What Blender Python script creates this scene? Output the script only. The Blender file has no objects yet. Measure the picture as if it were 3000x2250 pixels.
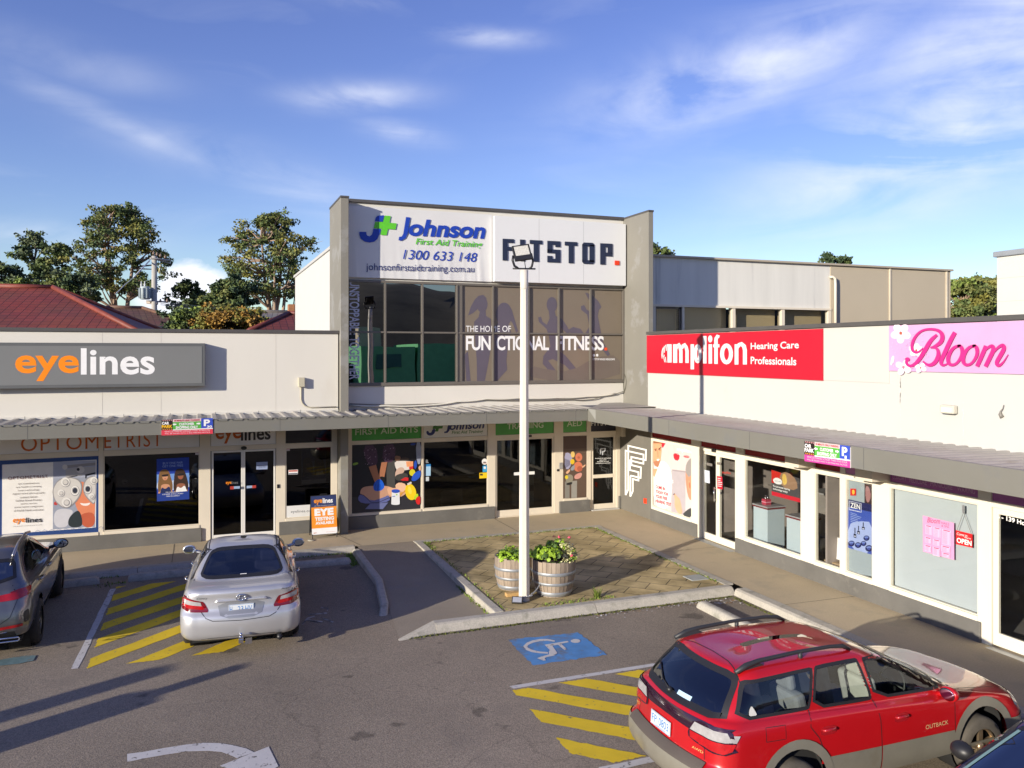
import bpy, bmesh, math, random
from mathutils import Vector, Matrix
from mathutils.geometry import tessellate_polygon, delaunay_2d_cdt
from mathutils.bvhtree import BVHTree
R = math.radians
random.seed(7)
scene = bpy.context.scene
COL = scene.collection

# ---------------------------------------------------------------- camera
FPX, CY, TH = 2372.0, 1033.0, R(21.09)          # measured on the 3000 x 2250 photograph
CAM = Vector((-11.343, -20.724, 4.5))           # x along the long facade, y into it, z up, origin at the inner corner
RIGHT = Vector((math.cos(TH), -math.sin(TH), 0)); FWD = Vector((math.sin(TH), math.cos(TH), 0))
cam = bpy.data.cameras.new('camera'); camo = bpy.data.objects.new('camera', cam); COL.objects.link(camo)
camo.location = CAM; camo.rotation_euler = (R(90), 0, -TH)
cam.sensor_width = 36; cam.lens = 36 * FPX / 3000; cam.shift_y = -(1125 - CY) / 3000
cam.clip_start = .1; cam.clip_end = 3000
scene.camera = camo

# ---------------------------------------------------------------- sky and sun
SUN_EL, SUN_AZ = R(13.2), math.atan2(-.89, -.455)
world = bpy.data.worlds.new('World'); scene.world = world; world.use_nodes = True
def build_world():
    nt = world.node_tree; N = nt.nodes; L = nt.links
    bg = N['Background']
    sky = N.new('ShaderNodeTexSky'); sky.sky_type = 'NISHITA'; sky.sun_disc = False
    sky.sun_elevation = SUN_EL; sky.sun_rotation = SUN_AZ % (2 * math.pi)
    sky.air_density = 1.0; sky.dust_density = .25; sky.ozone_density = 3.0
    hs = N.new('ShaderNodeHueSaturation'); hs.inputs['Saturation'].default_value = 1.08; hs.inputs['Hue'].default_value = .531; hs.inputs['Value'].default_value = 1.22
    L.new(sky.outputs[0], hs.inputs['Color'])
    tc = N.new('ShaderNodeTexCoord'); sep = N.new('ShaderNodeSeparateXYZ'); L.new(tc.outputs['Generated'], sep.inputs[0])
    def mth(op, a, b=None, clamp=False):
        n = N.new('ShaderNodeMath'); n.operation = op; n.use_clamp = clamp
        for i, v in enumerate((a, b)):
            if v is None: continue
            if isinstance(v, (int, float)): n.inputs[i].default_value = v
            else: L.new(v, n.inputs[i])
        return n.outputs[0]
    az = mth('ARCTAN2', sep.outputs[0], sep.outputs[1]); el = mth('ARCSINE', sep.outputs[2])
    comb = N.new('ShaderNodeCombineXYZ'); L.new(az, comb.inputs[0]); L.new(el, comb.inputs[1])
    def noise(scale, det, rough, sx, sy, rot, dist=0.0):
        mp = N.new('ShaderNodeMapping'); mp.inputs['Scale'].default_value = (sx, sy, 1); mp.inputs['Rotation'].default_value = (0, 0, rot)
        L.new(comb.outputs[0], mp.inputs[0])
        n = N.new('ShaderNodeTexNoise'); n.inputs['Scale'].default_value = scale; n.inputs['Detail'].default_value = det
        n.inputs['Roughness'].default_value = rough; n.inputs['Distortion'].default_value = dist
        L.new(mp.outputs[0], n.inputs['Vector']); return n.outputs['Fac']
    n1 = noise(3.6, 8, .52, 1, 3.8, R(9), .9)     # wispy cirrus
    n2 = noise(12, 6, .6, 1.6, 2.2, R(-12), .3)
    total = None
    # azimuth and elevation (deg from the facade normal), radii, tilt, strength of each cloud bank
    for (u, v, rx, ry, tilt, st, hard) in [
            (2200, 200, 420, 100, -12, 1.0, 0), (2030, 262, 190, 45, -10, 1.0, 0), (2800, 350, 440, 170, -22, 1.35, 0), (2950, 90, 420, 130, -15, 1.0, 0),
            (2750, 470, 420, 80, 8, .95, 0), (1425, 108, 150, 24, 3, .75, 0), (1050, 282, 170, 36, -4, .8, 0), (1190, 390, 110, 30, 8, .7, 0),
            (430, 400, 620, 34, 20, .36, 0), (800, 520, 420, 60, 14, .4, 0), (170, 170, 260, 50, 6, .3, 0), (60, 690, 260, 40, 0, .6, 0),
            (2600, 590, 260, 30, -4, .35, 0), (1100, 0, 160, 30, 0, .4, 0), (560, 830, 100, 60, 0, 1.1, 1), (640, 860, 70, 45, 0, .9, 1), (470, 880, 80, 45, 0, .7, 1)]:
        d = RIGHT * ((u - 1500) / FPX) + FWD + Vector((0, 0, -(v - CY) / FPX)); d.normalize()
        a0, e0 = math.atan2(d.x, d.y), math.asin(d.z); sx, sy = FPX / rx, FPX / ry
        da, de = mth('SUBTRACT', az, a0), mth('SUBTRACT', el, e0); c, s = math.cos(R(-tilt)), math.sin(R(-tilt))
        p = mth('ADD', mth('MULTIPLY', da, c * sx), mth('MULTIPLY', de, s * sx)); q = mth('ADD', mth('MULTIPLY', da, -s * sy), mth('MULTIPLY', de, c * sy))
        r2 = mth('ADD', mth('MULTIPLY', p, p), mth('MULTIPLY', q, q))
        g = mth('POWER', 2.718, mth('MULTIPLY', r2, -1.0))
        if hard:
            t = mth('MULTIPLY', mth('SUBTRACT', mth('ADD', g, mth('MULTIPLY', n2, .9)), .78), 3.2 * st, True)
        else:
            t = mth('MULTIPLY', g, mth('MULTIPLY', mth('SUBTRACT', mth('ADD', n1, mth('MULTIPLY', n2, .22)), .45, True), 2.3 * st), True)
        total = t if total is None else mth('MAXIMUM', total, t)
    far = mth('MULTIPLY', mth('SUBTRACT', n1, .55, True), .9)       # thin high cloud over the rest of the sky
    total = mth('MAXIMUM', total, mth('MULTIPLY', far, .5), True)
    mix = N.new('ShaderNodeMix'); mix.data_type = 'RGBA'; L.new(total, mix.inputs[0]); L.new(hs.outputs[0], mix.inputs[6]); mix.inputs[7].default_value = CLOUD
    L.new(mix.outputs[2], bg.inputs['Color']); bg.inputs['Strength'].default_value = SKY_STRENGTH
SKY_STRENGTH = .12; CLOUD = (6.6, 6.8, 7.4, 1)
build_world()
sun = bpy.data.lights.new('sun', 'SUN'); suno = bpy.data.objects.new('sun', sun); COL.objects.link(suno)
sun.energy = 5.0; sun.angle = R(.5); sun.color = (1, .905, .76)
SUN_DIR = Vector((.89 * math.cos(SUN_EL), .455 * math.cos(SUN_EL), -math.sin(SUN_EL)))
suno.rotation_euler = SUN_DIR.to_track_quat('-Z', 'Y').to_euler(); suno.location = (-40, -30, 30)
scene.view_settings.view_transform = 'Standard'; scene.view_settings.look = 'None'
scene.view_settings.exposure = .42; scene.view_settings.gamma = 1
scene.cycles.max_bounces = 8; scene.cycles.transparent_max_bounces = 12; scene.cycles.caustics_reflective = False; scene.cycles.caustics_refractive = False
scene.cycles.sample_clamp_indirect = 6

# ---------------------------------------------------------------- measuring: photograph -> real planes of the place
def ray(u, v): return RIGHT * ((u - 1500) / FPX) + FWD + Vector((0, 0, -(v - CY) / FPX))
def on_y(u, v, y=0.0): d = ray(u, v); return CAM + d * ((y - CAM.y) / d.y)       # planes parallel to the long facade
def on_x(u, v, x=0.0): d = ray(u, v); return CAM + d * ((x - CAM.x) / d.x)       # planes parallel to the side wing
def on_z(u, v, z=0.0): d = ray(u, v); return CAM + d * ((z - CAM.z) / d.z)       # level ground
def at_depth(u, v, dep): return CAM + ray(u, v) * dep
CR = {'A': (0, 550, .4521), 'B': (950, 550, .4521), 'C': (1850, 600, .5199), 'D': (0, 1150, .4521), 'E': (950, 1150, .4521), 'F': (1800, 1200, .5425), 'G': (0, 1500, .4521),
      'i': (1420, 1220, .19892), 'j': (1880, 1260, .23503), 'k': (2280, 1260, .31343), 'l': (2560, 1380, .31339), 'm': (0, 1540, .25316), 'q': (1400, 1780, .28329),
      'r': (200, 2000, .31646), 't': (0, 580, .22604), 'u': (480, 580, .22604), 'v': (1900, 700, .22604), 'w': (2350, 700, .29385), 'x': (1000, 800, .21097), 'y': (0, 1200, .22901),
      'z': (440, 1200, .25316), 'e': (1020, 1240, .19892), 'f': (930, 1150, .18083), 'g': (900, 1380, .18083), 'h': (1400, 1560, .18083), 'a': (1700, 1100, .18083), 'b': (1450, 700, .18083), 'c': (840, 560, .18083)}
def S(c, x, y): a = CR[c]; return a[0] + x * a[2], a[1] + y * a[2]

# ---------------------------------------------------------------- materials
def lin(r, g, b):
    f = lambda c: (c / 255) / 12.92 if c <= 10 else ((c / 255 + .055) / 1.055) ** 2.4
    return (f(r), f(g), f(b))
_M = {}
def mat(name, c, rough=.6, metal=0, var=.10, scale=2.0, bump=0.0, bscale=60, coat=0, spec=.5, stretch=(1, 1, 1), fine=0.0, stain=None, emis=0):
    if name in _M: return _M[name]
    m = bpy.data.materials.new(name); _M[name] = m; m.use_nodes = True
    nt = m.node_tree; N, L = nt.nodes, nt.links; b = N['Principled BSDF']
    b.inputs['Roughness'].default_value = rough; b.inputs['Metallic'].default_value = metal
    b.inputs['Coat Weight'].default_value = coat; b.inputs['Coat Roughness'].default_value = .03; b.inputs['Specular IOR Level'].default_value = spec
    col = None
    if var or bump or fine or stain:
        g = N.new('ShaderNodeNewGeometry'); mp = N.new('ShaderNodeMapping'); mp.inputs['Scale'].default_value = stretch; L.new(g.outputs['Position'], mp.inputs[0])
        def noise(sc, det=5, rg=.6):
            n = N.new('ShaderNodeTexNoise'); n.inputs['Scale'].default_value = sc; n.inputs['Detail'].default_value = det; n.inputs['Roughness'].default_value = rg
            L.new(mp.outputs[0], n.inputs['Vector']); return n.outputs['Fac']
        def mixc(f, a, bb):
            x = N.new('ShaderNodeMix'); x.data_type = 'RGBA'; L.new(f, x.inputs[0])
            for i, v in ((6, a), (7, bb)):
                if isinstance(v, tuple): x.inputs[i].default_value = (*v[:3], 1)
                else: L.new(v, x.inputs[i])
            return x.outputs[2]
        def ramp(f, lo, hi):
            x = N.new('ShaderNodeMapRange'); x.inputs[1].default_value = lo; x.inputs[2].default_value = hi; L.new(f, x.inputs[0]); return x.outputs[0]
        lo, hi = tuple(k * (1 - var) for k in c), tuple(min(1, k * (1 + var)) for k in c)
        col = mixc(ramp(noise(scale), .3, .7), lo, hi)
        if fine:
            col2 = mixc(ramp(noise(bscale, 2, .5), .35, .65), tuple(k * (1 - fine) for k in c), tuple(k * (1 + fine) for k in c))
            x = N.new('ShaderNodeMix'); x.data_type = 'RGBA'; x.inputs[0].default_value = .5; L.new(col, x.inputs[6]); L.new(col2, x.inputs[7]); col = x.outputs[2]
        if stain:      # (colour, scale, lo, hi): worn or dirty patches
            sc, s_, l_, h_ = stain
            col = mixc(ramp(noise(s_, 8, .65), l_, h_), col, sc)
        L.new(col, b.inputs['Base Color'])
        if bump:
            bp = N.new('ShaderNodeBump'); bp.inputs['Strength'].default_value = bump; bp.inputs['Distance'].default_value = .01
            L.new(noise(bscale, 3, .6), bp.inputs['Height']); L.new(bp.outputs[0], b.inputs['Normal'])
    else: b.inputs['Base Color'].default_value = (*c, 1)
    if emis: b.inputs['Emission Color'].default_value = (*c, 1); b.inputs['Emission Strength'].default_value = emis
    return m
def glass(name, tint, refl=.06, rough=0.0, ior=1.5):
    if name in _M: return _M[name]
    m = bpy.data.materials.new(name); _M[name] = m; m.use_nodes = True; nt = m.node_tree; N, L = nt.nodes, nt.links
    N.remove(N['Principled BSDF'])
    tr = N.new('ShaderNodeBsdfTransparent'); tr.inputs[0].default_value = (*tint, 1)
    gl = N.new('ShaderNodeBsdfGlossy'); gl.inputs['Roughness'].default_value = rough; gl.inputs[0].default_value = (1, 1, 1, 1)
    ge = N.new('ShaderNodeNewGeometry'); dt = N.new('ShaderNodeVectorMath'); dt.operation = 'DOT_PRODUCT'; L.new(ge.outputs['Normal'], dt.inputs[0]); L.new(ge.outputs['Incoming'], dt.inputs[1])
    def mth(op, a, b=0.0):      # Schlick reflectance, the same from both sides of the pane
        n = N.new('ShaderNodeMath'); n.operation = op; n.use_clamp = op == 'ADD'
        for i, v in enumerate((a, b)):
            if isinstance(v, (int, float)): n.inputs[i].default_value = v
            else: L.new(v, n.inputs[i])
        return n.outputs[0]
    ad = mth('ADD', mth('MULTIPLY', mth('POWER', mth('SUBTRACT', 1.0, mth('ABSOLUTE', dt.outputs['Value'])), 5.0), .9), refl)
    # very slight waviness so that reflections are not perfect
    g = N.new('ShaderNodeNewGeometry'); n = N.new('ShaderNodeTexNoise'); n.inputs['Scale'].default_value = .8; n.inputs['Detail'].default_value = 1; L.new(g.outputs['Position'], n.inputs['Vector'])
    bp = N.new('ShaderNodeBump'); bp.inputs['Strength'].default_value = .05; bp.inputs['Distance'].default_value = .05; L.new(n.outputs['Fac'], bp.inputs['Height']); L.new(bp.outputs[0], gl.inputs['Normal'])
    mx = N.new('ShaderNodeMixShader'); L.new(ad, mx.inputs[0]); L.new(tr.outputs[0], mx.inputs[1]); L.new(gl.outputs[0], mx.inputs[2])
    L.new(mx.outputs[0], N['Material Output'].inputs[0]); return m
def flat(r, g, b, rough=.5, k=1.0):             # print / vinyl / paint of one colour, given as sRGB
    c = tuple(x * k for x in lin(r, g, b)); return mat('print_%d_%d_%d_%d' % (r, g, b, int(rough * 10)), c, rough, var=.04, scale=6)

# ---------------------------------------------------------------- mesh helpers
ORG = {}
class MB:
    def __init__(s): s.v, s.f, s.m, s.sm, s.uv = [], [], [], [], {}
    def add(s, vs, fs, mi=0, smooth=False):
        o = len(s.v); s.v += [Vector(p) for p in vs]
        for f in fs: s.f.append(tuple(i + o for i in f)); s.m.append(mi); s.sm.append(smooth)
        return s
    def box(s, x0, x1, y0, y1, z0, z1, mi=0):
        x0, x1 = sorted((x0, x1)); y0, y1 = sorted((y0, y1)); z0, z1 = sorted((z0, z1))
        return s.add([(x, y, z) for z in (z0, z1) for y in (y0, y1) for x in (x0, x1)], [(0, 2, 3, 1), (4, 5, 7, 6), (0, 1, 5, 4), (2, 6, 7, 3), (0, 4, 6, 2), (1, 3, 7, 5)], mi)
    def obox(s, M, sx, sy, sz, mi=0):
        return s.add([M @ Vector((x * sx / 2, y * sy / 2, z * sz / 2)) for z in (-1, 1) for y in (-1, 1) for x in (-1, 1)], [(0, 2, 3, 1), (4, 5, 7, 6), (0, 1, 5, 4), (2, 6, 7, 3), (0, 4, 6, 2), (1, 3, 7, 5)], mi)
    def poly(s, pts, mi=0):
        pts = [Vector(p) for p in pts]; return s.add(pts, [tuple(t) for t in tessellate_polygon([pts])], mi)
    def prism(s, a, b, mi=0, smooth=False):      # two matching loops
        n = len(a); a = [Vector(p) for p in a]; b = [Vector(p) for p in b]
        s.add(a + b, [(i, (i + 1) % n, n + (i + 1) % n, n + i) for i in range(n)], mi, smooth)
        s.poly(a, mi); return s.poly(b, mi)
    def tube(s, pts, r, n=8, mi=0, cap=True):
        pts = [Vector(p) for p in pts]; rs = r if isinstance(r, (list, tuple)) else [r] * len(pts); vs, fs = [], []
        up = None
        for i, p in enumerate(pts):
            t = (pts[min(i + 1, len(pts) - 1)] - pts[max(i - 1, 0)]).normalized()
            if up is None: up = t.orthogonal().normalized()
            up = (up - t * up.dot(t)); up = up.normalized() if up.length > 1e-6 else t.orthogonal().normalized()
            sd = t.cross(up)
            vs += [p + (up * math.cos(2 * math.pi * k / n) + sd * math.sin(2 * math.pi * k / n)) * rs[i] for k in range(n)]
        for i in range(len(pts) - 1): fs += [(i * n + k, i * n + (k + 1) % n, (i + 1) * n + (k + 1) % n, (i + 1) * n + k) for k in range(n)]
        if cap: fs += [tuple(range(n))[::-1], tuple((len(pts) - 1) * n + k for k in range(n))]
        return s.add(vs, fs, mi, n > 5)
    def lathe(s, prof, c, n=24, mi=0, axis='z', smooth=True, a0=0, sx=1, sy=1, cap=True):
        vs, fs = [], []; c = Vector(c)
        for r, h in prof:
            for k in range(n):
                a = a0 + 2 * math.pi * k / n; p = (r * math.cos(a) * sx, r * math.sin(a) * sy, h)
                vs.append(c + (Vector(p) if axis == 'z' else Vector((p[0], p[2], p[1])) if axis == 'y' else Vector((p[2], p[0], p[1]))))
        m = len(prof)
        for i in range(m - 1): fs += [(i * n + k, i * n + (k + 1) % n, (i + 1) * n + (k + 1) % n, (i + 1) * n + k) for k in range(n)]
        if cap and prof[0][0] > 1e-5: fs.append(tuple(range(n))[::-1])
        if cap and prof[-1][0] > 1e-5: fs.append(tuple((m - 1) * n + k for k in range(n)))
        return s.add(vs, fs, mi, smooth)
    def ball(s, c, rx, ry, rz, n=12, m=8, mi=0, M=None):
        vs, fs = [], []; c = Vector(c)
        for i in range(m + 1):
            ph = math.pi * i / m
            for k in range(n):
                a = 2 * math.pi * k / n; p = Vector((rx * math.sin(ph) * math.cos(a), ry * math.sin(ph) * math.sin(a), rz * math.cos(ph))); vs.append(c + (M @ p if M else p))
        for i in range(m): fs += [(i * n + k, (i + 1) * n + k, (i + 1) * n + (k + 1) % n, i * n + (k + 1) % n) for k in range(n)]
        return s.add(vs, fs, mi, True)
    def slope(s, pts, mi=0, per=(.3, .35)):      # roof face with tile UVs
        pts = [Vector(p) for p in pts]; n = (pts[1] - pts[0]).cross(pts[2] - pts[0]).normalized()
        if n.z < 0: n = -n
        h = Vector((0, 0, 1)).cross(n).normalized(); u = n.cross(h)
        i0 = len(s.f); s.add(pts, [tuple(range(len(pts)))], mi); s.uv[i0] = [(p.dot(h) / per[0], p.dot(u) / per[1]) for p in pts]; return s
    def build(s, name, mats, parent=None, loc=None, bevel=0, seg=2, weld=False, autosmooth=False):
        mats = mats if isinstance(mats, (list, tuple)) else [mats]
        if parent is not None: o0 = ORG[parent.name]
        elif loc is not None: o0 = Vector(loc)
        else:
            lo = Vector([min(p[i] for p in s.v) for i in range(3)]); hi = Vector([max(p[i] for p in s.v) for i in range(3)]); o0 = Vector(((lo.x + hi.x) / 2, (lo.y + hi.y) / 2, lo.z))
        me = bpy.data.meshes.new(name); me.from_pydata([p - o0 for p in s.v], [], s.f)
        for m in mats: me.materials.append(m)
        me.polygons.foreach_set('material_index', s.m); me.polygons.foreach_set('use_smooth', s.sm)
        if s.uv:
            uvl = me.uv_layers.new(name='UVMap')
            for fi, uvs in s.uv.items():
                for li, w in zip(me.polygons[fi].loop_indices, uvs): uvl.data[li].uv = w
        me.update()
        if weld or bevel:
            bm = bmesh.new(); bm.from_mesh(me); bmesh.ops.remove_doubles(bm, verts=bm.verts, dist=1e-5); bmesh.ops.recalc_face_normals(bm, faces=bm.faces); bm.to_mesh(me); bm.free()
        o = bpy.data.objects.new(name, me); COL.objects.link(o)
        if parent is not None: o.parent = parent
        else: o.location = o0
        ORG[o.name] = o0
        if bevel:
            b = o.modifiers.new('b', 'BEVEL'); b.width = bevel; b.segments = seg; b.limit_method = 'ANGLE'; b.angle_limit = R(40)
        return o
def box(name, m, x0, x1, y0, y1, z0, z1, parent=None, bevel=0): return MB().box(x0, x1, y0, y1, z0, z1).build(name, m, parent, bevel=bevel)
def tag(o, label=None, cat=None, group=None, kind=None):
    for k, v in (('label', label), ('category', cat), ('group', group), ('kind', kind)):
        if v: o[k] = v
    return o
def thing(name, label, cat, loc=(0, 0, 0), group=None):
    o = bpy.data.objects.new(name, None); COL.objects.link(o); o.location = loc; o.empty_display_size = .2; ORG[o.name] = Vector(loc)
    return tag(o, label, cat, group)
def dup(o, loc=None, rotz=None, label=None, group=None, parent=None):
    c = o.copy(); COL.objects.link(c); ORG[c.name] = ORG[o.name]
    if parent is not None: c.parent = parent
    if loc is not None: c.location = loc
    if rotz is not None: c.rotation_euler.z = rotz
    if label: c['label'] = label
    if group: c['group'] = group
    for ch in list(o.children): dup(ch, parent=c)
    return c

# ---------------------------------------------------------------- lettering and printed pictures
_T = {}
def text2d(s, bold=0, shear=0, space=1.0, extr=0, keep=False):
    k = (s, bold, shear, space, extr)
    if k not in _T:
        cu = bpy.data.curves.new('t', 'FONT'); cu.body = s; cu.offset = bold; cu.shear = shear; cu.space_character = space; cu.resolution_u = 4; cu.extrude = extr
        o = bpy.data.objects.new('t', cu); me = o.to_mesh(); vs = [v.co.copy() for v in me.vertices]; fs = [tuple(p.vertices) for p in me.polygons]
        o.to_mesh_clear(); bpy.data.objects.remove(o); bpy.data.curves.remove(cu)
        x0, x1 = min(v.x for v in vs), max(v.x for v in vs); y0, y1 = min(v.y for v in vs), max(v.y for v in vs)
        _T[k] = ([((v.x - x0) / (x1 - x0), (v.y - y0) / (y1 - y0), v.z) for v in vs], fs)
    return _T[k]
def letters(mb, s, O, U, V, mi=0, lift=0.0, depth=0.0, **kw):   # O lower left corner, U along the line, V up; stretched to fill that rectangle
    O, U, V = Vector(O), Vector(U), Vector(V); n = U.cross(V).normalized(); ex = .5 if depth else 0
    vs, fs = text2d(s, extr=ex, **kw); mb.add([O + U * a + V * b + n * (lift + (w + ex) * depth) for a, b, w in vs], fs, mi); return mb
def txt_y(mb, s, x0, x1, z0, z1, y, mi=0, depth=0, **kw): return letters(mb, s, (x0, y, z0), (x1 - x0, 0, 0), (0, 0, z1 - z0), mi, 0, depth, **kw)
def txt_x(mb, s, ya, yb, z0, z1, x, mi=0, depth=0, **kw): return letters(mb, s, (x, ya, z0), (0, yb - ya, 0), (0, 0, z1 - z0), mi, 0, depth, **kw)
class Pic:
    """A printed picture: flat coloured shapes laid in order on one real plane, each a fraction of a millimetre above the last."""
    def __init__(s, crop, axis, at, step=.0002): s.c, s.ax, s.at, s.n, s.mb, s.mats, s.st = crop, axis, at, 0, MB(), [], step
    def P(s, x, y, n=None):
        u, v = S(s.c, x, y); n = s.n if n is None else n
        return (on_y if s.ax == 'y' else on_x)(u, v, s.at) + Vector((0, -n * s.st, 0) if s.ax == 'y' else (-n * s.st, 0, 0))
    def mi(s, m):
        if m not in s.mats: s.mats.append(m)
        return s.mats.index(m)
    def poly(s, pts, m): s.n += 1; s.mb.poly([s.P(*p) for p in pts], s.mi(m)); return s
    def blob(s, pts, m, it=2):                   # rounded polygon
        for _ in range(it):
            q = []
            for i in range(len(pts)):
                a, b = pts[i], pts[(i + 1) % len(pts)]; q += [(a[0] * .75 + b[0] * .25, a[1] * .75 + b[1] * .25), (a[0] * .25 + b[0] * .75, a[1] * .25 + b[1] * .75)]
            pts = q
        return s.poly(pts, m)
    def ell(s, cx, cy, rx, ry, m, rot=0, n=22):
        c, sn = math.cos(R(rot)), math.sin(R(rot))
        return s.poly([(cx + rx * math.cos(t) * c - ry * math.sin(t) * sn, cy + rx * math.cos(t) * sn + ry * math.sin(t) * c) for t in [2 * math.pi * k / n for k in range(n)]], m)
    def line(s, pts, w, m, closed=False):        # ribbon with mitred joints, widths in crop pixels
        if closed: pts = pts + pts[:2]
        ws = w if isinstance(w, (list, tuple)) else [w] * len(pts); L_, R_ = [], []
        for i, p in enumerate(pts):
            a, b = pts[max(i - 1, 0)], pts[min(i + 1, len(pts) - 1)]
            d1 = Vector((p[0] - a[0], p[1] - a[1])); d2 = Vector((b[0] - p[0], b[1] - p[1]))
            d1 = d1.normalized() if d1.length > 0 else d2.normalized(); d2 = d2.normalized() if d2.length > 0 else d1
            n1, n2 = Vector((-d1.y, d1.x)), Vector((-d2.y, d2.x)); mt = (n1 + n2); mt = mt.normalized() if mt.length > .1 else n1
            k = ws[i] / 2 / max(.35, mt.dot(n1)); L_.append((p[0] + mt.x * k, p[1] + mt.y * k)); R_.append((p[0] - mt.x * k, p[1] - mt.y * k))
        s.n += 1
        vs = [s.P(*p) for p in L_] + [s.P(*p) for p in R_]; n = len(pts)
        s.mb.add(vs, [(i, i + 1, n + i + 1, n + i) for i in range(n - 1)], s.mi(m)); return s
    def text(s, t, x, y, w, h, m, rise=0.0, rx=0.0, **kw):       # lower left corner at (x, y) in crop pixels, w along, h up; rise = pixels climbed along the line
        s.n += 1; O = s.P(x, y); letters(s.mb, t, O, s.P(x + w, y - rise) - O, s.P(x + rx, y - h) - O, s.mi(m), **kw); return s
    def build(s, name, parent=None): return s.mb.build(name, s.mats, parent)
    def part(s, name, parent): o = s.build(name, parent); s.mb, s.mats = MB(), []; return s
# Pic on level ground as well
_P0 = Pic.P
def _P(s, x, y, n=None):
    if s.ax != 'z': return _P0(s, x, y, n)
    u, v = S(s.c, x, y); return on_z(u, v, s.at) + Vector((0, 0, (s.n if n is None else n) * s.st))
Pic.P = _P

# ---------------------------------------------------------------- materials of the place
asphalt = mat('asphalt', (.27, .222, .165), .88, var=.16, scale=.55, bump=.6, bscale=70, fine=.6, stain=((.205, .172, .135), .8, .56, .78))
ramp_m = mat('ramp asphalt', (.29, .245, .185), .9, var=.14, scale=1.2, bump=.35, bscale=80, fine=.3, stain=((.26, .24, .2), 1.6, .56, .72))
concrete = mat('footpath concrete', (.48, .395, .265), .85, var=.12, scale=.9, bump=.12, bscale=40, fine=.12, stain=((.36, .31, .23), 1.1, .54, .74))
kerb_m = mat('kerb concrete', (.44, .41, .345), .85, var=.14, scale=2.5, bump=.3, bscale=45, fine=.2, stain=((.27, .26, .21), 4, .52, .7))
white_wall = mat('cream render', (.67, .645, .575), .75, var=.03, scale=.5, bump=.10, bscale=45, stretch=(1, 1, .35), stain=((.60, .56, .485), .9, .60, .85))
wing_wall = mat('white render', (.52, .515, .485), .75, var=.02, scale=.5, bump=.06, bscale=40, stain=((.48, .465, .425), 1.3, .63, .85))
stained_wall = mat('streaked render', (.70, .685, .625), .8, var=.08, scale=1.4, stretch=(1.4, 1.4, .10), stain=((.42, .42, .40), 1.7, .58, .78))
beige_wall = mat('beige panel', (.50, .43, .315), .7, var=.03, scale=.6, bump=.05)
cap_m = mat('dark capping', (.085, .080, .075), .45, var=.1, scale=3)
fascia_m = mat('grey fascia', (.185, .18, .155), .5, var=.06, scale=.8, stain=((.17, .17, .16), 1.6, .56, .72))
fin_m = mat('grey render', (.215, .205, .175), .7, var=.06, scale=.7, bump=.05, stain=((.26, .255, .235), .9, .56, .62))
plinth_m = mat('charcoal plinth', (.135, .13, .118), .75, var=.14, scale=1.6, bump=.15, bscale=50, stain=((.19, .18, .16), 2.2, .6, .72))
trim = mat('cream frame', (.71, .64, .515), .45, var=.03, scale=2)
whitefr = mat('white frame', (.74, .73, .69), .4, var=.02)
bronze = mat('bronze frame', (.075, .066, .058), .4, var=.06, scale=4)
sheet_m = mat('zinc sheeting', (.38, .36, .33), .55, .25, var=.12, scale=1.4, stain=((.30, .27, .23), 2.2, .55, .72))
cream_soffit = mat('soffit board', (.45, .42, .36), .8, var=.04)
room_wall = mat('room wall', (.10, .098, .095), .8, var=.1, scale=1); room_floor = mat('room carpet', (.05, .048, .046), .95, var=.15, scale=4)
pane_dark = glass('tinted shop glass', (.30, .30, .30), .035); pane_clear = glass('clear shop glass', (.92, .93, .93), .02)
pane_upper = glass('dark upper glass', (.03, .03, .035), .32)
steel = mat('galvanised steel', (.45, .46, .47), .4, .7, var=.1, scale=5); chrome = mat('chrome', (.75, .76, .78), .12, 1, var=0)
black = mat('black plastic', (.018, .018, .02), .45, var=.1); rubber = mat('rubber', (.028, .026, .025), .85, var=.2, scale=12, bump=.1)
white_p = mat('worn white paint', (.58, .56, .53), .8, var=.06, scale=5, stain=((.16, .15, .135), 9, .57, .63))
faint_p = mat('faint white paint', (.42, .41, .40), .8, var=.06, scale=5, stain=((.15, .142, .13), 7, .46, .54))
yellow_p = mat('yellow paint', (.78, .55, .02), .75, var=.10, scale=2.5, bump=.3, bscale=90, stain=((.17, .15, .12), 13, .635, .67))
blue_p = mat('worn blue paint', (.085, .255, .53), .8, var=.15, scale=4, stain=((.155, .15, .14), 2.6, .52, .68))

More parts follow.
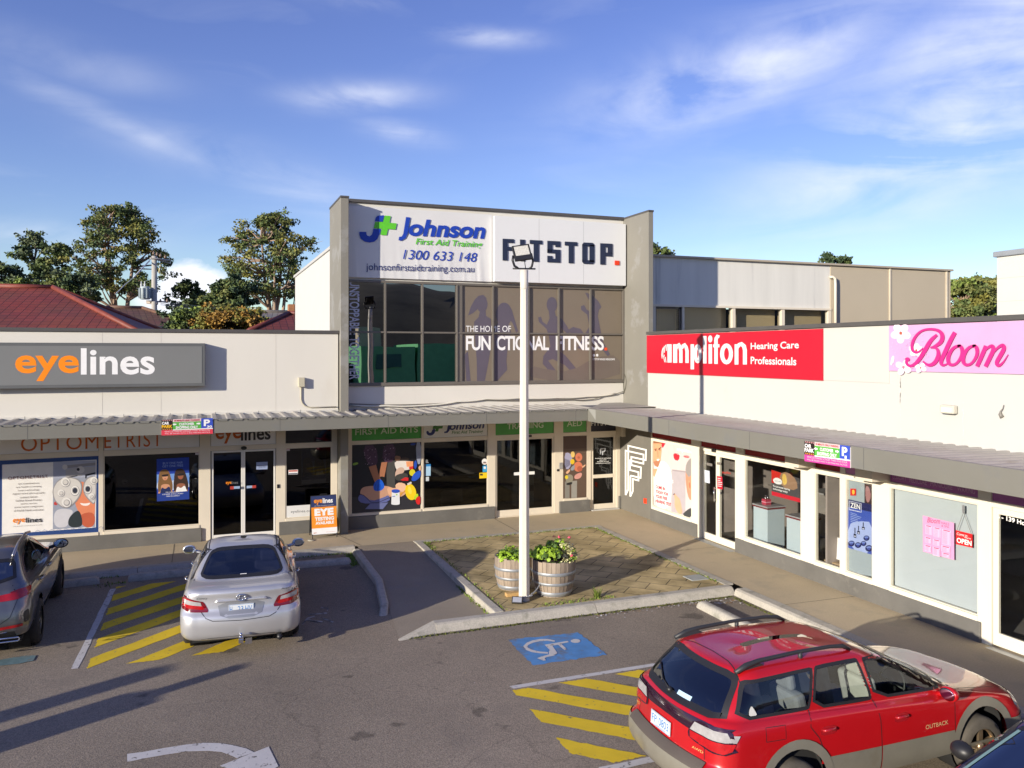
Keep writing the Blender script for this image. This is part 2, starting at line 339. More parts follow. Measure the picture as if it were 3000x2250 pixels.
def wear(m):        # tarmac: oil drips, tyre-polished bands, hairline cracks
    nt = m.node_tree; N, L = nt.nodes, nt.links; b = N['Principled BSDF']; src = b.inputs['Base Color'].links[0].from_socket; g = N.new('ShaderNodeNewGeometry')
    def tex(kind, sc, **kw):
        n = N.new(kind); n.inputs['Scale'].default_value = sc; L.new(g.outputs['Position'], n.inputs['Vector'])
        for k, v in kw.items(): setattr(n, k, v)
        return n
    def step(f, lo, hi, a, bb):
        x = N.new('ShaderNodeMapRange'); x.inputs[1].default_value = lo; x.inputs[2].default_value = hi; x.inputs[3].default_value = a; x.inputs[4].default_value = bb; x.interpolation_type = 'SMOOTHSTEP'; L.new(f, x.inputs[0]); return x.outputs[0]
    def mul(a, bb):
        x = N.new('ShaderNodeMath'); x.operation = 'MULTIPLY'; L.new(a, x.inputs[0]); L.new(bb, x.inputs[1]); return x.outputs[0]
    oil = tex('ShaderNodeTexNoise', 1.7); oil.inputs['Detail'].default_value = 3; f = step(oil.outputs['Fac'], .66, .72, 1, .55)
    big = tex('ShaderNodeTexNoise', .16); big.inputs['Detail'].default_value = 4; f = mul(f, step(big.outputs['Fac'], .38, .62, .84, 1.12))
    spot = tex('ShaderNodeTexVoronoi', .9); f = mul(f, step(spot.outputs['Distance'], .03, .07, .5, 1))
    nz = tex('ShaderNodeTexNoise', 1.1); nz.inputs['Detail'].default_value = 6; ad = N.new('ShaderNodeVectorMath'); ad.operation = 'MULTIPLY_ADD'; L.new(nz.outputs['Color'], ad.inputs[0]); ad.inputs[1].default_value = (1.4, 1.4, 0); L.new(g.outputs['Position'], ad.inputs[2])
    cr = N.new('ShaderNodeTexVoronoi'); cr.feature = 'DISTANCE_TO_EDGE'; cr.inputs['Scale'].default_value = .22; L.new(ad.outputs[0], cr.inputs['Vector']); f = mul(f, step(cr.outputs['Distance'], .0, .0035, .80, 1))
    x = N.new('ShaderNodeMix'); x.data_type = 'RGBA'; x.blend_type = 'MULTIPLY'; x.inputs[0].default_value = 1; L.new(src, x.inputs[6]); L.new(f, x.inputs[7]); L.new(x.outputs[2], b.inputs['Base Color'])
wear(asphalt)
# ---------------------------------------------------------------- ground
def struct(o): o['kind'] = 'structure'; return o
struct(MB().poly([(-700, -700, -.12), (700, -700, -.12), (700, 700, -.12), (-700, 700, -.12)]).build('road', asphalt))
fp = MB()
K0, K1 = (-24.0, -2.75), (-7.98, -1.86)            # kerb line of the long footpath
fp.poly([(-24, 0.3, 0), (-24, K0[1], 0), (*K1, 0), (-6.6, -1.86, 0), (-1.63, -1.86, 0), (-1.63, -7.6, 0), (-1.68, -26, 0), (.3, -26, 0), (.3, .3, 0)])
struct(fp.build('footpath', concrete))
# saw cuts across the footpath
cut = mat('joint', (.10, .095, .08), .9, var=.2)
mb = MB()
for a, b in [((-8.15, -.55), (-7.83, -1.84)), ((-11.9, -.1), (-11.9, -2.0)), ((-1.6, -4.9), (-.06, -4.95)), ((-1.6, -9.0), (-.06, -9.05)), ((-3.9, -.1), (-3.88, -1.84))]:
    a, b = Vector((*a, .004)), Vector((*b, .004)); n = (b - a).cross(Vector((0, 0, 1))).normalized() * .006; mb.add([a - n, b - n, b + n, a + n], [(0, 1, 2, 3)])
struct(mb.build('footpath_line', cut))
# ramp: falls from the footpath to the road at its open lower left corner
rz = lambda x, y: -.112 * min(1, max(0, (-2.1 - y) / 4.2)) - .004 * min(1, max(0, (-6.3 - y)))
mb = MB(); rows = 26
for i in range(rows):
    pass
vs = []; Lx = [(-1.86, -7.93), (-4.7, -7.93), (-6.5, -8.18), (-8.05, -8.36)]
def lx(y):
    for (y0, x0), (y1, x1) in zip(Lx, Lx[1:]):
        if y >= y1: return x0 + (x1 - x0) * (y - y0) / (y1 - y0)
    return Lx[-1][1]
for i in range(rows + 1):
    y = -1.87 - (7.93 - 1.87) * i / rows
    for j in range(9):
        x = lx(y) + (-6.5 - lx(y)) * j / 8; vs.append((x, y, rz(x, y)))
mb.add(vs, [(i * 9 + j, i * 9 + j + 1, (i + 1) * 9 + j + 1, (i + 1) * 9 + j) for i in range(rows) for j in range(8)])
struct(mb.build('ramp_path', ramp_m))
# island of diagonal pavers
pav = bpy.data.materials.new('diagonal pavers'); pav.use_nodes = True
def pavers():
    nt = pav.node_tree; N, L = nt.nodes, nt.links; b = N['Principled BSDF']; b.inputs['Roughness'].default_value = .9
    g = N.new('ShaderNodeNewGeometry'); mp = N.new('ShaderNodeMapping'); mp.inputs['Rotation'].default_value = (0, 0, R(45)); L.new(g.outputs['Position'], mp.inputs[0])
    br = N.new('ShaderNodeTexBrick'); br.inputs['Scale'].default_value = 1; br.inputs['Brick Width'].default_value = .60; br.inputs['Row Height'].default_value = .42; br.inputs['Mortar Size'].default_value = .009; br.offset = .5
    br.inputs['Color1'].default_value = (.60, .47, .24, 1); br.inputs['Color2'].default_value = (.48, .385, .205, 1); br.inputs['Mortar'].default_value = (.055, .05, .03, 1); br.inputs['Mortar Smooth'].default_value = .3
    L.new(mp.outputs[0], br.inputs['Vector'])
    n = N.new('ShaderNodeTexNoise'); n.inputs['Scale'].default_value = 1.1; n.inputs['Detail'].default_value = 8; n.inputs['Roughness'].default_value = .65; L.new(g.outputs['Position'], n.inputs['Vector'])
    mr = N.new('ShaderNodeMapRange'); mr.inputs[1].default_value = .38; mr.inputs[2].default_value = .66; L.new(n.outputs['Fac'], mr.inputs[0])
    m = N.new('ShaderNodeMix'); m.data_type = 'RGBA'; m.blend_type = 'MULTIPLY'; m.inputs[0].default_value = .85; L.new(br.outputs['Color'], m.inputs[6])
    rp = N.new('ShaderNodeMix'); rp.data_type = 'RGBA'; rp.inputs[6].default_value = (.48, .46, .36, 1); rp.inputs[7].default_value = (1.25, 1.22, 1.15, 1); L.new(mr.outputs[0], rp.inputs[0]); L.new(rp.outputs[2], m.inputs[7])
    L.new(m.outputs[2], b.inputs['Base Color'])
    bp = N.new('ShaderNodeBump'); bp.inputs['Strength'].default_value = .6; bp.inputs['Distance'].default_value = .012; L.new(br.outputs['Fac'], bp.inputs['Height']); bp.invert = True; L.new(bp.outputs[0], b.inputs['Normal'])
pavers()
isl = [(-6.44, -7.62), (-6.42, -2.05), (-1.86, -2.05), (-1.86, -7.62)]
struct(MB().poly([(x, y, .004) for x, y in isl]).build('paved_land', pav))
# kerbs: rounded profile swept along the edges, with open joints
def sweep(mb, pts, prof, joint=2.4):        # prof: (across, z); across to the right-hand side of travel
    pts = [Vector(p) for p in pts]
    for a, b in zip(pts, pts[1:]):
        d = b - a; n = max(1, round(d.length / joint)); t = d.normalized(); s = Vector((t.y, -t.x, 0)).normalized()
        for k in range(n):
            p0, p1 = a + d * (k / n) + t * .006, a + d * ((k + 1) / n) - t * .006
            mb.prism([p0 + s * q + Vector((0, 0, h)) for q, h in prof], [p1 + s * q + Vector((0, 0, h)) for q, h in prof])
kp = [(-.16, -.14), (-.16, .006), (-.03, .006), (.0, -.004), (.03, -.03), (.075, -.135)]
mb = MB()
sweep(mb, [(-24, -2.75, 0), (-7.98, -1.86, 0)], kp)
sweep(mb, [(-7.70, -7.70, 0), (-1.80, -7.70, 0)], [(-.12, -.14), (-.12, .008), (.02, .008), (.06, -.012), (.17, -.13)])
sweep(mb, [(-1.80, -7.86, 0), (-1.80, -26, 0)], [(-.2, -.14), (-.2, .006), (-.02, .006), (.03, -.02), (.06, -.14)])
# the end that dips to the road beside the ramp
mb.prism([(-7.69, -7.58, .008), (-7.69, -7.72, .008), (-7.69, -7.87, -.13), (-7.69, -7.58, -.13)], [(-8.36, -7.9, -.112), (-8.36, -7.95, -.112), (-8.37, -7.99, -.13), (-8.36, -7.9, -.13)])
sweep(mb, [(-6.50, -1.95, 0), (-6.50, -7.58, 0)], [(-.07, -.14), (-.07, .02), (.075, .02), (.09, .01), (.10, -.14)], 5)
sweep(mb, [(-1.76, -1.95, 0), (-1.76, -7.58, 0)], [(-.10, -.02), (-.10, .012), (.09, .012), (.1, -.02)], 5)
sweep(mb, [(-6.6, -1.95, 0), (-1.64, -1.95, 0)], [(-.08, -.02), (-.08, .014), (.1, .014), (.11, -.02)], 5)
# raised edge of the ramp, rounded at both ends
pts = [(-7.98, -2.02, -.02), (-8.0, -2.2, .02), (-8.01, -4.7, -.005), (-8.22, -6.2, -.02), (-8.31, -6.55, -.07), (-8.34, -6.66, -.12)]
for a, b in zip(pts, pts[1:]):
    a, b = Vector(a), Vector(b); w = Vector((.075, 0, 0)); dn = lambda p: Vector((p.x, p.y, -.14))
    sec = lambda p: [dn(p - w * 1.15), p - w + Vector((0, 0, -.02)), p - w * .6, p + w * .6, p + w + Vector((0, 0, -.02)), dn(p + w)]
    mb.prism(sec(a), sec(b))
struct(mb.build('kerb', kerb_m))
# painted markings
def clip(poly, x0, x1, y0, y1):
    for ax, lim, sgn in ((0, x0, 1), (0, x1, -1), (1, y0, 1), (1, y1, -1)):
        out = []
        for i, p in enumerate(poly):
            q = poly[(i + 1) % len(poly)]; dp, dq = (p[ax] - lim) * sgn, (q[ax] - lim) * sgn
            if dp >= 0: out.append(p)
            if dp * dq < 0: t = dp / (dp - dq); out.append((p[0] + (q[0] - p[0]) * t, p[1] + (q[1] - p[1]) * t))
        poly = out
        if not poly: break
    return poly
ZM = -.116
mb = MB(); rw = random.Random(3)
def rough_edge(poly, n=14, j=.012):
    out = []
    for i, p in enumerate(poly):
        q = poly[(i + 1) % len(poly)]
        for k in range(n): t = k / n; out.append((p[0] + (q[0] - p[0]) * t + rw.uniform(-j, j), p[1] + (q[1] - p[1]) * t + rw.uniform(-j, j), ZM))
    return out
for y0 in (-3.2, -4.04, -4.9, -5.75, -6.57, -7.47, -8.38, -9.2):
    p = clip([(-12.9, y0), (-10.3, y0 + .92 * 2.6), (-10.3, y0 + .92 * 2.6 + .42), (-12.9, y0 + .42)], -12.88, -10.45, -7.46, -3.02)
    if len(p) > 2: mb.poly(rough_edge(p))
for y1 in (-11.85, -11.0, -10.15, -9.3, -8.45, -7.6):
    p = clip([(-7.36, y1), (-3.2, y1 - 4.1), (-3.2, y1 - 4.51), (-7.36, y1 - .41)], -7.36, -3.3, -12.63, -10.40)
    if len(p) > 2: mb.poly(rough_edge(p))
struct(mb.build('yellow_road_marking', yellow_p))
mb = MB()
for q in ([(-12.97, -3.15), (-12.87, -3.15), (-13.0, -7.4), (-13.1, -7.38)], [(-7.35, -10.25), (-3.0, -10.25), (-3.0, -10.36), (-7.32, -10.36)], [(-7.2, -12.66), (-3.0, -12.66), (-3.0, -12.78), (-7.2, -12.78)],
          [(-16.4, -3.1), (-16.3, -3.1), (-16.3, -7.6), (-16.4, -7.6)]): mb.poly(rough_edge(q, 16, .008))
struct(mb.build('white_road_line', white_p))
struct(MB().poly(rough_edge([(-6.72, -8.55), (-5.52, -8.66), (-5.53, -9.7), (-6.75, -9.69)], 16, .02)).build('blue_road_marking', blue_p))
pc = Pic('q', 'z', ZM + .003, .0008)
W = white_p
pc.line([(795, 347), (720, 334), (640, 337), (570, 351), (515, 374), (490, 400), (508, 427), (560, 449), (640, 464), (725, 469)], [14, 18, 22, 24, 28, 32, 28, 24, 18, 16], W)
pc.poly([(690, 385), (930, 345), (940, 358), (860, 374), (920, 430), (895, 440), (830, 385), (770, 395), (822, 470), (800, 490), (735, 482), (735, 455), (745, 440)], W)
pc.poly([(745, 482), (815, 478), (790, 497), (705, 515), (690, 528), (705, 545), (680, 550), (612, 525), (650, 510)], W)
pc.ell(1010, 347, 50, 20, W)
struct(pc.build('wheelchair_road_marking'))
pc = Pic('r', 'z', ZM, .0008)
pc.poly([(545, 660), (700, 640), (900, 603), (1100, 572), (1250, 557), (1400, 560), (1520, 578), (1650, 610), (1720, 645), (1560, 700), (1500, 672), (1420, 643), (1300, 632), (1100, 637), (900, 667), (700, 702), (545, 735)], W)
pc.poly([(1400, 772), (1855, 592), (1945, 775), (1760, 880)], W)
struct(pc.build('arrow_road_marking'))
pc = Pic('G', 'z', ZM, .0008)
for l in ([(1960, 728), (1990, 690), (2040, 675)], [(2000, 665), (2120, 655)], [(2080, 620), (2125, 625), (2120, 640)], [(2095, 690), (2160, 715)], [(1990, 700), (2090, 712)]): pc.line(l, 9, faint_p)
pc.poly([(-60, 985), (0, 960), (130, 935), (235, 930), (215, 965), (120, 985), (0, 998)], mat('faded teal paint', (.13, .22, .24), .85, var=.3, scale=5, stain=((.15, .14, .125), 5, .5, .6)))
struct(pc.build('faded_road_marking'))

# concrete wheel stops
def wheel_stop(a, b, label):
    a, b = Vector((*a, -.12)), Vector((*b, -.12)); t = (b - a).normalized(); s = Vector((t.y, -t.x, 0)); mb = MB(); pr = [(-.11, 0), (-.105, .06), (-.075, .115), (-.04, .125), (.04, .125), (.075, .115), (.105, .06), (.11, 0)]
    st = [(0, .55), (.03, .85), (.09, 1), ((b - a).length - .09, 1), ((b - a).length - .03, .85), ((b - a).length, .55)]
    for (d0, k0), (d1, k1) in zip(st, st[1:]):
        n = len(pr); vs = [a + t * d0 + s * q * (.7 + .3 * k0) + Vector((0, 0, h * k0)) for q, h in pr] + [a + t * d1 + s * q * (.7 + .3 * k1) + Vector((0, 0, h * k1)) for q, h in pr]
        mb.add(vs, [(i, i + 1, n + i + 1, n + i) for i in range(n - 1)], 0, True)
    mb.poly([a + s * q * .86 + Vector((0, 0, h * .55)) for q, h in pr]); mb.poly([b + s * q * .86 + Vector((0, 0, h * .55)) for q, h in pr])
    tag(mb.build('wheel_stop', kerb_m), label, 'wheel stop', 'concrete wheel stops in the car park')
wheel_stop((-14.9, -2.75), (-13.22, -2.56), 'concrete wheel stop in front of the dark grey car')
wheel_stop((-12.7, -2.62), (-11.0, -2.55), 'concrete wheel stop in front of the silver sedan')
wheel_stop((-9.75, -2.8), (-8.25, -2.84), 'concrete wheel stop between the silver sedan and the ramp kerb')
wheel_stop((-2.84, -8.22), (-2.84, -10.0), 'concrete wheel stop behind the roof of the red wagon')
# pit lid in the pavers
tag(MB().box(-2.3, -1.92, -7.15, -6.8, .005, .018).build('pit_cover', mat('pit lid', (.36, .38, .36), .7, var=.1, scale=8)), 'pale square pit lid set in the corner of the diagonal pavers', 'pit cover')
# litter and weeds along the kerbs
def scatter_blades(mb, pts, n, h, spread, mi=0, lean=.6):
    rr = random.Random(len(mb.v) + n)
    for _ in range(n):
        a, b = rr.choice(list(zip(pts, pts[1:]))); t = rr.random() ** 1.0
        c = Vector(a).lerp(Vector(b), t) + Vector((rr.gauss(0, spread), rr.gauss(0, spread), 0)); hh = h * rr.uniform(.3, 1.1); an = rr.uniform(0, 6.28); d = Vector((math.cos(an), math.sin(an), 0)); w = Vector((-d.y, d.x, 0)) * rr.uniform(.008, .02)
        mb.add([c - w, c + w, c + d * hh * lean + Vector((0, 0, hh))], [(0, 1, 2)], mi)
weed = [mat('weed', (.16, .22, .03), .8, var=.35, scale=9), mat('moss', (.11, .12, .025), .9, var=.3, scale=9)]
mb = MB()
for pts, n, sp in [([(-6.35, -2.1, 0), (-6.36, -2.9, 0)], 120, .04), ([(-6.3, -2.09, 0), (-1.95, -2.09, 0)], 330, .03), ([(-1.90, -2.1, 0), (-1.90, -7.4, 0)], 380, .025), ([(-6.36, -3, 0), (-6.36, -7.5, 0)], 150, .025), ([(-6.62, -5.5, -.1), (-6.62, -7.5, -.1)], 160, .02),
                   ([(-5.7, -7.5, 0), (-4.2, -7.5, 0)], 160, .05), ([(-8.15, -2.05, -.12), (-8.2, -3.2, -.12)], 300, .05), ([(-13.2, -2.85, -.12), (-12.8, -2.75, -.12)], 50, .07), ([(-9.6, -1.98, -.12), (-8.3, -1.95, -.12)], 260, .03), ([(-14.2, -2.35, -.12), (-12.9, -2.2, -.12)], 90, .03)]:
    scatter_blades(mb, pts, n, .05, sp)
for pts, n in [([(-8.2, -7.93, -.12), (-1.95, -7.93, -.12)], 1500), ([(-1.95, -8.0, -.12), (-1.95, -11, -.12)], 500)]: scatter_blades(mb, pts, n, .025, .02, 1)
scatter_blades(mb, [(-4.55, -7.42, 0), (-4.53, -7.4, 0)], 60, .2, .02)
o = mb.build('weeds', weed); tag(o, 'small weeds and moss growing along the kerb joints', 'weeds', kind='stuff')
mb = MB(); rr = random.Random(5)
def bit(x, y, z, s, mi):
    an = rr.uniform(0, 6.28); u = Vector((math.cos(an), math.sin(an), rr.uniform(-.1, .3))) * s; v = Vector((-math.sin(an), math.cos(an), rr.uniform(-.1, .3))) * s * rr.uniform(.25, .7); c = Vector((x, y, z + .012))
    mb.add([c - u, c - v * .9, c + u, c + v], [(0, 1, 2, 3)], mi)
for _ in range(230): x = rr.uniform(-4.9, -2.0) if rr.random() < .8 else rr.uniform(-2.6, -2.0); bit(x, -8.02 + rr.gauss(0, .06) - (x > -2.5) * rr.uniform(0, .3), -.12, rr.uniform(.008, .035), rr.choice((0, 0, 1, 2)))
for _ in range(16): bit(rr.uniform(-5.4, -4), -8.2 + rr.gauss(0, .12), -.12, rr.uniform(.01, .03), 0)
for _ in range(60): bit(rr.uniform(-14, -3), rr.uniform(-14, -8.5), -.12, rr.uniform(.004, .014), rr.choice((0, 1, 2)))
o = mb.build('litter', [mat('paper scrap', (.62, .60, .57), .8, var=.1), mat('dry leaf', (.42, .30, .16), .8, var=.3, scale=20), mat('brown leaf', (.2, .12, .06), .8, var=.3, scale=20)]); tag(o, 'paper scraps and dry leaves lying along the front kerb', 'litter', kind='stuff')
# ================================================================ buildings
def wb(mb, ax, a0, a1, d0, d1, z0, z1, mi=0):      # box on a wall: a along it, d outwards from it
    return mb.box(a0, a1, -d1, -d0, z0, z1, mi) if ax == 'y' else mb.box(-d1, -d0, a0, a1, z0, z1, mi)
def window(par, ax, a0, a1, z0, z1, gm, fm=trim, fw=.035, d0=-.06, d1=.012, name='window', bars=()):
    mb = MB(); a0, a1 = sorted((a0, a1))
    wb(mb, ax, a0, a0 + fw, d0, d1, z0, z1); wb(mb, ax, a1 - fw, a1, d0, d1, z0, z1)
    wb(mb, ax, a0 + fw, a1 - fw, d0, d1 - .002, z0, z0 + fw); wb(mb, ax, a0 + fw, a1 - fw, d0, d1 - .002, z1 - fw, z1)
    o = mb.build(name, fm, par, bevel=.004)
    if gm: g = MB(); wb(g, ax, a0 + fw, a1 - fw, -.030, -.022, z0 + fw, z1 - fw); g.build('pane', gm, o)
    return o
def leaf_door(par, ax, a0, a1, z0, z1, gm, fm, st=.07, bot=.16, mid=None, d0=-.05, d1=.0, name='door'):
    mb = MB(); a0, a1 = sorted((a0, a1))
    wb(mb, ax, a0, a0 + st, d0, d1, z0, z1); wb(mb, ax, a1 - st, a1, d0, d1, z0, z1)
    wb(mb, ax, a0 + st, a1 - st, d0, d1 - .002, z0, z0 + bot); wb(mb, ax, a0 + st, a1 - st, d0, d1 - .002, z1 - st, z1)
    if mid: wb(mb, ax, a0 + st, a1 - st, d0, d1 + .004, mid[0], mid[1])
    o = mb.build(name, fm, par, bevel=.004); g = MB(); wb(g, ax, a0 + st, a1 - st, -.03, -.022, z0 + bot, z1 - st); g.build('pane', gm, o); return o
def room(par, x0, x1, y0, y1, z1, wall=room_wall, flo=room_floor):
    box('room_floor', flo, x0, x1, y0, y1, -.02, .006, par)
    mb = MB()
    for q in ([(x0, y0, 0), (x1, y0, 0), (x1, y0, z1), (x0, y0, z1)], [(x0, y1, 0), (x1, y1, 0), (x1, y1, z1), (x0, y1, z1)], [(x0, y0, 0), (x0, y1, 0), (x0, y1, z1), (x0, y0, z1)], [(x1, y0, 0), (x1, y1, 0), (x1, y1, z1), (x1, y0, z1)], [(x0, y0, z1), (x1, y0, z1), (x1, y1, z1), (x0, y1, z1)]):
        mb.add(q, [(0, 1, 2, 3)])
    return mb
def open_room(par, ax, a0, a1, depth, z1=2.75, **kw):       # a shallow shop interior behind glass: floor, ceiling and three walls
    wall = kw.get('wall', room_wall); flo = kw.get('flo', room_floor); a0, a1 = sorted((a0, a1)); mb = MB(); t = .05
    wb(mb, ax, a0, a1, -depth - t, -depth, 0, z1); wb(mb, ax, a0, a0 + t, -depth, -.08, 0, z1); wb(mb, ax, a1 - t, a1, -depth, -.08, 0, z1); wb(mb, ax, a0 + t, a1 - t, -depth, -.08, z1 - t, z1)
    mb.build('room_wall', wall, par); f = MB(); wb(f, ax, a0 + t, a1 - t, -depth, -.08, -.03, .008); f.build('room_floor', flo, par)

# ---------------------------------------------------------------- optometrist's shop (left)
LB = thing('shop_building', 'low cream optometrist shop with grey box sign left of the tall shop', 'building', (-12, 0, 0))
mb = MB().box(-24, -8.12, -.30, -.05, 2.99, 4.97); mb.build('upper_wall', white_wall, LB)
mb = MB()
for x in (-9.62, -12.18, -13.4, -15.9): mb.box(x - .004, x + .004, -.3025, -.299, 3.08, 4.97)
mb.build('wall_joint', mat('wall joint', (.56, .53, .47), .8, var=0), LB)
box('parapet_cap', cap_m, -24, -8.10, -.34, -.02, 4.97, 5.05, LB, .006)
box('roof', mat('flat roof', (.2, .2, .2), .8), -24, -8.12, -.05, 12, 4.5, 4.6, LB)
box('flashing', mat('wall flashing', (.62, .60, .54), .5, var=.05), -24, -8.12, -.335, -.302, 3.03, 3.085, LB)
mb = MB()
for x in [-15.9 + .98 * k for k in range(9)]: mb.box(x - .006, x + .006, -.3375, -.334, 3.03, 3.10)
mb.build('flashing_seam', mat('seam', (.25, .25, .24), .6), LB)
[MB().box(a, b, -.075, .1, -.1, .318).build('plinth', plinth_m, LB, bevel=.012) for a, b in ((-24, -11.30), (-9.52, -8.10))]
fr = MB()
for x0, x1 in ((-16.3, -15.60), (-13.505, -13.405), (-11.345, -11.10), (-9.585, -9.362), (-8.232, -8.095)): fr.box(x0, x1, -.02, .08, .30 if x0 not in (-11.345, -9.585) else 0.0, 2.74)
for x0, x1 in ((-15.6, -13.505), (-13.405, -11.345), (-9.362, -8.232)): fr.box(x0, x1, -.035, .08, .319, .392)
for x0, x1 in ((-15.6, -13.505), (-13.405, -11.345), (-11.10, -9.585), (-9.362, -8.232)): fr.box(x0, x1, -.018, .08, 2.14, 2.25).box(x0, x1, -.018, .08, 2.66, 2.74)
fr.box(-24, -16.3, -.02, .08, .30, 2.74); fr.build('shopfront_frame', trim, LB, bevel=.005)
mb = MB()
for x0, x1 in ((-15.6, -13.505), (-13.405, -11.345), (-11.10, -9.585)): mb.box(x0 + .01, x1 - .01, .0, .05, 2.252, 2.66)
tp = mb.build('transom_panel', mat('grey white panel', (.80, .80, .80), .5, var=.02), LB)
window(LB, 'y', -9.36, -8.235, 2.252, 2.66, pane_dark, bronze, .015); window(LB, 'y', -15.6, -13.507, .394, 2.138, pane_dark, trim, .02); window(LB, 'y', -13.403, -11.347, .394, 2.138, pane_dark, trim, .02); window(LB, 'y', -9.36, -8.234, .394, 2.138, pane_dark, trim, .02)
org = flat(196, 96, 20); orl = flat(243, 140, 20); dk = flat(44, 44, 48); wt = flat(236, 236, 234); navy = flat(30, 44, 92)
z0 = on_y(*S('y', 510, 525)).z; xa, xb = on_y(*S('y', 268, 480)).x, on_y(*S('z', 137, 300)).x
xm, xn = on_y(*S('y', 1262, 480)).x, on_y(*S('y', 1335, 480)).x; mb = MB(); txt_y(mb, 'OPTOM', xa, xm, z0 - .005, z0 + .325, -.002, space=1.1); txt_y(mb, 'ETRIST', xn, xb, z0 - .005, z0 + .325, -.002, space=1.16); mb.build('lettering', org, tp)
p = Pic('z', 'y', -.004); p.text('eye', 757, 398, 296, 175, org, 12, bold=.02); p.text('lines', 1050, 362, 343, 165, dk, 16, bold=.02); p.build('lettering', tp)
d = leaf_door(LB, 'y', -11.08, -10.36, .02, 2.13, pane_dark, whitefr, .045, .09, name='door'); leaf_door(LB, 'y', -10.355, -9.60, .02, 2.13, pane_dark, whitefr, .045, .09, name='door')
box('door_track', whitefr, -11.1, -9.585, -.03, .06, -.02, .018, LB)
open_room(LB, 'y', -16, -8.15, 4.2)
# printed film over the first window
sk1, sk2, jk = flat(222, 134, 96), flat(190, 92, 62), flat(38, 48, 52); ins, ins2, ins3 = flat(205, 202, 198), flat(176, 174, 174), flat(146, 144, 146)
fl = Pic('y', 'y', -.016, .0002)
fl.poly([(-40, 655), (1296, 590), (1282, 1565), (-40, 1640)], flat(34, 66, 124)); fl.poly([(28, 705), (1236, 640), (1226, 1508), (24, 1596)], flat(232, 230, 226))
fl.poly([(680, 668), (1224, 650), (1216, 1500), (676, 1532)], flat(150, 156, 172))
fl.poly([(680, 668), (1224, 650), (1222, 860), (680, 880)], flat(166, 172, 190))
fl.blob([(960, 960), (1070, 900), (1215, 1080), (1216, 1400), (1140, 1420), (1010, 1330), (950, 1180)], sk1); fl.blob([(1000, 1340), (1216, 1300), (1216, 1500), (1060, 1510)], sk2)
fl.blob([(870, 1400), (960, 1300), (1020, 1290), (1060, 1430), (1040, 1505), (880, 1508)], jk); fl.blob([(690, 1300), (800, 1260), (960, 1290), (870, 1400), (870, 1505), (690, 1510)], flat(200, 200, 206)); fl.blob([(690, 1180), (740, 1170), (740, 1220), (690, 1225)], flat(190, 60, 55))
fl.blob([(1015, 1190), (1090, 1205), (1165, 1185), (1130, 1232), (1050, 1228)], flat(240, 232, 226))
fl.poly([(840, 760), (1000, 740), (1222, 730), (1222, 800), (1010, 850), (840, 865)], ins2); fl.poly([(860, 712), (1222, 676), (1222, 712), (860, 750)], ins3); fl.ell(1030, 770, 52, 46, ins); fl.ell(1000, 765, 20, 20, flat(40, 42, 50)); fl.ell(830, 735, 34, 34, ins)
fl.poly([(1090, 830), (1222, 800), (1222, 820), (1110, 850), (1105, 880), (1090, 880)], flat(40, 42, 50)); fl.poly([(880, 860), (990, 838), (990, 852), (880, 872)], flat(50, 50, 58))
fl.blob([(668, 1012), (752, 878), (934, 856), (1056, 922), (1046, 1090), (940, 1226), (830, 1278), (722, 1200), (680, 1126)], ins3); fl.blob([(1060, 956), (1110, 866), (1224, 836), (1224, 1232), (1142, 1172), (1066, 1076)], ins3); fl.blob([(680, 1010), (760, 890), (930, 870), (1040, 930), (1030, 1080), (930, 1210), (830, 1262), (730, 1190), (690, 1120)], ins); fl.blob([(1075, 960), (1120, 880), (1222, 850), (1222, 1215), (1150, 1160), (1080, 1070)], ins)
for cx, cy, r1, r2, r3 in ((958, 1035, 52, 34, 0), (1122, 1015, 48, 34, 0)): fl.ell(cx + 3, cy + 4, r1 + 6, r1 + 14, ins3); fl.ell(cx, cy, r1, r1 + 8, flat(228, 226, 222)); fl.ell(cx, cy, r2 + 6, r2 + 10, ins2); fl.ell(cx + 2, cy, r2 - 4, r2, flat(46, 50, 64))
for cx, cy, r1 in ((835, 925, 58), (780, 1065, 44), (850, 1185, 62), (1200, 905, 46), (1170, 1110, 40)): fl.ell(cx + 4, cy + 5, r1 * 1.06, r1 * 1.06, ins3); fl.ell(cx, cy, r1, r1, flat(224, 222, 218)); fl.ell(cx + 6, cy + 6, r1 * .66, r1 * .66, ins3); fl.ell(cx + 2, cy + 2, r1 * .5, r1 * .5, ins)
fl.text('OPTOMETRIST', 104, 898, 508, 40, flat(120, 60, 56), 27, space=1.15)
for k, (s_, cx, wd) in enumerate([('eye examinations', 365, 270), ('eye health screening', 365, 320), ('latest technology', 365, 270), ('digital retinal photography', 365, 410), ('contact lenses', 365, 220), ('fashion brand frames', 365, 330), ('quality service', 365, 205), ('prescription sunglasses', 365, 360), ('all health funds welcome', 365, 375)]):
    fl.text(s_, cx - wd / 2, 962 + k * 42.5 + wd * .012, wd, 27, flat(128, 122, 120), wd * .042)
fl.text('eye', 165, 1470, 160, 72, orl, 10, bold=.015); fl.text('lines', 335, 1447, 205, 66, dk, 10, bold=.015); fl.text('THE RIGHT CHOICE IN EYECARE', 165, 1500, 375, 9, flat(128, 122, 120), 24)
for k in range(10):
    cx = 480 + 90 * k; fl.line([(cx - 30, 1560 - k * 5), (cx, 1540 - k * 5), (cx + 34, 1556 - k * 5), (cx + 10, 1574 - k * 5)], 3, flat(70, 104, 158))
fl.build('window_film', LB)
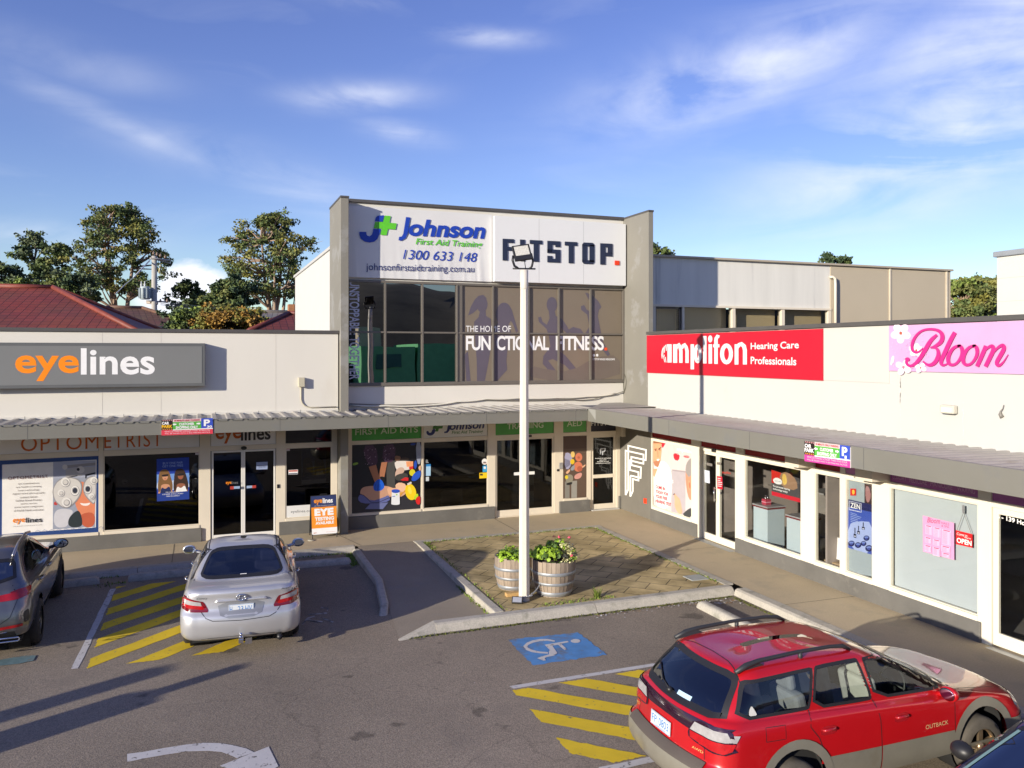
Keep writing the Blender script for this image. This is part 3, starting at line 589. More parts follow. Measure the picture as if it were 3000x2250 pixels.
# posters hanging inside the optometrist's windows
blue, sky_b, hair1, hair2, face1, face2 = flat(24, 58, 158), flat(110, 150, 215), flat(126, 92, 54), flat(58, 40, 30), flat(206, 150, 116), flat(150, 96, 70)
def women_poster(ox, oy, kx, ky, sl, at, label, dark=1.0, board=False):
    q = lambda x, y: (ox + (x - 75) * kx, oy + (y - 560) * ky - (x - 75) * sl)
    f = lambda pts: [q(*t) for t in pts]
    pic = Pic('z', 'y', at, .0002); pic.poly(f([(75, 560), (450, 560), (452, 1045), (78, 1050)]), blue); pic.poly(f([(76, 740), (451, 740), (452, 900), (77, 910)]), sky_b); pic.blob(f([(76, 830), (150, 790), (220, 830), (330, 800), (452, 850), (452, 930), (77, 930)]), flat(190, 205, 230))
    for dx, hc, fc, top in ((0, hair1, face1, navy), (180, hair2, face2, wt)):
        pic.blob(f([(100 + dx, 720), (140 + dx, 680), (210 + dx, 690), (240 + dx, 780), (265 + dx, 880), (250 + dx, 960), (90 + dx, 960), (95 + dx, 850)]), hc)
        pic.blob(f([(90 + dx, 960), (120 + dx, 870), (170 + dx, 850), (240 + dx, 870), (270 + dx, 1000), (80 + dx, 1000)]), fc); pic.blob(f([(105 + dx, 1010), (130 + dx, 880), (175 + dx, 920), (225 + dx, 870), (262 + dx, 1010)]), top)
        pic.ell(*q(172 + dx, 765), 34 * kx, 46 * ky, fc); pic.blob(f([(125 + dx, 745), (140 + dx, 700), (180 + dx, 690), (212 + dx, 715), (214 + dx, 745)]), hc); pic.poly(f([(132 + dx, 745), (212 + dx, 742), (208 + dx, 765), (176 + dx, 768), (165 + dx, 768), (140 + dx, 768)]), flat(26, 24, 28)); pic.ell(*q(174 + dx, 795), 13 * kx, 5 * ky, flat(176, 70, 66))
        pic.blob(f([(92 + dx, 800), (118 + dx, 770), (128 + dx, 900), (110 + dx, 950), (88 + dx, 930)]), hc); pic.blob(f([(215 + dx, 770), (240 + dx, 800), (258 + dx, 920), (236 + dx, 940), (220 + dx, 850)]), hc)
    pic.poly(f([(78, 960), (452, 950), (452, 1045), (78, 1050)]), flat(30, 58, 140))
    for s_, y, w in (('BUY ONE PAIR', 628, 230), ('GET ONE FREE', 662, 240), ('THE SUNGLASS EVENT', 958, 170), ('LENSES INCLUDED', 980, 240), ('TERMS APPLY', 1004, 160)): pic.text(s_, *q(262 - w / 2, y), w * kx, (26 if y < 700 else 13) * ky, flat(150, 175, 225) if y < 700 else wt, w * sl * kx * .95)
    if board: pic.poly(f([(75, 1010), (452, 1008), (452, 1060), (75, 1062)]), flat(214, 220, 232)); pic.line(f([(72, 558), (453, 558), (455, 1064), (74, 1066)]), 5, flat(190, 190, 190), True)
    o = pic.build('poster'); return tag(o, label, 'poster', 'posters of two women in sunglasses')
women_poster(75, 572, 1, 1, .055, -.010, 'bright blue poster of two women in sunglasses, larger and lit, in the wide window')
women_poster(1752, 462, .745, .79, .055, .14, 'dim blue poster of two women with a white foot strip, above the pavement sign', board=True)
p = Pic('y', 'y', .10, .0002); p.poly([(1510, 850), (1880, 820), (1872, 1145), (1506, 1162)], flat(72, 84, 98)); p.blob([(1640, 960), (1680, 860), (1780, 850), (1830, 980), (1830, 1060), (1740, 1100), (1640, 1060)], flat(24, 26, 34))
for k in range(16): rr = random.Random(k); p.ell(1530 + rr.uniform(0, 330), 880 + rr.uniform(0, 240), rr.uniform(10, 34), rr.uniform(6, 22), flat(*rr.choice(((120, 134, 150), (92, 106, 122), (60, 72, 86)))), rr.uniform(0, 90))
p.blob([(1640, 960), (1680, 860), (1780, 850), (1830, 980), (1830, 1060), (1740, 1100), (1640, 1060)], flat(24, 26, 34)); p.ell(1595, 925, 40, 34, flat(170, 172, 176)); p.ell(1605, 935, 14, 12, flat(70, 76, 90)); p.text('EYEWEAR', 1756, 1120, 76, 14, flat(200, 205, 210), 4)
tag(p.build('poster'), 'grey poster of a dark figure on rocks, dimly seen behind the wide window', 'poster')
p = Pic('z', 'y', -.052, .0002)
p.text('eye', 875, 874, 64, 38, orl, 3, bold=.02); p.text('lines', 940, 862, 76, 34, flat(120, 120, 122), 3); p.part('lettering', d); p.poly([(925, 888), (968, 886), (968, 922), (925, 924)], flat(176, 60, 50)); p.poly([(968, 888), (1038, 884), (1038, 914), (968, 918)], flat(150, 172, 205)); p.part('sticker', d); p.poly([(1116, 882), (1180, 878), (1180, 906), (1116, 912)], flat(150, 172, 205)); p.poly([(1180, 878), (1225, 874), (1225, 906), (1180, 910)], flat(176, 60, 50))
p.part('sticker', d); p.poly([(1228, 608), (1360, 603), (1357, 690), (1228, 694)], flat(150, 164, 198)); p.line([(1240, 650), (1346, 644)], 6, flat(30, 34, 50)); p.text('OPENING HOURS', 1255, 674, 80, 15, flat(70, 76, 100), 4); p.build('sticker', d)
p = Pic('z', 'y', -.006, .0002); p.poly([(1600, 700), (1710, 694), (1708, 748), (1600, 752)], wt); p.poly([(1604, 704), (1706, 699), (1706, 716), (1604, 720)], flat(196, 90, 80)); p.poly([(1602, 738), (1706, 733), (1706, 745), (1602, 749)], flat(60, 72, 100))
p.part('sticker', LB); p.poly([(1566, 446), (1616, 444), (1616, 476), (1566, 478)], flat(205, 195, 195)); p.poly([(1568, 448), (1614, 446), (1614, 458), (1568, 460)], flat(180, 60, 70)); p.part('sticker', LB); p.poly([(522, 488), (578, 486), (578, 522), (522, 524)], flat(196, 190, 192)); p.poly([(526, 490), (576, 489), (576, 498), (526, 500)], flat(150, 60, 66))
p.part('sticker', LB); p.poly([(1562, 1118), (1860, 1098), (1880, 1236), (1562, 1258)], flat(225, 225, 222)); p.text('eyelines.com.au', 1628, 1205, 330, 40, flat(70, 70, 74), 16); p.build('sticker', LB)
mb = MB(); sx = on_y(*S('z', 1083, 440)).x; mb.ball((sx, -.05, 2.185), .07, .06, .045); mb.build('door_sensor', black, LB); q = on_y(*S('z', 1481, 885)); box('door_button', black, q.x - .03, q.x + .03, -.035, -.02, q.z - .045, q.z + .045, LB)

# grey light-box sign
sy = -.55; c1, c2 = on_y(*S('A', 1330, 1008), sy), on_y(*S('A', 1330, 1285), sy)
SG = thing('box_sign', 'long grey box sign with orange and white lettering on the cream parapet', 'sign', (-13, -.3, (c1.z + c2.z) / 2))
X1, Z1, Z0 = c1.x, c1.z, c2.z; X0 = X1 - 4.62
MB().box(X0, X1, sy, -.302, Z0, Z1).build('cabinet', mat('dark grey cabinet', (.12, .125, .125), .45, var=.04), SG, bevel=.01)
MB().box(X0 + .07, X1 - .07, sy - .006, sy - .001, Z0 + .07, Z1 - .07).build('sign_face', mat('grey sign face', (.195, .20, .195), .4, var=.03, scale=1), SG)
p = Pic('A', 'y', sy - .008); p.text('eye', 98, 1254, 414, 168, mat('orange letters', lin(250, 140, 18), .4, var=.03), 3, bold=.022); p.text('lines', 524, 1213, 479, 173, wt, 3, bold=.022); p.build('lettering', SG)
# junction box and conduit
J = thing('junction_box', 'beige junction box with bent conduit on the cream parapet', 'box', (-8.85, -.3, 3.75))
a = on_y(*S('A', 1935, 1230), -.4); b_ = on_y(*S('A', 1975, 1290), -.4); jb = mat('beige plastic', (.50, .46, .34), .5, var=.05)
MB().box(a.x, b_.x, -.42, -.302, b_.z, a.z).build('housing', jb, J, bevel=.008)
pp = [on_y(*S('A', x, y), -.325) for x, y in ((1950, 1290), (1950, 1370), (1958, 1395), (1978, 1415), (2010, 1424), (2180, 1420))]; MB().tube(pp, .014).build('conduit', jb, J)

# ---------------------------------------------------------------- tall shop (centre)
CB = thing('shop_building', 'tall two storey shop with grey end walls and dark upper windows', 'building', (-3.9, 0, 0))
MB().box(-7.89, .12, .02, .25, 3.0, 3.64).box(-7.89, .12, .03, .25, 6.36, 8.34).build('upper_wall', white_wall, CB)
box('parapet_cap', cap_m, -7.92, .12, -.03, .28, 8.34, 8.42, CB, .006)
MB().box(-8.05, -7.88, 1.3, 10.3, 3.0, 7.28).box(-8.05, 0.3, 10.1, 10.3, 3, 7.28).build('side_wall', mat('white side wall', (.55, .545, .52), .75, var=.02), CB); box('side_cap', mat('white cap', (.52, .51, .48), .5, var=.03), -8.09, -7.82, 1.3, 10.33, 7.28, 7.36, CB)
box('roof', mat('flat roof', (.2, .2, .2), .8), -7.85, .3, .26, 10.1, 7.0, 7.1, CB)
MB().box(-8.09, -7.89, -.5, 1.3, 2.75, 8.34).build('end_wall', fin_m, CB, bevel=.008); MB().box(.125, .275, -1.38, .30, 2.9, 8.36).build('end_wall', fin_m, CB, bevel=.008)
MB().box(-8.10, -7.88, -.52, 1.32, 8.34, 8.39).build('end_wall_cap', cap_m, CB, bevel=.004); MB().box(.115, .285, -1.4, .32, 8.36, 8.41).build('end_wall_cap', cap_m, CB, bevel=.004)
MB().box(-8.09, -7.895, -.48, .02, -.02, 2.74).build('pilaster', fin_m, CB, bevel=.008); MB().box(-8.11, -7.88, -.53, -.02, 2.98, 3.06).build('end_wall_base', fin_m, CB, bevel=.01)
# ribbon of dark upper windows: nine bays, two rows
bays = [-7.86, -6.87, -5.88, -4.93, -3.91, -2.87, -1.95, -.96, .10]
mb = MB().box(-7.89, .12, -.03, .22, 3.64, 3.725).box(-7.89, .12, -.03, .22, 6.30, 6.362)
for k, x in enumerate(bays): mb.box(x - .024, x + .024, -.045, .2, 3.725, 6.30)
mb.box(-4.905, -4.78, -.02, .2, 3.725, 6.30)
for a_, b_ in zip(bays, bays[1:]): mb.box(a_ + .024, b_ - .024, -.035, .2, 5.005, 5.05)
wf = mb.build('window_frame', mat('bronze frame light', (.14, .125, .105), .4, var=.06, scale=4), CB, bevel=.004)
tanp = mat('tan print', (.19, .155, .115), .32, var=.05, scale=1); pur = mat('purple print', (.105, .09, .118), .32, var=.04)
for k, (a_, b_) in enumerate(zip(bays, bays[1:])):
    for z0_, z1_ in ((3.725, 5.005), (5.05, 6.30)):
        MB().box(a_ + .024, b_ - .024, .03, .038, z0_, z1_).build('pane', pane_upper, wf)
MB().box(-7.85, .1, 1.6, 1.7, 3.6, 6.36).box(-7.85, .1, .3, 1.6, 3.55, 3.6).box(-7.85, .1, .3, 1.6, 6.36, 6.4).build('room_wall', black, CB)
MB().box(-4.78, .065, .0262, .0285, 3.73, 6.295).build('printed_film', tanp, CB)
p = Pic('B', 'y', .024, .0002)
p.ell(1022, 755, 36, 52, pur); p.poly([(1000, 700), (1030, 694), (1052, 716), (1040, 735), (1005, 745), (990, 790), (960, 815), (932, 828), (950, 770), (975, 725)], pur); p.poly([(1010, 795), (1045, 790), (1048, 830), (1080, 850), (1086, 960), (1075, 1060), (1062, 1140), (1040, 1252), (990, 1252), (988, 1120), (975, 960), (970, 870), (1000, 838)], pur)
p.ell(1165, 820, 52, 76, pur); p.poly([(1185, 765), (1215, 790), (1232, 850), (1256, 930), (1242, 938), (1222, 880), (1200, 850)], pur); p.poly([(1130, 870), (1190, 870), (1210, 940), (1190, 1010), (1180, 1120), (1185, 1180), (1120, 1252), (1085, 1252), (1084, 1000), (1100, 920)], pur); p.poly([(920, 1252), (910, 1080), (930, 1060), (948, 1252)], pur)
p.ell(1475, 758, 34, 50, pur); p.poly([(1455, 800), (1492, 795), (1500, 830), (1540, 850), (1575, 900), (1592, 935), (1575, 950), (1535, 905), (1525, 985), (1510, 1050), (1560, 1085), (1640, 1180), (1690, 1232), (1650, 1245), (1560, 1150), (1480, 1110), (1450, 1120), (1505, 1190), (1512, 1225), (1490, 1225), (1415, 1140), (1420, 1090), (1465, 1030), (1455, 960), (1440, 915), (1390, 868), (1386, 840), (1404, 836), (1414, 868), (1442, 888), (1460, 845)], pur)
p.poly([(1582, 920), (1612, 902), (1660, 914), (1685, 950), (1600, 950)], pur); p.poly([(1690, 680), (1730, 690), (1775, 735), (1796, 772), (1778, 795), (1772, 830), (1785, 900), (1795, 950), (1806, 1000), (1852, 1080), (1836, 1092), (1770, 1012), (1700, 985), (1660, 1045), (1640, 1040), (1680, 960), (1718, 900), (1704, 822), (1665, 792), (1663, 768), (1684, 760), (1700, 790), (1722, 800), (1722, 740)], pur)
p.blob([(1330, 1150), (1450, 1180), (1600, 1190), (1750, 1100), (1915, 1080), (1915, 1250), (1330, 1250)], mat('tan print low', (.155, .125, .105), .32, var=.05), 1)
p.text('THE HO', 918, 934, 156, 40, wt, 0, bold=.004); p.text('ME OF', 1082, 934, 128, 40, wt, 0, bold=.004); p.text('FUN', 918, 1054, 160, 95, wt, 0, bold=.025, space=.92); p.text('CTIONAL', 1116, 1054, 340, 95, wt, 0, bold=.025, space=.92); p.text('FITNESS', 1500, 1054, 312, 95, wt, 0, bold=.025, space=.92); p.poly([(1815, 1036), (1833, 1036), (1833, 1054), (1815, 1054)], flat(226, 76, 34)); p.ell(1747, 1086, 7, 9, wt); p.ell(1768, 1085, 8, 9, wt); p.text('FITSTOP KINGS MEADOWS', 1740, 1118, 142, 13, wt, 0, bold=.02)
p.build('printed_film', CB)
a_, b_ = on_y(*S('B', 163, 1243), .02), on_y(*S('B', 228, 605), .02); mb = MB(); letters(mb, 'UNSTOPPABLE TOGETHER', (a_.x, .022, b_.z), (0, 0, a_.z - b_.z), (b_.x - a_.x, 0, 0), bold=.02); mb.build('lettering', flat(190, 196, 214), CB)
# shopfront below
fr = MB()
for x0, x1, zb in ((-7.885, -7.73, .3), (-5.91, -5.852, .3), (-4.06, -3.835, 0), (-2.095, -1.815, 0), (-1.08, -.945, 0), (-.135, .06, 0)): fr.box(x0, x1, -.02, .08, zb, 2.74)
spans = ((-7.73, -5.91), (-5.852, -4.06), (-3.835, -2.095), (-1.815, -1.08), (-.945, -.135))
for x0, x1 in spans: fr.box(x0, x1, -.018, .08, 2.15, 2.248).box(x0, x1, -.018, .08, 2.67, 2.74)
for x0, x1 in (spans[0], spans[1], spans[3]): fr.box(x0, x1, -.035, .08, .325, .388)
fr.build('shopfront_frame', trim, CB, bevel=.005)
[MB().box(a, b, -.085, .1, -.1, c).build('plinth', plinth_m, CB, bevel=.012) for a, b, c in ((-7.885, -3.87, .324), (-1.945, -1.0, .324), (-.07, .03, .36))]
MB().box(-.13, .0, -.35, -.02, 2.1, 2.72).build('awning_bracket', trim, CB, bevel=.01)
green = mat('green panel', lin(74, 160, 70), .35, var=.12, scale=1.2); gw = flat(206, 218, 196)
tps = []
for (x0, x1), m_ in zip(spans, (green, mat('logo panel', (.74, .74, .72), .4, var=.03), green, green, flat(24, 24, 44))): tps.append(MB().box(x0 + .008, x1 - .008, .0, .05, 2.25, 2.67).build('transom_panel', m_, CB))
def lab(t, tp, c, x0, y0, w, h, m, rise, **kw): p = Pic(c, 'y', -.003); p.text(t, x0, y0, w, h, m, rise, **kw); p.build('lettering', tp)
lab('FIRST AID KITS', tps[0], 'e', 105, 176, 922, 90, gw, 42, bold=.012); lab('TRAINING', tps[2], 'i', 330, 192, 535, 88, gw, 26, bold=.012); lab('AED', tps[3], 'i', 1212, 150, 222, 84, gw, 12, bold=.012); lab('FITSTOP.', tps[4], 'i', 1570, 140, 390, 70, wt, 14, bold=.012, space=1.2)
lb = flat(38, 50, 112); gr2 = flat(64, 120, 60)
p = Pic('e', 'y', -.003); p.blob([(1148, 115), (1185, 113), (1186, 132), (1205, 142), (1228, 132), (1240, 88), (1290, 84), (1275, 145), (1240, 178), (1195, 184), (1158, 165)], lb); p.poly([(1262, 10), (1308, 8), (1300, 42), (1396, 38), (1388, 76), (1335, 80), (1325, 120), (1282, 122), (1290, 84), (1245, 86), (1250, 48), (1256, 46)], gr2)
p.text('ohnson', 1492, 103, 515, 120, lb, 28, bold=.03, shear=.18); p.poly([(1478, -10), (1528, -14), (1490, 110), (1462, 142), (1412, 146), (1418, 122), (1442, 120), (1455, 100)], lb); p.text('First Aid Training', 1526, 172, 460, 60, gr2, 18, shear=.2, bold=.012); p.build('lettering', tps[1])
for (x0, x1) in (spans[0], spans[1], spans[3]): window(CB, 'y', x0 + .002, x1 - .002, .39, 2.148, pane_dark, trim, .015)
d1 = leaf_door(CB, 'y', -3.83, -2.96, .02, 2.145, pane_dark, trim, .045, .17); d1b = leaf_door(CB, 'y', -2.95, -2.10, .02, 2.145, pane_dark, trim, .045, .17); d2 = leaf_door(CB, 'y', -.94, -.14, .03, 2.145, pane_dark, trim, .075, .14, mid=(.91, 1.01))
p = Pic('i', 'y', -.054, .0002); p.poly([(430, 825), (522, 818), (522, 865), (430, 868)], wt); p.part('sticker', d1); p.poly([(645, 812), (735, 808), (735, 852), (645, 856)], wt); p.build('sticker', d1)
box('door_track', trim, -3.83, -2.1, -.03, .06, -.02, .018, CB); box('door_sill', mat('pale sill', (.5, .49, .46), .7), -.95, -.08, -.12, .06, -.02, .028, CB)
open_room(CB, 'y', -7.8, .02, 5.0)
q = on_y(*S('i', 660, 288)); MB().box(q.x - .07, q.x + .05, -.05, -.018, 2.17, 2.22).build('door_sensor', black, CB)
q0, q1 = on_y(*S('i', 1092, 680)), on_y(*S('i', 1142, 770)); box('intercom', steel, q0.x, q1.x, -.05, -.02, q1.z, q0.z, CB, .006); q0, q1 = on_y(*S('i', 1060, 775)), on_y(*S('i', 1090, 805)); box('door_button', black, q0.x, q1.x, -.035, -.02, q1.z, q0.z, CB)
# printed film over the first-aid window
ski, bg_, glv = flat(224, 176, 140), flat(22, 22, 28), flat(22, 92, 208); plaid = flat(70, 44, 68)
f = Pic('e', 'y', -.012, .0002)
f.poly([(58, 322), (1076, 276), (1062, 1256), (50, 1330)], bg_); f.poly([(50, 1090), (1064, 1030), (1062, 1256), (50, 1330)], flat(44, 44, 50)); f.poly([(560, 560), (690, 550), (690, 960), (570, 960)], flat(72, 72, 70))
f.blob([(200, 330), (420, 320), (440, 640), (300, 640)], plaid, 1); f.blob([(520, 320), (700, 300), (690, 570), (500, 580)], plaid, 1)
for k in range(60):
    rr = random.Random(k * 3 + 1); xx, yy = (rr.uniform(215, 410), rr.uniform(340, 620)) if k % 2 else (rr.uniform(530, 680), rr.uniform(320, 550)); f.ell(xx, yy, 8, 8, flat(*rr.choice(((150, 130, 150), (110, 80, 104), (44, 26, 50)))), 0, 6)
f.poly([(300, 640), (410, 610), (470, 840), (440, 900), (390, 870)], flat(172, 116, 84)); f.poly([(490, 575), (575, 570), (530, 800), (440, 860), (450, 770)], flat(166, 110, 80)); f.blob([(455, 790), (500, 780), (550, 800), (540, 860), (500, 870)], flat(16, 16, 20))
f.blob([(165, 1060), (190, 950), (300, 920), (560, 915), (680, 960), (680, 1060), (560, 1110), (300, 1160)], flat(196, 150, 124)); f.blob([(560, 930), (700, 960), (900, 900), (850, 1040), (760, 1090), (600, 1080)], ski, 1)
f.blob([(365, 930), (390, 860), (450, 815), (500, 840), (540, 930), (500, 985), (430, 1000), (380, 990)], glv); f.line([(400, 900), (390, 985)], 6, flat(14, 60, 150)); f.line([(440, 900), (432, 995)], 6, flat(14, 60, 150)); f.line([(475, 900), (480, 990)], 6, flat(14, 60, 150))
f.blob([(135, 1120), (170, 1040), (240, 1060), (340, 1150), (520, 1090), (600, 1050), (620, 1150), (400, 1180), (200, 1180)], flat(96, 104, 160), 1); f.line([(170, 1040), (230, 1060), (330, 1160), (430, 1170), (640, 1080)], 8, flat(30, 28, 44)); f.poly([(320, 1185), (590, 1165), (510, 1262), (248, 1262)], flat(104, 112, 158))
f.blob([(680, 500), (700, 470), (780, 490), (760, 550), (690, 560)], flat(130, 96, 74)); f.blob([(760, 530), (800, 495), (880, 500), (905, 540), (780, 560)], flat(60, 50, 44)); f.blob([(680, 560), (800, 550), (950, 560), (950, 670), (850, 690), (720, 700), (690, 640)], flat(226, 220, 214), 1); f.poly([(850, 560), (955, 560), (955, 640), (860, 640)], flat(236, 160, 110)); f.poly([(895, 640), (955, 630), (955, 680), (895, 675)], flat(214, 54, 44))
f.blob([(690, 700), (760, 640), (830, 660), (820, 730), (740, 750), (690, 830)], flat(206, 176, 158)); f.blob([(690, 760), (860, 720), (890, 800), (760, 850), (690, 830)], flat(66, 66, 62)); f.poly([(765, 835), (835, 795), (885, 800), (885, 845), (800, 845)], flat(206, 36, 40)); f.blob([(690, 900), (760, 865), (860, 900), (850, 1040), (700, 960)], flat(232, 190, 158), 1)
f.ell(942, 725, 44, 50, flat(214, 206, 40)); f.blob([(990, 280), (1076, 276), (1068, 600), (1010, 600)], flat(150, 158, 178), 1); f.blob([(925, 820), (960, 740), (1040, 690), (1068, 700), (1064, 790), (990, 850), (940, 850)], flat(36, 86, 200)); f.blob([(970, 560), (1000, 540), (1015, 620), (990, 680), (965, 650)], flat(36, 80, 190)); f.blob([(1030, 640), (1070, 610), (1068, 700), (1040, 690)], ski)
f.ell(918, 1010, 80, 122, flat(238, 206, 28), -14); f.ell(905, 985, 26, 60, flat(246, 222, 80), -14); f.line([(870, 900), (930, 870)], 28, flat(214, 206, 200)); f.blob([(960, 1090), (1020, 1020), (1035, 1080), (980, 1135)], flat(186, 220, 40)); f.blob([(985, 1130), (1010, 1080), (1062, 1070), (1060, 1195), (1010, 1195)], flat(214, 36, 36), 1)
for k in range(5): f.line([(755, 1080 - k * 14), (835, 985 + k * 6)], 9, flat(222, 160, 70))
f.poly([(640, 1010), (755, 1000), (758, 1180), (632, 1185)], flat(222, 226, 230)); f.ell(695, 1185, 62, 16, flat(222, 226, 230)); f.ell(697, 1000, 60, 26, flat(34, 66, 170)); f.ell(697, 990, 60, 20, flat(44, 82, 192)); f.line([(648, 1076), (690, 1072)], 12, flat(90, 120, 180)); f.ell(712, 1050, 12, 10, flat(150, 200, 60)); f.blob([(60, 590), (140, 570), (150, 600), (70, 625)], flat(130, 170, 60)); f.blob([(910, 300), (990, 285), (990, 320), (920, 325)], flat(24, 60, 150))
f.build('window_film', CB)
p = Pic('e', 'y', -.010, .0002); p.poly([(1148, 605), (1216, 600), (1214, 772), (1146, 776)], flat(168, 204, 232)); p.poly([(1148, 605), (1216, 600), (1216, 632), (1148, 637)], flat(40, 130, 200)); p.part('sticker', CB); p.poly([(1110, 600), (1146, 598), (1146, 776), (1110, 778)], flat(30, 40, 60)); p.part('sticker', CB); p.poly([(1144, 790), (1190, 787), (1190, 850), (1144, 853)], flat(196, 204, 210)); p.part('sticker', CB); p.text('EL', 1145, 585, 40, 46, flat(200, 205, 210), 2)
p.part('sticker', CB); p.ell(2010, 565, 42, 46, wt); p.ell(2010, 575, 26, 8, flat(60, 60, 66)); p.line([(1985, 590), (2035, 588)], 8, flat(190, 120, 60)); p.part('sticker', CB); p.poly([(1980, 626), (2046, 622), (2046, 716), (1980, 720)], flat(56, 160, 214)); p.ell(2012, 655, 18, 20, wt); p.part('sticker', CB); p.poly([(1932, 730), (2046, 724), (2046, 806), (1932, 814)], flat(246, 206, 30)); p.ell(1952, 756, 12, 16, dk); p.ell(1972, 756, 12, 16, dk)
p.build('sticker', CB)
p = Pic('i', 'y', -.012, .0002)      # narrow film of practice dummies
p.poly([(1152, 290), (1506, 282), (1500, 1195), (1156, 1208)], flat(92, 74, 62)); p.poly([(1152, 290), (1506, 282), (1504, 470), (1154, 480)], flat(74, 52, 42)); p.poly([(1180, 960), (1250, 950), (1250, 1200), (1180, 1205)], flat(128, 126, 120)); p.poly([(1275, 950), (1360, 945), (1358, 1198), (1275, 1202)], flat(146, 144, 138))
dm, ds = flat(206, 120, 88), flat(172, 90, 66)
p.ell(1385, 600, 52, 62, dm); p.ell(1375, 740, 66, 74, dm); p.ell(1400, 770, 38, 40, ds); p.ell(1384, 605, 18, 18, ds); p.blob([(1320, 860), (1440, 815), (1420, 910), (1320, 930)], flat(206, 150, 140)); p.blob([(1430, 740), (1490, 700), (1480, 730), (1440, 760)], ski)
p.blob([(1175, 540), (1240, 530), (1300, 600), (1250, 780), (1180, 770)], flat(160, 160, 190), 1)
for k in range(9): p.line([(1180 + k * 9, 620 + k * 4), (1176 + k * 9, 770 - k * 6)], 4, flat(60, 60, 84))
p.ell(1296, 560, 30, 46, flat(222, 190, 110)); p.ell(1290, 665, 32, 40, flat(226, 190, 40)); p.blob([(1260, 760), (1330, 700), (1320, 790), (1270, 800)], flat(140, 150, 160)); p.blob([(1185, 830), (1250, 770), (1260, 800), (1220, 850)], ski); p.blob([(1180, 860), (1300, 850), (1300, 970), (1200, 990)], flat(140, 136, 120)); p.ell(1205, 895, 24, 28, flat(222, 200, 50)); p.blob([(1195, 985), (1290, 960), (1285, 1000), (1210, 1015)], flat(30, 30, 32)); p.build('window_film', CB)
p = Pic('i', 'y', -.010, .0002)      # gym door lettering
for k, (a_, b_) in enumerate(((0, 0), (10, 22))): p.line([(1702 + a_, 560 - b_), (1702 + a_, 478 - b_ / 3), (1782 - a_, 470 + b_ / 2), (1770 - a_, 510 + b_ / 2), (1730 + a_, 515 + b_ / 2), (1730 + a_, 568)], 7, flat(206, 210, 216))
for y, w, x in ((620, 232, 1628), (645, 96, 1695), (668, 170, 1656), (692, 216, 1636)): p.text('BUILDING AN UNSTOPPABLE'[:max(8, w // 11)], x, y + 6, w, 13, wt, 6, bold=.02)
p.build('sticker', d2)
CHR = thing('office_chair', 'white backed chair standing behind the first aid shop window', 'chair', (-4.9, .75, 0)); q0, q1 = on_y(*S('E', 757, 640), .6), on_y(*S('E', 900, 624), .6)
MB().prism([(q0.x, .60, .40), (q1.x, .60, .40), (q1.x, .66, q1.z - .04), (q1.x - .05, .665, q1.z), (q0.x + .12, .66, q0.z + .02), (q0.x, .655, q0.z - .06)], [(q0.x, .63, .40), (q1.x, .63, .40), (q1.x, .69, q1.z - .04), (q1.x - .05, .695, q1.z), (q0.x + .12, .69, q0.z + .02), (q0.x, .685, q0.z - .06)]).build('backrest', mat('chair white', (.62, .64, .64), .4, var=.02), CHR, bevel=.015); MB().box(q0.x, q1.x, .70, 1.15, .36, .42).build('seat', black, CHR, bevel=.02)
for x in (q0.x + .05, q1.x - .05): MB().tube([(x, .72, .36), (x, .68, .01)], .015, 6).tube([(x, 1.1, .36), (x, 1.14, .01)], .015, 6).build('leg', steel, CHR)
CNT = thing('reception_counter', 'white angled reception counter behind the first aid shop doors', 'counter', (-2.4, 1.5, 0)); MB().prism([(-2.75, 1.2, .02), (-2.2, 1.2, .02), (-2.2, 2.6, .02), (-2.75, 2.6, .02)], [(-2.75, 1.2, .95), (-2.2, 1.2, 1.12), (-2.2, 2.6, 1.12), (-2.75, 2.6, .95)]).build('body', mat('counter white', (.66, .70, .68), .4, var=.02), CNT, bevel=.006); MB().box(-2.52, -2.2, 1.185, 1.199, .45, .62).build('shelf_niche', black, CNT)
# banner and board signs above the windows
y1 = -.05; tl, bl_, tr_ = on_y(*S('B', 168, 100), y1), on_y(*S('B', 165, 582), y1), on_y(*S('B', 1103, 180), y1)
BN = thing('banner_sign', 'white vinyl banner with blue and green first aid lettering above the windows', 'sign', (-5.8, 0, 7.3))
mb = MB(); nx, nz = 150, 40; X0, X1, ZA, ZB = -7.84, -3.95, 6.42, 8.24; rr = random.Random(4); wr = [(rr.uniform(X0, X1), rr.uniform(.03, .07), rr.uniform(.003, .009)) for _ in range(26)]
def bsurf(x, z): k = max(0, 1 - (z - ZB) / 1.1) if z > ZB else 1; k = max(0, 1 - (z - ZA) / 1.15); return -.035 - .005 * math.sin((x - X0) * 2.1) ** 2 - min(.016, k * sum(a_ * math.exp(-((x - c_ + (z - ZA) * .05) / w_) ** 2) for c_, w_, a_ in wr))
mb.add([(X0 + (X1 - X0) * i / nx, bsurf(X0 + (X1 - X0) * i / nx, ZA + (ZB - ZA) * j / nz), ZA + (ZB - ZA) * j / nz) for j in range(nz + 1) for i in range(nx + 1)], [(j * (nx + 1) + i, j * (nx + 1) + i + 1, (j + 1) * (nx + 1) + i + 1, (j + 1) * (nx + 1) + i) for j in range(nz) for i in range(nx)], 0, True)
mb.build('banner', mat('white vinyl', (.66, .66, .65), .45, var=.015), BN)
bl2, grn = flat(24, 62, 168), flat(92, 194, 44)
p = Pic('c', 'y', -.0565, .0004)
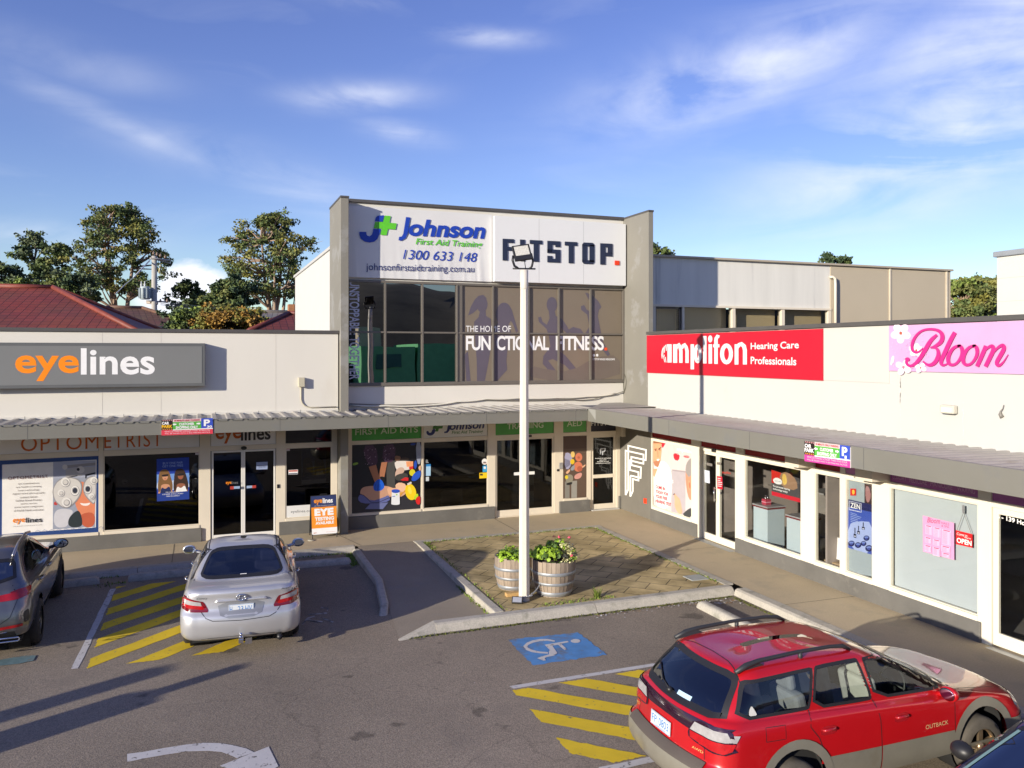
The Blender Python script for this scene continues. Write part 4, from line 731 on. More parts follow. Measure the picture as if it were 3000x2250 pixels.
p.poly([(1430, 490), (1438, 440), (1455, 412), (1490, 396), (1575, 390), (1556, 492)], bl2); p.poly([(1178, 660), (1290, 660), (1292, 695), (1305, 720), (1345, 732), (1380, 705), (1398, 650), (1405, 608), (1525, 612), (1505, 690), (1470, 775), (1420, 818), (1340, 834), (1260, 815), (1200, 770), (1178, 710)], bl2)
p.poly([(1590, 395), (1685, 403), (1665, 512), (1782, 522), (1762, 622), (1640, 612), (1618, 714), (1520, 708), (1540, 608), (1410, 600), (1432, 500), (1560, 500)], grn); p.build('lettering', BN)
p = Pic('B', 'y', -.0565, .0004); p.poly([(530, 190), (558, 192), (540, 300), (526, 328), (500, 343), (481, 341), (485, 318), (502, 316), (512, 298)], bl2); p.text('ohnson', 546, 312, 500, 112, bl2, -21, bold=.035, shear=.2); p.text('First Aid Training', 592, 379, 434, 52, grn, -20, bold=.014, shear=.22); p.text('1300 633 148', 510, 462, 481, 62, bl2, -20, shear=.22); p.text('johnsonfirstaidtraining.com.au', 272, 548, 700, 60, flat(32, 44, 108), -14); p.build('lettering', BN)
mb = MB()
for k in range(14): z = ZA + .06 + k * .13; mb.tube([(-7.87, -.02, z), (-7.80, -.05, z)], .006, 6)
mb.build('lacing', wt, BN)
BD = thing('board_sign', 'white board sign with raised navy gym lettering and a red square', 'sign', (-1.9, 0, 7.3))
xe = on_y(*S('B', 1955, 300), -.2).x; MB().box(-3.93, xe, -.2, -.0, 6.42, 8.19).build('board', mat('white board', (.70, .71, .71), .4, var=.01), BD, bevel=.006)
mb = MB()
for x in (-2.63, -1.27): mb.box(x - .003, x + .003, -.2015, -.199, 6.43, 8.18)
mb.build('board_joint', flat(150, 150, 150), BD)
nv = mat('navy letters', (.018, .025, .055), .35, var=.03); rd = mat('red letters', lin(226, 62, 28), .4, var=.03)
def tq(x, t): return (x, (330 + (x - 1157) * .0466) * t + (470 + (x - 1157) * .042) * (1 - t))       # crop-B pixel on the letter band, t = 0 foot, 1 top
def fat(mb, pts, mi, dep=.022):
    a_ = [on_y(*S('B', *q), -.202 - dep) for q in pts]; b_ = [Vector((v.x, -.202, v.z)) for v in a_]; mb.prism(a_, b_, mi)
mb = MB(); s_ = 30; h = .175
def bar(x0, x1, t0, t1, mi=0): fat(mb, [tq(x0, t1), tq(x1, t1), tq(x1, t0), tq(x0, t0)], mi)
bar(1157, 1189, 0, 1); bar(1189, 1230, 1 - h, 1); bar(1189, 1224, .46, .46 + h); bar(1270, 1300, 0, 1)
for x in (1333, 1560): bar(x, x + 80, 1 - h, 1); bar(x + 25, x + 57, 0, 1 - h)
def rnd(x0, x1, tl=.1):         # a hollow letter with cut corners
    bar(x0, x0 + s_, tl, 1 - tl); bar(x1 - s_, x1, tl, 1 - tl)
    for t0, t1 in ((1 - h, 1), (0, h)): fat(mb, [tq(x0 + 10, t1), tq(x1 - 10, t1), tq(x1, t1 - .09 if t1 == 1 else t1), tq(x1, t0 if t1 == 1 else t0 + .09), tq(x1 - 10, t0), tq(x0 + 10, t0), tq(x0, t0 if t1 == 1 else t0 + .09), tq(x0, t1 - .09 if t1 == 1 else t1)], 0)
rnd(1673, 1750)
bar(1447, 1530, 1 - h, 1); bar(1447, 1478, .47, 1 - h); bar(1447, 1530, .43, .43 + h); bar(1499, 1530, h, .43); bar(1447, 1530, 0, h); bar(1447, 1478, h, .30); bar(1499, 1530, .73, 1 - h)
bar(1790, 1822, 0, 1); bar(1822, 1868, 1 - h, 1); bar(1838, 1868, .44 + .08, 1 - h); bar(1822, 1868, .40, .40 + h)
bar(1884, 1913, 0, .21, 1); mb.build('lettering', [nv, rd], BD)
# cables clipped along the wall under the upper windows
def cable(pts, r, label, m=None, name='cable'):
    out = []
    for (x0, z0), (x1, z1) in zip(pts, pts[1:]):
        for k in range(6): t = k / 6; out.append((x0 + (x1 - x0) * t, -.02 - r, z0 + (z1 - z0) * t - .02 * math.sin(math.pi * t)))
    out.append((pts[-1][0], -.02 - r, pts[-1][1])); return tag(MB().tube(out, r, 6).build(name, m or jb), label, 'cable')
cv = lambda c, pts: [(on_y(*S(c, *q)).x, on_y(*S(c, *q)).z) for q in pts]
cable(cv('B', [(165, 1408), (400, 1412), (640, 1410), (860, 1385), (1050, 1367), (1250, 1362), (1500, 1360), (1700, 1352), (1880, 1335)]), .022, 'white conduit clipped along the wall under the upper windows', flat(214, 210, 196))
cable(cv('B', [(165, 1400), (640, 1402), (1000, 1375), (1600, 1372), (1720, 1372), (1800, 1350), (1935, 1320)]), .012, 'thin grey cable sagging beside the white conduit under the upper windows', flat(120, 116, 104))
lp = [on_x(*S('a', x, y), .118) for x, y in ((700, 300), (735, 200), (745, 100), (735, 30), (718, -20), (705, 40), (700, 120), (708, 240))]
tag(MB().tube(lp, .014, 6).build('cable', flat(90, 88, 76)), 'looped cable hanging down the corner beside the right end wall', 'cable')
# ---------------------------------------------------------------- side wing (right)
RB = thing('shop_building', 'white side wing of shops with a long dark parapet and charcoal plinth', 'building', (0, -8, 0))
MB().box(.0, .2, -15.4, -1.56, 2.95, 4.97).build('upper_wall', wing_wall, RB); box('parapet_cap', cap_m, -.05, .24, -15.4, -1.54, 4.985, 5.065, RB, .006)
box('roof', mat('flat roof', (.2, .2, .2), .8), .2, 7, -15.4, -1.56, 4.4, 4.5, RB)
box('dark_wall', mat('dark entry wall', (.155, .145, .125), .7, var=.08, bump=.05), -.012, .1, -1.745, .0, -.05, 2.74, RB)
[MB().box(-.06, .1, a, b, -.1, .313).build('plinth', plinth_m, RB, bevel=.012) for a, b in ((-3.94, -1.77), (-11.62, -5.46))]
fr = MB()
for y0, y1, zb in ((-1.79, -1.755, 0), (-4.07, -3.66, 0), (-5.75, -5.44, 0), (-7.96, -7.57, .30), (-8.77, -8.64, .30), (-9.82, -9.43, .30), (-11.785, -11.555, 0), (-14.0, -13.6, 0)): wb(fr, 'x', y0, y1, -.08, .02, zb, 2.76)
sp = [(-3.66, -1.79), (-5.44, -4.07), (-7.57, -5.75), (-8.64, -7.96), (-9.43, -8.77), (-11.555, -9.82), (-13.6, -11.785)]
for y0, y1 in sp: wb(fr, 'x', y0, y1, -.08, .018, 2.135, 2.23); wb(fr, 'x', y0, y1, -.08, .018, 2.68, 2.76)
for y0, y1 in (sp[0], sp[2], sp[3], sp[4], sp[5]): wb(fr, 'x', y0, y1, -.08, .035, .31, .392)
fr.build('shopfront_frame', mat('pale cream frame', (.76, .715, .60), .45, var=.02), RB, bevel=.005)
palefr = _M['pale cream frame']
redp = mat('dark red panel', lin(150, 18, 30), .4, var=.05); purp = mat('purple panel', lin(168, 92, 160), .4, var=.08); tps = []
for (y0, y1), m_ in zip(sp, (redp, redp, redp, redp, mat('pink panel', lin(186, 122, 172), .4, var=.12, scale=4), purp, purp)):
    m2 = MB(); wb(m2, 'x', y0 + .006, y1 - .006, -.06, 0, 2.232, 2.68); tps.append(m2.build('transom_panel', m_, RB))
p = Pic('l', 'x', -.003); 
for t, x, y, w, rise in (('LUXURY', 178, 72, 128, -22), ('PEDICURE', 335, 104, 160, -28), ('MANICURE', 530, 140, 205, -36), ('WAXING', 780, 185, 165, -32)): p.text(t, x, y, w, 46, flat(214, 170, 206), rise)
p.build('lettering', tps[5])
p = Pic('j', 'x', -.003); p.text('Hearing Care', 770, 160, 310, 60, wt, -56, bold=.015); p.build('lettering', tps[1])
dw = [window(RB, 'x', y0 + .002, y1 - .002, .394, 2.133, g_, palefr, .015) for (y0, y1), g_ in ((sp[0], pane_clear), (sp[2], pane_clear), (sp[3], pane_clear), (sp[4], pane_clear), (sp[5], pane_clear))]
da = leaf_door(RB, 'x', -4.70, -4.09, .02, 2.125, pane_clear, palefr, .07, .16, d0=-.08, d1=-.02); db = leaf_door(RB, 'x', -5.43, -4.705, .02, 2.125, pane_clear, palefr, .07, .16, d0=-.08, d1=-.02); dc = leaf_door(RB, 'x', -13.5, -11.80, .03, 2.13, pane_clear, palefr, .09, .2)
mb = MB(); q = on_x(*S('j', 903, 800), -.06)
for zz in (q.z - .13, q.z + .13): mb.tube([(-.02, q.y, zz), (-.065, q.y, zz)], .008, 6)
mb.tube([(-.065, q.y, q.z - .17), (-.065, q.y, q.z + .17)], .011, 8); mb.build('door_handle', chrome, da)
mb = MB().box(-.19, -.01, -5.45, -4.0, -.01, .004); rr = random.Random(2)
for i in range(60):
    for j in range(3): mb.box(-.18 + j * .06, -.155 + j * .06, -5.44 + i * .024, -5.428 + i * .024, .004, .010)
mb.build('tread_plate', steel, RB); MB().box(-.17, -.01, -13.5, -11.8, -.08, -.004 + .006).build('tread_plate', steel, RB)
[MB().box(-.42, -.02, a, b, 2.24, 2.73).build('awning_bracket', trim, RB, bevel=.01) for a, b in ((-7.96, -7.57), (-9.82, -9.43))]
q = on_x(*S('j', 918, 258)); MB().box(-.07, -.02, q.y - .06, q.y + .06, 2.16, 2.23).build('door_sensor', black, RB)
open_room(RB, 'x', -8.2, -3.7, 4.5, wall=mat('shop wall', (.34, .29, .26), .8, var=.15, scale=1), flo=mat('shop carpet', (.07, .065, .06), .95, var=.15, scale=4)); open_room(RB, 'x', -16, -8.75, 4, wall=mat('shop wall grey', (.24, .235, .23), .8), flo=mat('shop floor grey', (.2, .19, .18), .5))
# gym emblem: two interlocked outline letters on the dark entry wall, and the red square below
p = Pic('E', 'x', -.016, .0002)
A_ = [(1953, 664), (1970, 628), (1970, 345), (2085, 372), (2083, 438), (1990, 417), (1990, 470), (2052, 485), (2050, 553), (1984, 538)]
B_ = [(1983, 674), (1999, 640), (1999, 560), (2036, 570), (2036, 516), (1981, 502), (1981, 440), (2068, 461), (2069, 402), (1953, 376), (1953, 664)]
p.line(A_, 10, wt); p.line(B_, 10, wt); p.line([(1984, 538), (1983, 674)], 10, wt); p.build('wall_emblem', RB)
p = Pic('E', 'x', -.016, .0002); p.poly([(2069, 683), (2090, 687), (2090, 722), (2069, 717)], rd); p.build('wall_emblem', RB)
# hearing shop's printed window
f = Pic('j', 'x', -.012, .0002); grw, skd, shirt = flat(206, 196, 196), flat(222, 160, 124), flat(232, 230, 228)
f.poly([(146, 130), (626, 215), (628, 1100), (150, 935)], grw); f.poly([(248, 148), (302, 158), (262, 225), (248, 200)], flat(196, 40, 60)); f.blob([(390, 285), (478, 298), (462, 385), (404, 370)], flat(212, 40, 56), 1); f.blob([(520, 310), (600, 322), (590, 350), (524, 340)], flat(206, 90, 96), 1); f.poly([(370, 505), (545, 530), (545, 1060), (370, 1020)], flat(178, 170, 176)); f.poly([(380, 490), (550, 512), (550, 530), (380, 508)], flat(158, 148, 152))
f.blob([(146, 460), (205, 470), (245, 370), (330, 420), (380, 560), (376, 800), (330, 1000), (150, 935)], shirt, 1); f.poly([(146, 480), (200, 480), (160, 590), (146, 560)], skd)
f.poly([(146, 130), (246, 150), (250, 260), (236, 380), (200, 455), (146, 400)], skd); f.poly([(146, 128), (248, 148), (250, 170), (200, 165), (146, 165)], flat(150, 100, 70)); f.poly([(146, 395), (170, 385), (236, 372), (205, 465), (160, 440)], flat(176, 120, 90)); f.poly([(160, 235), (188, 230), (192, 240), (160, 247)], flat(80, 50, 36)); f.poly([(205, 235), (246, 208), (248, 220), (212, 246)], flat(80, 50, 36)); f.ell(176, 255, 10, 6, flat(60, 44, 36)); f.ell(228, 248, 10, 6, flat(60, 44, 36)); f.line([(196, 250), (206, 330), (192, 335)], 5, flat(186, 122, 90)); f.blob([(185, 362), (228, 356), (215, 385), (192, 385)], flat(238, 226, 220), 1)
f.line([(205, 560), (245, 540), (245, 600)], 6, flat(190, 190, 192)); f.line([(380, 620), (350, 800), (300, 980)], 6, flat(196, 196, 198))
f.blob([(545, 560), (555, 430), (600, 370), (626, 380), (627, 880), (590, 860), (560, 740)], flat(200, 140, 112), 1); f.blob([(545, 520), (555, 420), (600, 355), (626, 350), (626, 560), (585, 590), (570, 560)], flat(150, 144, 142), 1); f.ell(596, 690, 20, 62, flat(214, 150, 118), -6); f.ell(600, 690, 10, 40, flat(180, 116, 90), -6)
f.blob([(500, 1060), (560, 1000), (627, 960), (628, 1100)], flat(64, 66, 70), 1); f.blob([(398, 800), (410, 785), (440, 820), (480, 860), (500, 960), (512, 1040), (470, 1050), (430, 1000), (408, 930), (415, 860)], flat(226, 168, 136)); f.ell(405, 800, 7, 12, flat(30, 24, 26), 20)
f.text('amplifon', 440, 268, 180, 58, wt, -38, bold=.03); f.text('Hearing Care Professionals', 442, 306, 156, 12, wt, -30)
for k, (t, w, c_) in enumerate((('TEST YOUR EARS', 220, wt), ('EVERY YEAR.', 165, wt), ('COME IN', 118, rd), ('TODAY FOR', 156, rd), ('YOUR FREE', 146, rd), ('HEARING TEST', 192, rd))): f.text(t, 176, 606 + k * 58.5, w, 40, flat(206, 44, 66) if k > 1 else wt, -w * .27, bold=.03)
f.build('window_film', RB)
p = Pic('j', 'x', .012, .0002)          # notices on the hearing shop's doors
p.poly([(782, 496), (845, 510), (848, 665), (786, 650)], flat(206, 214, 226)); p.line([(796, 520), (832, 528)], 5, flat(120, 130, 150))
for k in range(5): p.line([(792, 545 + k * 20), (838, 556 + k * 20)], 4, flat(160, 170, 186))
p.poly([(810, 404), (880, 420), (880, 452), (810, 438)], flat(120, 116, 112)); p.build('notice', da)
p = Pic('j', 'x', .012, .0002); p.poly([(936, 570), (1004, 582), (1008, 740), (942, 730)], flat(196, 30, 52)); 
for k, w in enumerate((40, 34, 56, 56, 48)): p.line([(946, 600 + k * 24), (946 + w, 606 + k * 24)], 9, flat(236, 214, 216))
p.text('amplifon', 1002, 548, 106, 40, flat(176, 60, 50), -12, bold=.02); p.poly([(940, 762), (978, 770), (978, 798), (940, 790)], flat(206, 206, 206)); p.poly([(936, 398), (990, 404), (990, 436), (936, 430)], flat(120, 116, 112)); p.build('notice', db)
# inside the hearing shop
pal = mat('pale blue laminate', (.47, .56, .60), .4, var=.02)
def pedestal(y, h, label):
    t = thing('display_pedestal', label, 'pedestal', (.45, y, 0), 'display pedestals in the shop window'); MB().box(.22, .68, y - .24, y + .24, .01, h).build('plinth', pal, t, bevel=.004); MB().box(.20, .70, y - .26, y + .26, h + .001, h + .03).build('top', mat('grey top', (.35, .34, .35), .3), t, bevel=.004); MB().box(.205, .695, y - .255, y + .255, h - .03, h - .004).build('band', flat(120, 40, 44), t)
pedestal(-6.0, 1.10, 'taller pale blue pedestal carrying a red gift box'); pedestal(-7.1, 1.06, 'pale blue pedestal half hidden by the cream window post')
G = thing('gift_box', 'small red gift box with silver bow on the taller pedestal', 'box', (.4, -5.98, 1.13)); MB().box(.33, .47, -6.05, -5.91, 1.131, 1.25).build('carton', flat(176, 56, 78), G); MB().box(.325, .475, -6.055, -5.905, 1.18, 1.195).build('ribbon', flat(226, 160, 176), G); mb = MB(); mb.tube([(.40, -5.98 + .05 * math.sin(a * .9), 1.28 + .05 * math.cos(a * .9)) for a in range(8)], .014, 6); mb.build('bow', chrome, G)
C_ = thing('shop_counter', 'long dark counter behind the hearing shop windows', 'counter', (3, -6.2, 0)); MB().box(2.8, 3.4, -7.9, -4.6, .01, 1.05).build('body', mat('dark laminate', (.22, .20, .18), .4), C_); MB().box(2.72, 3.46, -7.95, -4.55, 1.051, 1.09).build('top', mat('counter top', (.28, .27, .26), .3), C_)
LFx = thing('leaflet_stand', 'red and white leaflet stand on the hearing shop counter', 'stand', (2.95, -6.05, 1.09)); MB().box(2.9, 2.98, -6.3, -5.9, 1.092, 1.62).build('rack', flat(206, 206, 206), LFx); m2 = MB()
for k in range(6): m2.box(2.885, 2.899, -6.26, -5.94, 1.2 + k * .065, 1.205 + k * .065)
m2.box(2.88, 2.899, -6.3, -5.9, 1.1, 1.19).build('stripe', flat(196, 30, 52), LFx)
p = Pic('F', 'x', .10, .0002); p.poly([(848, 325), (1000, 372), (1003, 500), (850, 460)], flat(72, 70, 72)); p.poly([(848, 325), (910, 345), (905, 400), (849, 395)], flat(196, 40, 34)); p.blob([(890, 345), (935, 335), (985, 380), (990, 440), (900, 420)], flat(150, 118, 92), 1); p.blob([(905, 350), (925, 345), (935, 400), (910, 410)], flat(212, 178, 90), 1); p.poly([(849, 440), (1003, 480), (1003, 502), (850, 462)], flat(200, 26, 48)); p.blob([(853, 378), (875, 365), (905, 380), (905, 405), (870, 402)], flat(226, 226, 226), 1); p.text('Up to 2 weeks', 866, 388, 36, 8, dk, -8)
p.text('Try personal hearing', 856, 418, 92, 12, wt, -22, bold=.02); p.text('technology today', 856, 433, 80, 12, wt, -20, bold=.02); tag(p.build('poster'), 'red hearing aid poster hanging in the wide shop window above the pedestals', 'poster')
# narrow windows: white furniture, a plant, and the blue poster
T = thing('easel_board', 'pair of white boards leaning low behind the narrow window', 'board', (.45, -8.3, 0)); MB().prism([(.30, -8.12, .45), (.33, -8.44, .45), (.36, -8.42, .86), (.32, -8.10, .88)], [(.315, -8.12, .45), (.345, -8.44, .45), (.375, -8.42, .86), (.335, -8.10, .88)]).build('panel', wt, T); MB().prism([(.30, -8.46, .42), (.34, -8.62, .42), (.37, -8.60, .82), (.32, -8.45, .84)], [(.315, -8.46, .42), (.355, -8.62, .42), (.385, -8.60, .82), (.335, -8.45, .84)]).build('panel', wt, T); MB().box(.2, .7, -8.63, -7.98, .36, .40).build('shelf', mat('pine', (.42, .30, .18), .6), T)
D = thing('desk', 'black desk behind the narrow window beside the white boards', 'desk', (1.4, -8.5, 0)); MB().box(1.0, 1.9, -8.7, -7.9, .98, 1.05).build('top', black, D)
for x, y in ((1.05, -8.65), (1.05, -7.95), (1.85, -8.65), (1.85, -7.95)): MB().box(x - .03, x + .03, y - .03, y + .03, .01, .98).build('leg', black, D)
T = thing('partition_screen', 'white upright panel standing behind the narrow window', 'screen', (1.7, -8.35, 0)); MB().box(1.98, 2.04, -8.60, -8.05, .01, 1.75).build('panel', flat(206, 210, 212), T, bevel=.01)
PL = thing('potted_plant', 'arching green plant in a dark pot behind the narrow window', 'plant', (.7, -8.55, 0)); MB().lathe([(.09, .01), (.12, .5), (.11, .5), (.1, .46)], (.75, -8.5, .0), 14).build('pot', black, PL); mb = MB(); rr = random.Random(8)
for k in range(46):
    a_, l_ = rr.uniform(0, 6.28), rr.uniform(.3, .7); pts = [Vector((.75 + math.cos(a_) * l_ * .45 * t, -8.5 + math.sin(a_) * l_ * .45 * t, .46 + l_ * (1.3 * t - .9 * t * t))) for t in (0, .3, .6, .85, 1)]; w = Vector((-math.sin(a_), math.cos(a_), 0)) * .012
    for a0, a1 in zip(pts, pts[1:]): mb.add([a0 - w, a0 + w, a1 + w * .7, a1 - w * .7], [(0, 1, 2, 3)])
mb.build('foliage', mat('houseplant', (.10, .17, .035), .6, var=.3, scale=8), PL)
f = Pic('k', 'x', .06, .0002); f.poly([(636, 455), (805, 495), (888, 520), (888, 1372), (640, 1318)], mat('frosted film', (.33, .39, .42), .6, var=.03, scale=1)); f.poly([(806, 500), (888, 520), (888, 710), (806, 690)], flat(60, 44, 46)); f.blob([(815, 520), (850, 530), (870, 620), (840, 690), (815, 640)], flat(160, 116, 116), 1); f.build('window_film', RB)
f = Pic('k', 'x', .045, .0002); f.poly([(652, 645), (888, 700), (886, 1168), (654, 1100)], flat(60, 84, 172)); f.poly([(652, 645), (888, 700), (888, 770), (652, 720)], flat(28, 34, 88)); f.blob([(656, 880), (740, 850), (886, 860), (886, 1168), (654, 1100)], flat(160, 176, 222), 1); f.line([(664, 662), (776, 688), (776, 768), (664, 744), (664, 662)], 4, flat(214, 220, 240)); f.text('ZEN', 674, 724, 92, 48, wt, -20, bold=.02); f.text('PROFESSIONAL NAILS', 674, 748, 88, 9, wt, -18)
for k in range(6): f.line([(676, 772 + k * 16), (676 + (60, 100, 92, 70, 96, 60)[k], 776 + k * 16 + (60, 100, 92, 70, 96, 60)[k] * .24)], 5, flat(150, 170, 220))
for x, y, w, h in ((718, 985, 24, 60), (752, 955, 24, 50), (796, 915, 26, 44)): f.poly([(x - w / 2, y - h * .3), (x + w / 2, y - h * .2), (x + w / 2, y + h * .4), (x - w / 2, y + h * .3)], flat(18, 22, 50)); f.line([(x, y - h * 1.2), (x, y - h * .3)], 8, flat(18, 22, 50)); f.poly([(x - w * .3, y), (x + w * .3, y + 3), (x + w * .3, y + 14), (x - w * .3, y + 11)], flat(200, 206, 226))
for x, y, r in ((826, 1010, 28), (686, 1060, 30), (748, 1075, 30), (850, 1105, 34), (800, 1060, 26)): f.ell(x, y, r, r * .9, flat(24, 30, 84)); f.ell(x, y - 8, r * .7, r * .35, flat(110, 130, 196)); f.ell(x, y + 6, r * .4, r * .3, flat(60, 74, 150))
o = f.build('poster'); tag(o, 'blue nail polish poster reading ZEN in the narrow frosted window', 'poster'); f = Pic('k', 'x', .045, .0002); f.poly([(673, 546), (727, 548), (727, 612), (673, 612)], flat(206, 40, 40)); f.blob([(690, 560), (710, 556), (716, 590), (700, 606), (690, 590)], flat(240, 190, 70), 1); tag(f.build('sticker_sign'), 'small red square notice above the blue poster', 'notice')
# nail salon window: blind, price list and hanging sign
MB().box(.10, .12, -11.55, -9.825, .40, 2.13).build('roller_blind', mat('grey blue blind', (.50, .55, .575), .7, var=.03, scale=1.5), RB)
f = Pic('l', 'x', .004, .0002); pk, cr = flat(214, 150, 190), flat(176, 28, 76)
f.poly([(457, 415), (750, 485), (752, 832), (460, 752)], pk); f.text('Bloom', 500, 480, 120, 48, cr, -15.4, shear=.25); f.text('NAILS', 632, 494, 72, 22, flat(150, 60, 110), -16); f.text('& SPA', 632, 520, 72, 20, flat(150, 60, 110), -16)
for bx, by, bw, bh in ((482, 500, 62, 85), (560, 520, 66, 90), (640, 540, 86, 140), (482, 610, 62, 55), (560, 632, 66, 55), (482, 685, 62, 60), (560, 705, 66, 80), (640, 690, 84, 55), (650, 756, 70, 40)):
    sl = .235; f.poly([(bx, by), (bx + bw, by + bw * sl), (bx + bw, by + bw * sl + bh), (bx, by + bh)], flat(226, 176, 208)); f.line([(bx + bw * .15, by + 8 + bw * .15 * sl), (bx + bw * .85, by + 8 + bw * .85 * sl)], 7, flat(160, 40, 90))
    for k in range(int(bh / 9) - 2): f.line([(bx + 5, by + 22 + k * 9), (bx + bw * .6, by + 22 + k * 9 + bw * .55 * sl)], 2.5, flat(150, 110, 146)); f.line([(bx + bw * .85, by + 22 + k * 9 + bw * .85 * sl), (bx + bw - 3, by + 22 + k * 9 + bw * sl)], 2.5, flat(150, 110, 146))
tag(f.build('price_list'), 'pink price list stuck on the nail salon window', 'price list')
OS = thing('hanging_sign', 'red open sign hanging on a cord in the nail salon window', 'sign', (-.01, -11.3, 1.6)); f = Pic('l', 'x', -.002, .0002)
f.poly([(766, 552), (922, 590), (922, 718), (768, 684)], flat(206, 30, 34)); f.text('Come in', 776, 596, 98, 24, wt, -22, shear=.2); f.text("We're", 846, 628, 60, 17, wt, -12); f.text('OPEN', 776, 668, 138, 48, wt, -34, bold=.03); f.build('board', OS)
mb = MB(); k_ = on_x(*S('l', 838, 385), -.012)
for x in (778, 912): mb.tube([k_, on_x(*S('l', x, 555 if x < 800 else 588), -.012)], .004, 5)
mb.build('cord', flat(120, 120, 116), OS); mb = MB(); mb.box(-.02, -.002, k_.y - .018, k_.y + .018, k_.z - .01, k_.z + .11); mb.build('hook', steel, OS)
p = Pic('l', 'x', .012, .0002); p.text('3B - 139 Hobart Road', 1116, 432, 560, 44, wt, -150, bold=.03); p.build('lettering', dc)
BT = thing('treatment_bench', 'pale bench standing inside behind the last glass door', 'bench', (1.2, -12.3, 0)); MB().box(.9, 1.7, -12.9, -11.95, .62, .70).build('top', mat('bench pad', (.10, .10, .105), .6), BT)
for x, y in ((.95, -12.0), (1.65, -12.0), (.95, -12.85), (1.65, -12.85)): MB().box(x - .03, x + .03, y - .03, y + .03, .01, .62).build('leg', flat(196, 196, 192), BT)
# wall signs of the wing
q = on_x(*S('C', 90, 735)); WS = thing('wall_sign', 'red wall sign with white hearing care lettering', 'sign', (-.02, -4.9, 4.45)); MB().box(-.03, -.001, -8.195, -1.545, 3.955, 4.965).build('panel', mat('red sign', lin(190, 24, 46), .38, var=.02), WS)
p = Pic('v', 'x', -.033, .0002); wl = mat('white letters', (.66, .66, .66), .4, var=0)
def stem(x0, x1, y0, y1): p.poly([(x0, y0), (x1, y0), (x1, y1), (x0, y1)], wl)
stem(245, 300, 1365, 1602); stem(318, 372, 1365, 1606); stem(545, 590, 1365, 1690); stem(706, 752, 1258, 1614); stem(778, 824, 1365, 1616); stem(852, 898, 1310, 1620); stem(1116, 1166, 1365, 1628); stem(838, 920, 1365, 1405)
p.ell(800, 1296, 28, 46, wl)
def arch(xl, xr, y0, yb, w):       # shoulder of m, n
    p.line([(xl, y0 + 70), (xl + (xr - xl) * .25, y0 + 32), (xl + (xr - xl) * .55, y0 + 22), (xr - 12, y0 + 50), (xr, y0 + 100), (xr, yb)], [w * .8, w * .9, w * .95, w, w, w], wl)
arch(360, 420, 1352, 1606, 44); arch(430, 500, 1352, 1607, 44); arch(1150, 1250, 1340, 1627, 52)
def oring(cx, cy, rx, ry, w): p.line([(cx + (rx - w / 2) * math.cos(t * .314159), cy + (ry - w / 2) * math.sin(t * .314159)) for t in range(21)], w, wl)
oring(638, 1488, 52, 122, 44); oring(1012, 1490, 84, 135, 52); p.line([(920, 1268), (895, 1262), (878, 1290), (874, 1330)], [34, 40, 46, 46], wl)
for pts in ([(262, 1368), (258, 1420)], [(244, 1366), (236, 1400), (232, 1450)], [(226, 1372), (212, 1420), (206, 1475)], [(208, 1386), (194, 1430), (186, 1500), (190, 1530)], [(192, 1408), (178, 1450), (172, 1500), (178, 1550)], [(206, 1500), (200, 1540), (212, 1598)], [(222, 1530), (222, 1560), (230, 1600)]): p.line(pts, 10, wl)
p.text('Hearing Care', 1326, 1458, 624, 112, wl, 12, bold=.02); p.text('Professionals', 1326, 1622, 592, 98, wl, -18, bold=.02); p.build('lettering', WS)
MB().box(-.012, -.001, -9.81, -8.20, 3.962, 4.975).build('blank_panel', mat('blank panel', (.54, .53, .485), .6, var=.01), RB)
BS = thing('wall_sign', 'pink wall sign with magenta script and white blossoms', 'sign', (-.02, -12.5, 4.6)); MB().box(-.03, -.001, -15.2, -9.82, 4.18, 4.972).build('panel', mat('pink sign', lin(206, 158, 196), .4, var=.06, scale=.9), BS)
p = Pic('w', 'x', -.033, .0002); mg = flat(200, 40, 124); pw, pw2 = flat(238, 226, 234), flat(220, 196, 214)
def blossom(cx, cy, r, sq=1.0, n=5, a0=0):
    for k in range(n): a_ = R(a0 + 360 / n * k); p.ell(cx + r * .62 * math.cos(a_), cy + r * .62 * math.sin(a_) * sq, r * .46, r * .40, pw2, math.degrees(a_)); p.ell(cx + r * .60 * math.cos(a_) - 2, cy + r * .60 * math.sin(a_) * sq - 2, r * .43, r * .36, pw, math.degrees(a_))
    p.ell(cx, cy, r * .14, r * .16, flat(176, 90, 60))
blossom(984, 940, 96, 1, 5, 20); blossom(1140, 1110, 74, .8, 5, 60); blossom(1012, 1280, 78, 1, 4, -60); blossom(1185, 1285, 60, .7, 4, 30); p.blob([(885, 1220), (905, 1155), (925, 1170), (915, 1230), (885, 1270)], pw); rr = random.Random(12)
for _ in range(46): x, y = rr.uniform(890, 1340), rr.uniform(940, 1300); p.ell(x, y, rr.uniform(3, 8), rr.uniform(3, 7), flat(206, 150, 194)); p.ell(x - 1, y - 2, 2.5, 2.5, pw)
def pen(pts, ws, it=3):
    q = [(*a, w) for a, w in zip(pts, ws)]
    for _ in range(it): q = [q[0]] + [tuple(a[i] * k + b[i] * (1 - k) for i in range(3)) for a, b in zip(q, q[1:]) for k in (.75, .25)] + [q[-1]]
    p.line([(a, b) for a, b, _ in q], [c for _, _, c in q], mg)
pen([(1060, 1195), (1045, 1240), (1090, 1275), (1160, 1230), (1230, 1120), (1290, 1010), (1355, 955)], [34, 26, 24, 36, 44, 40, 24]); p.ell(1062, 1200, 22, 20, mg)
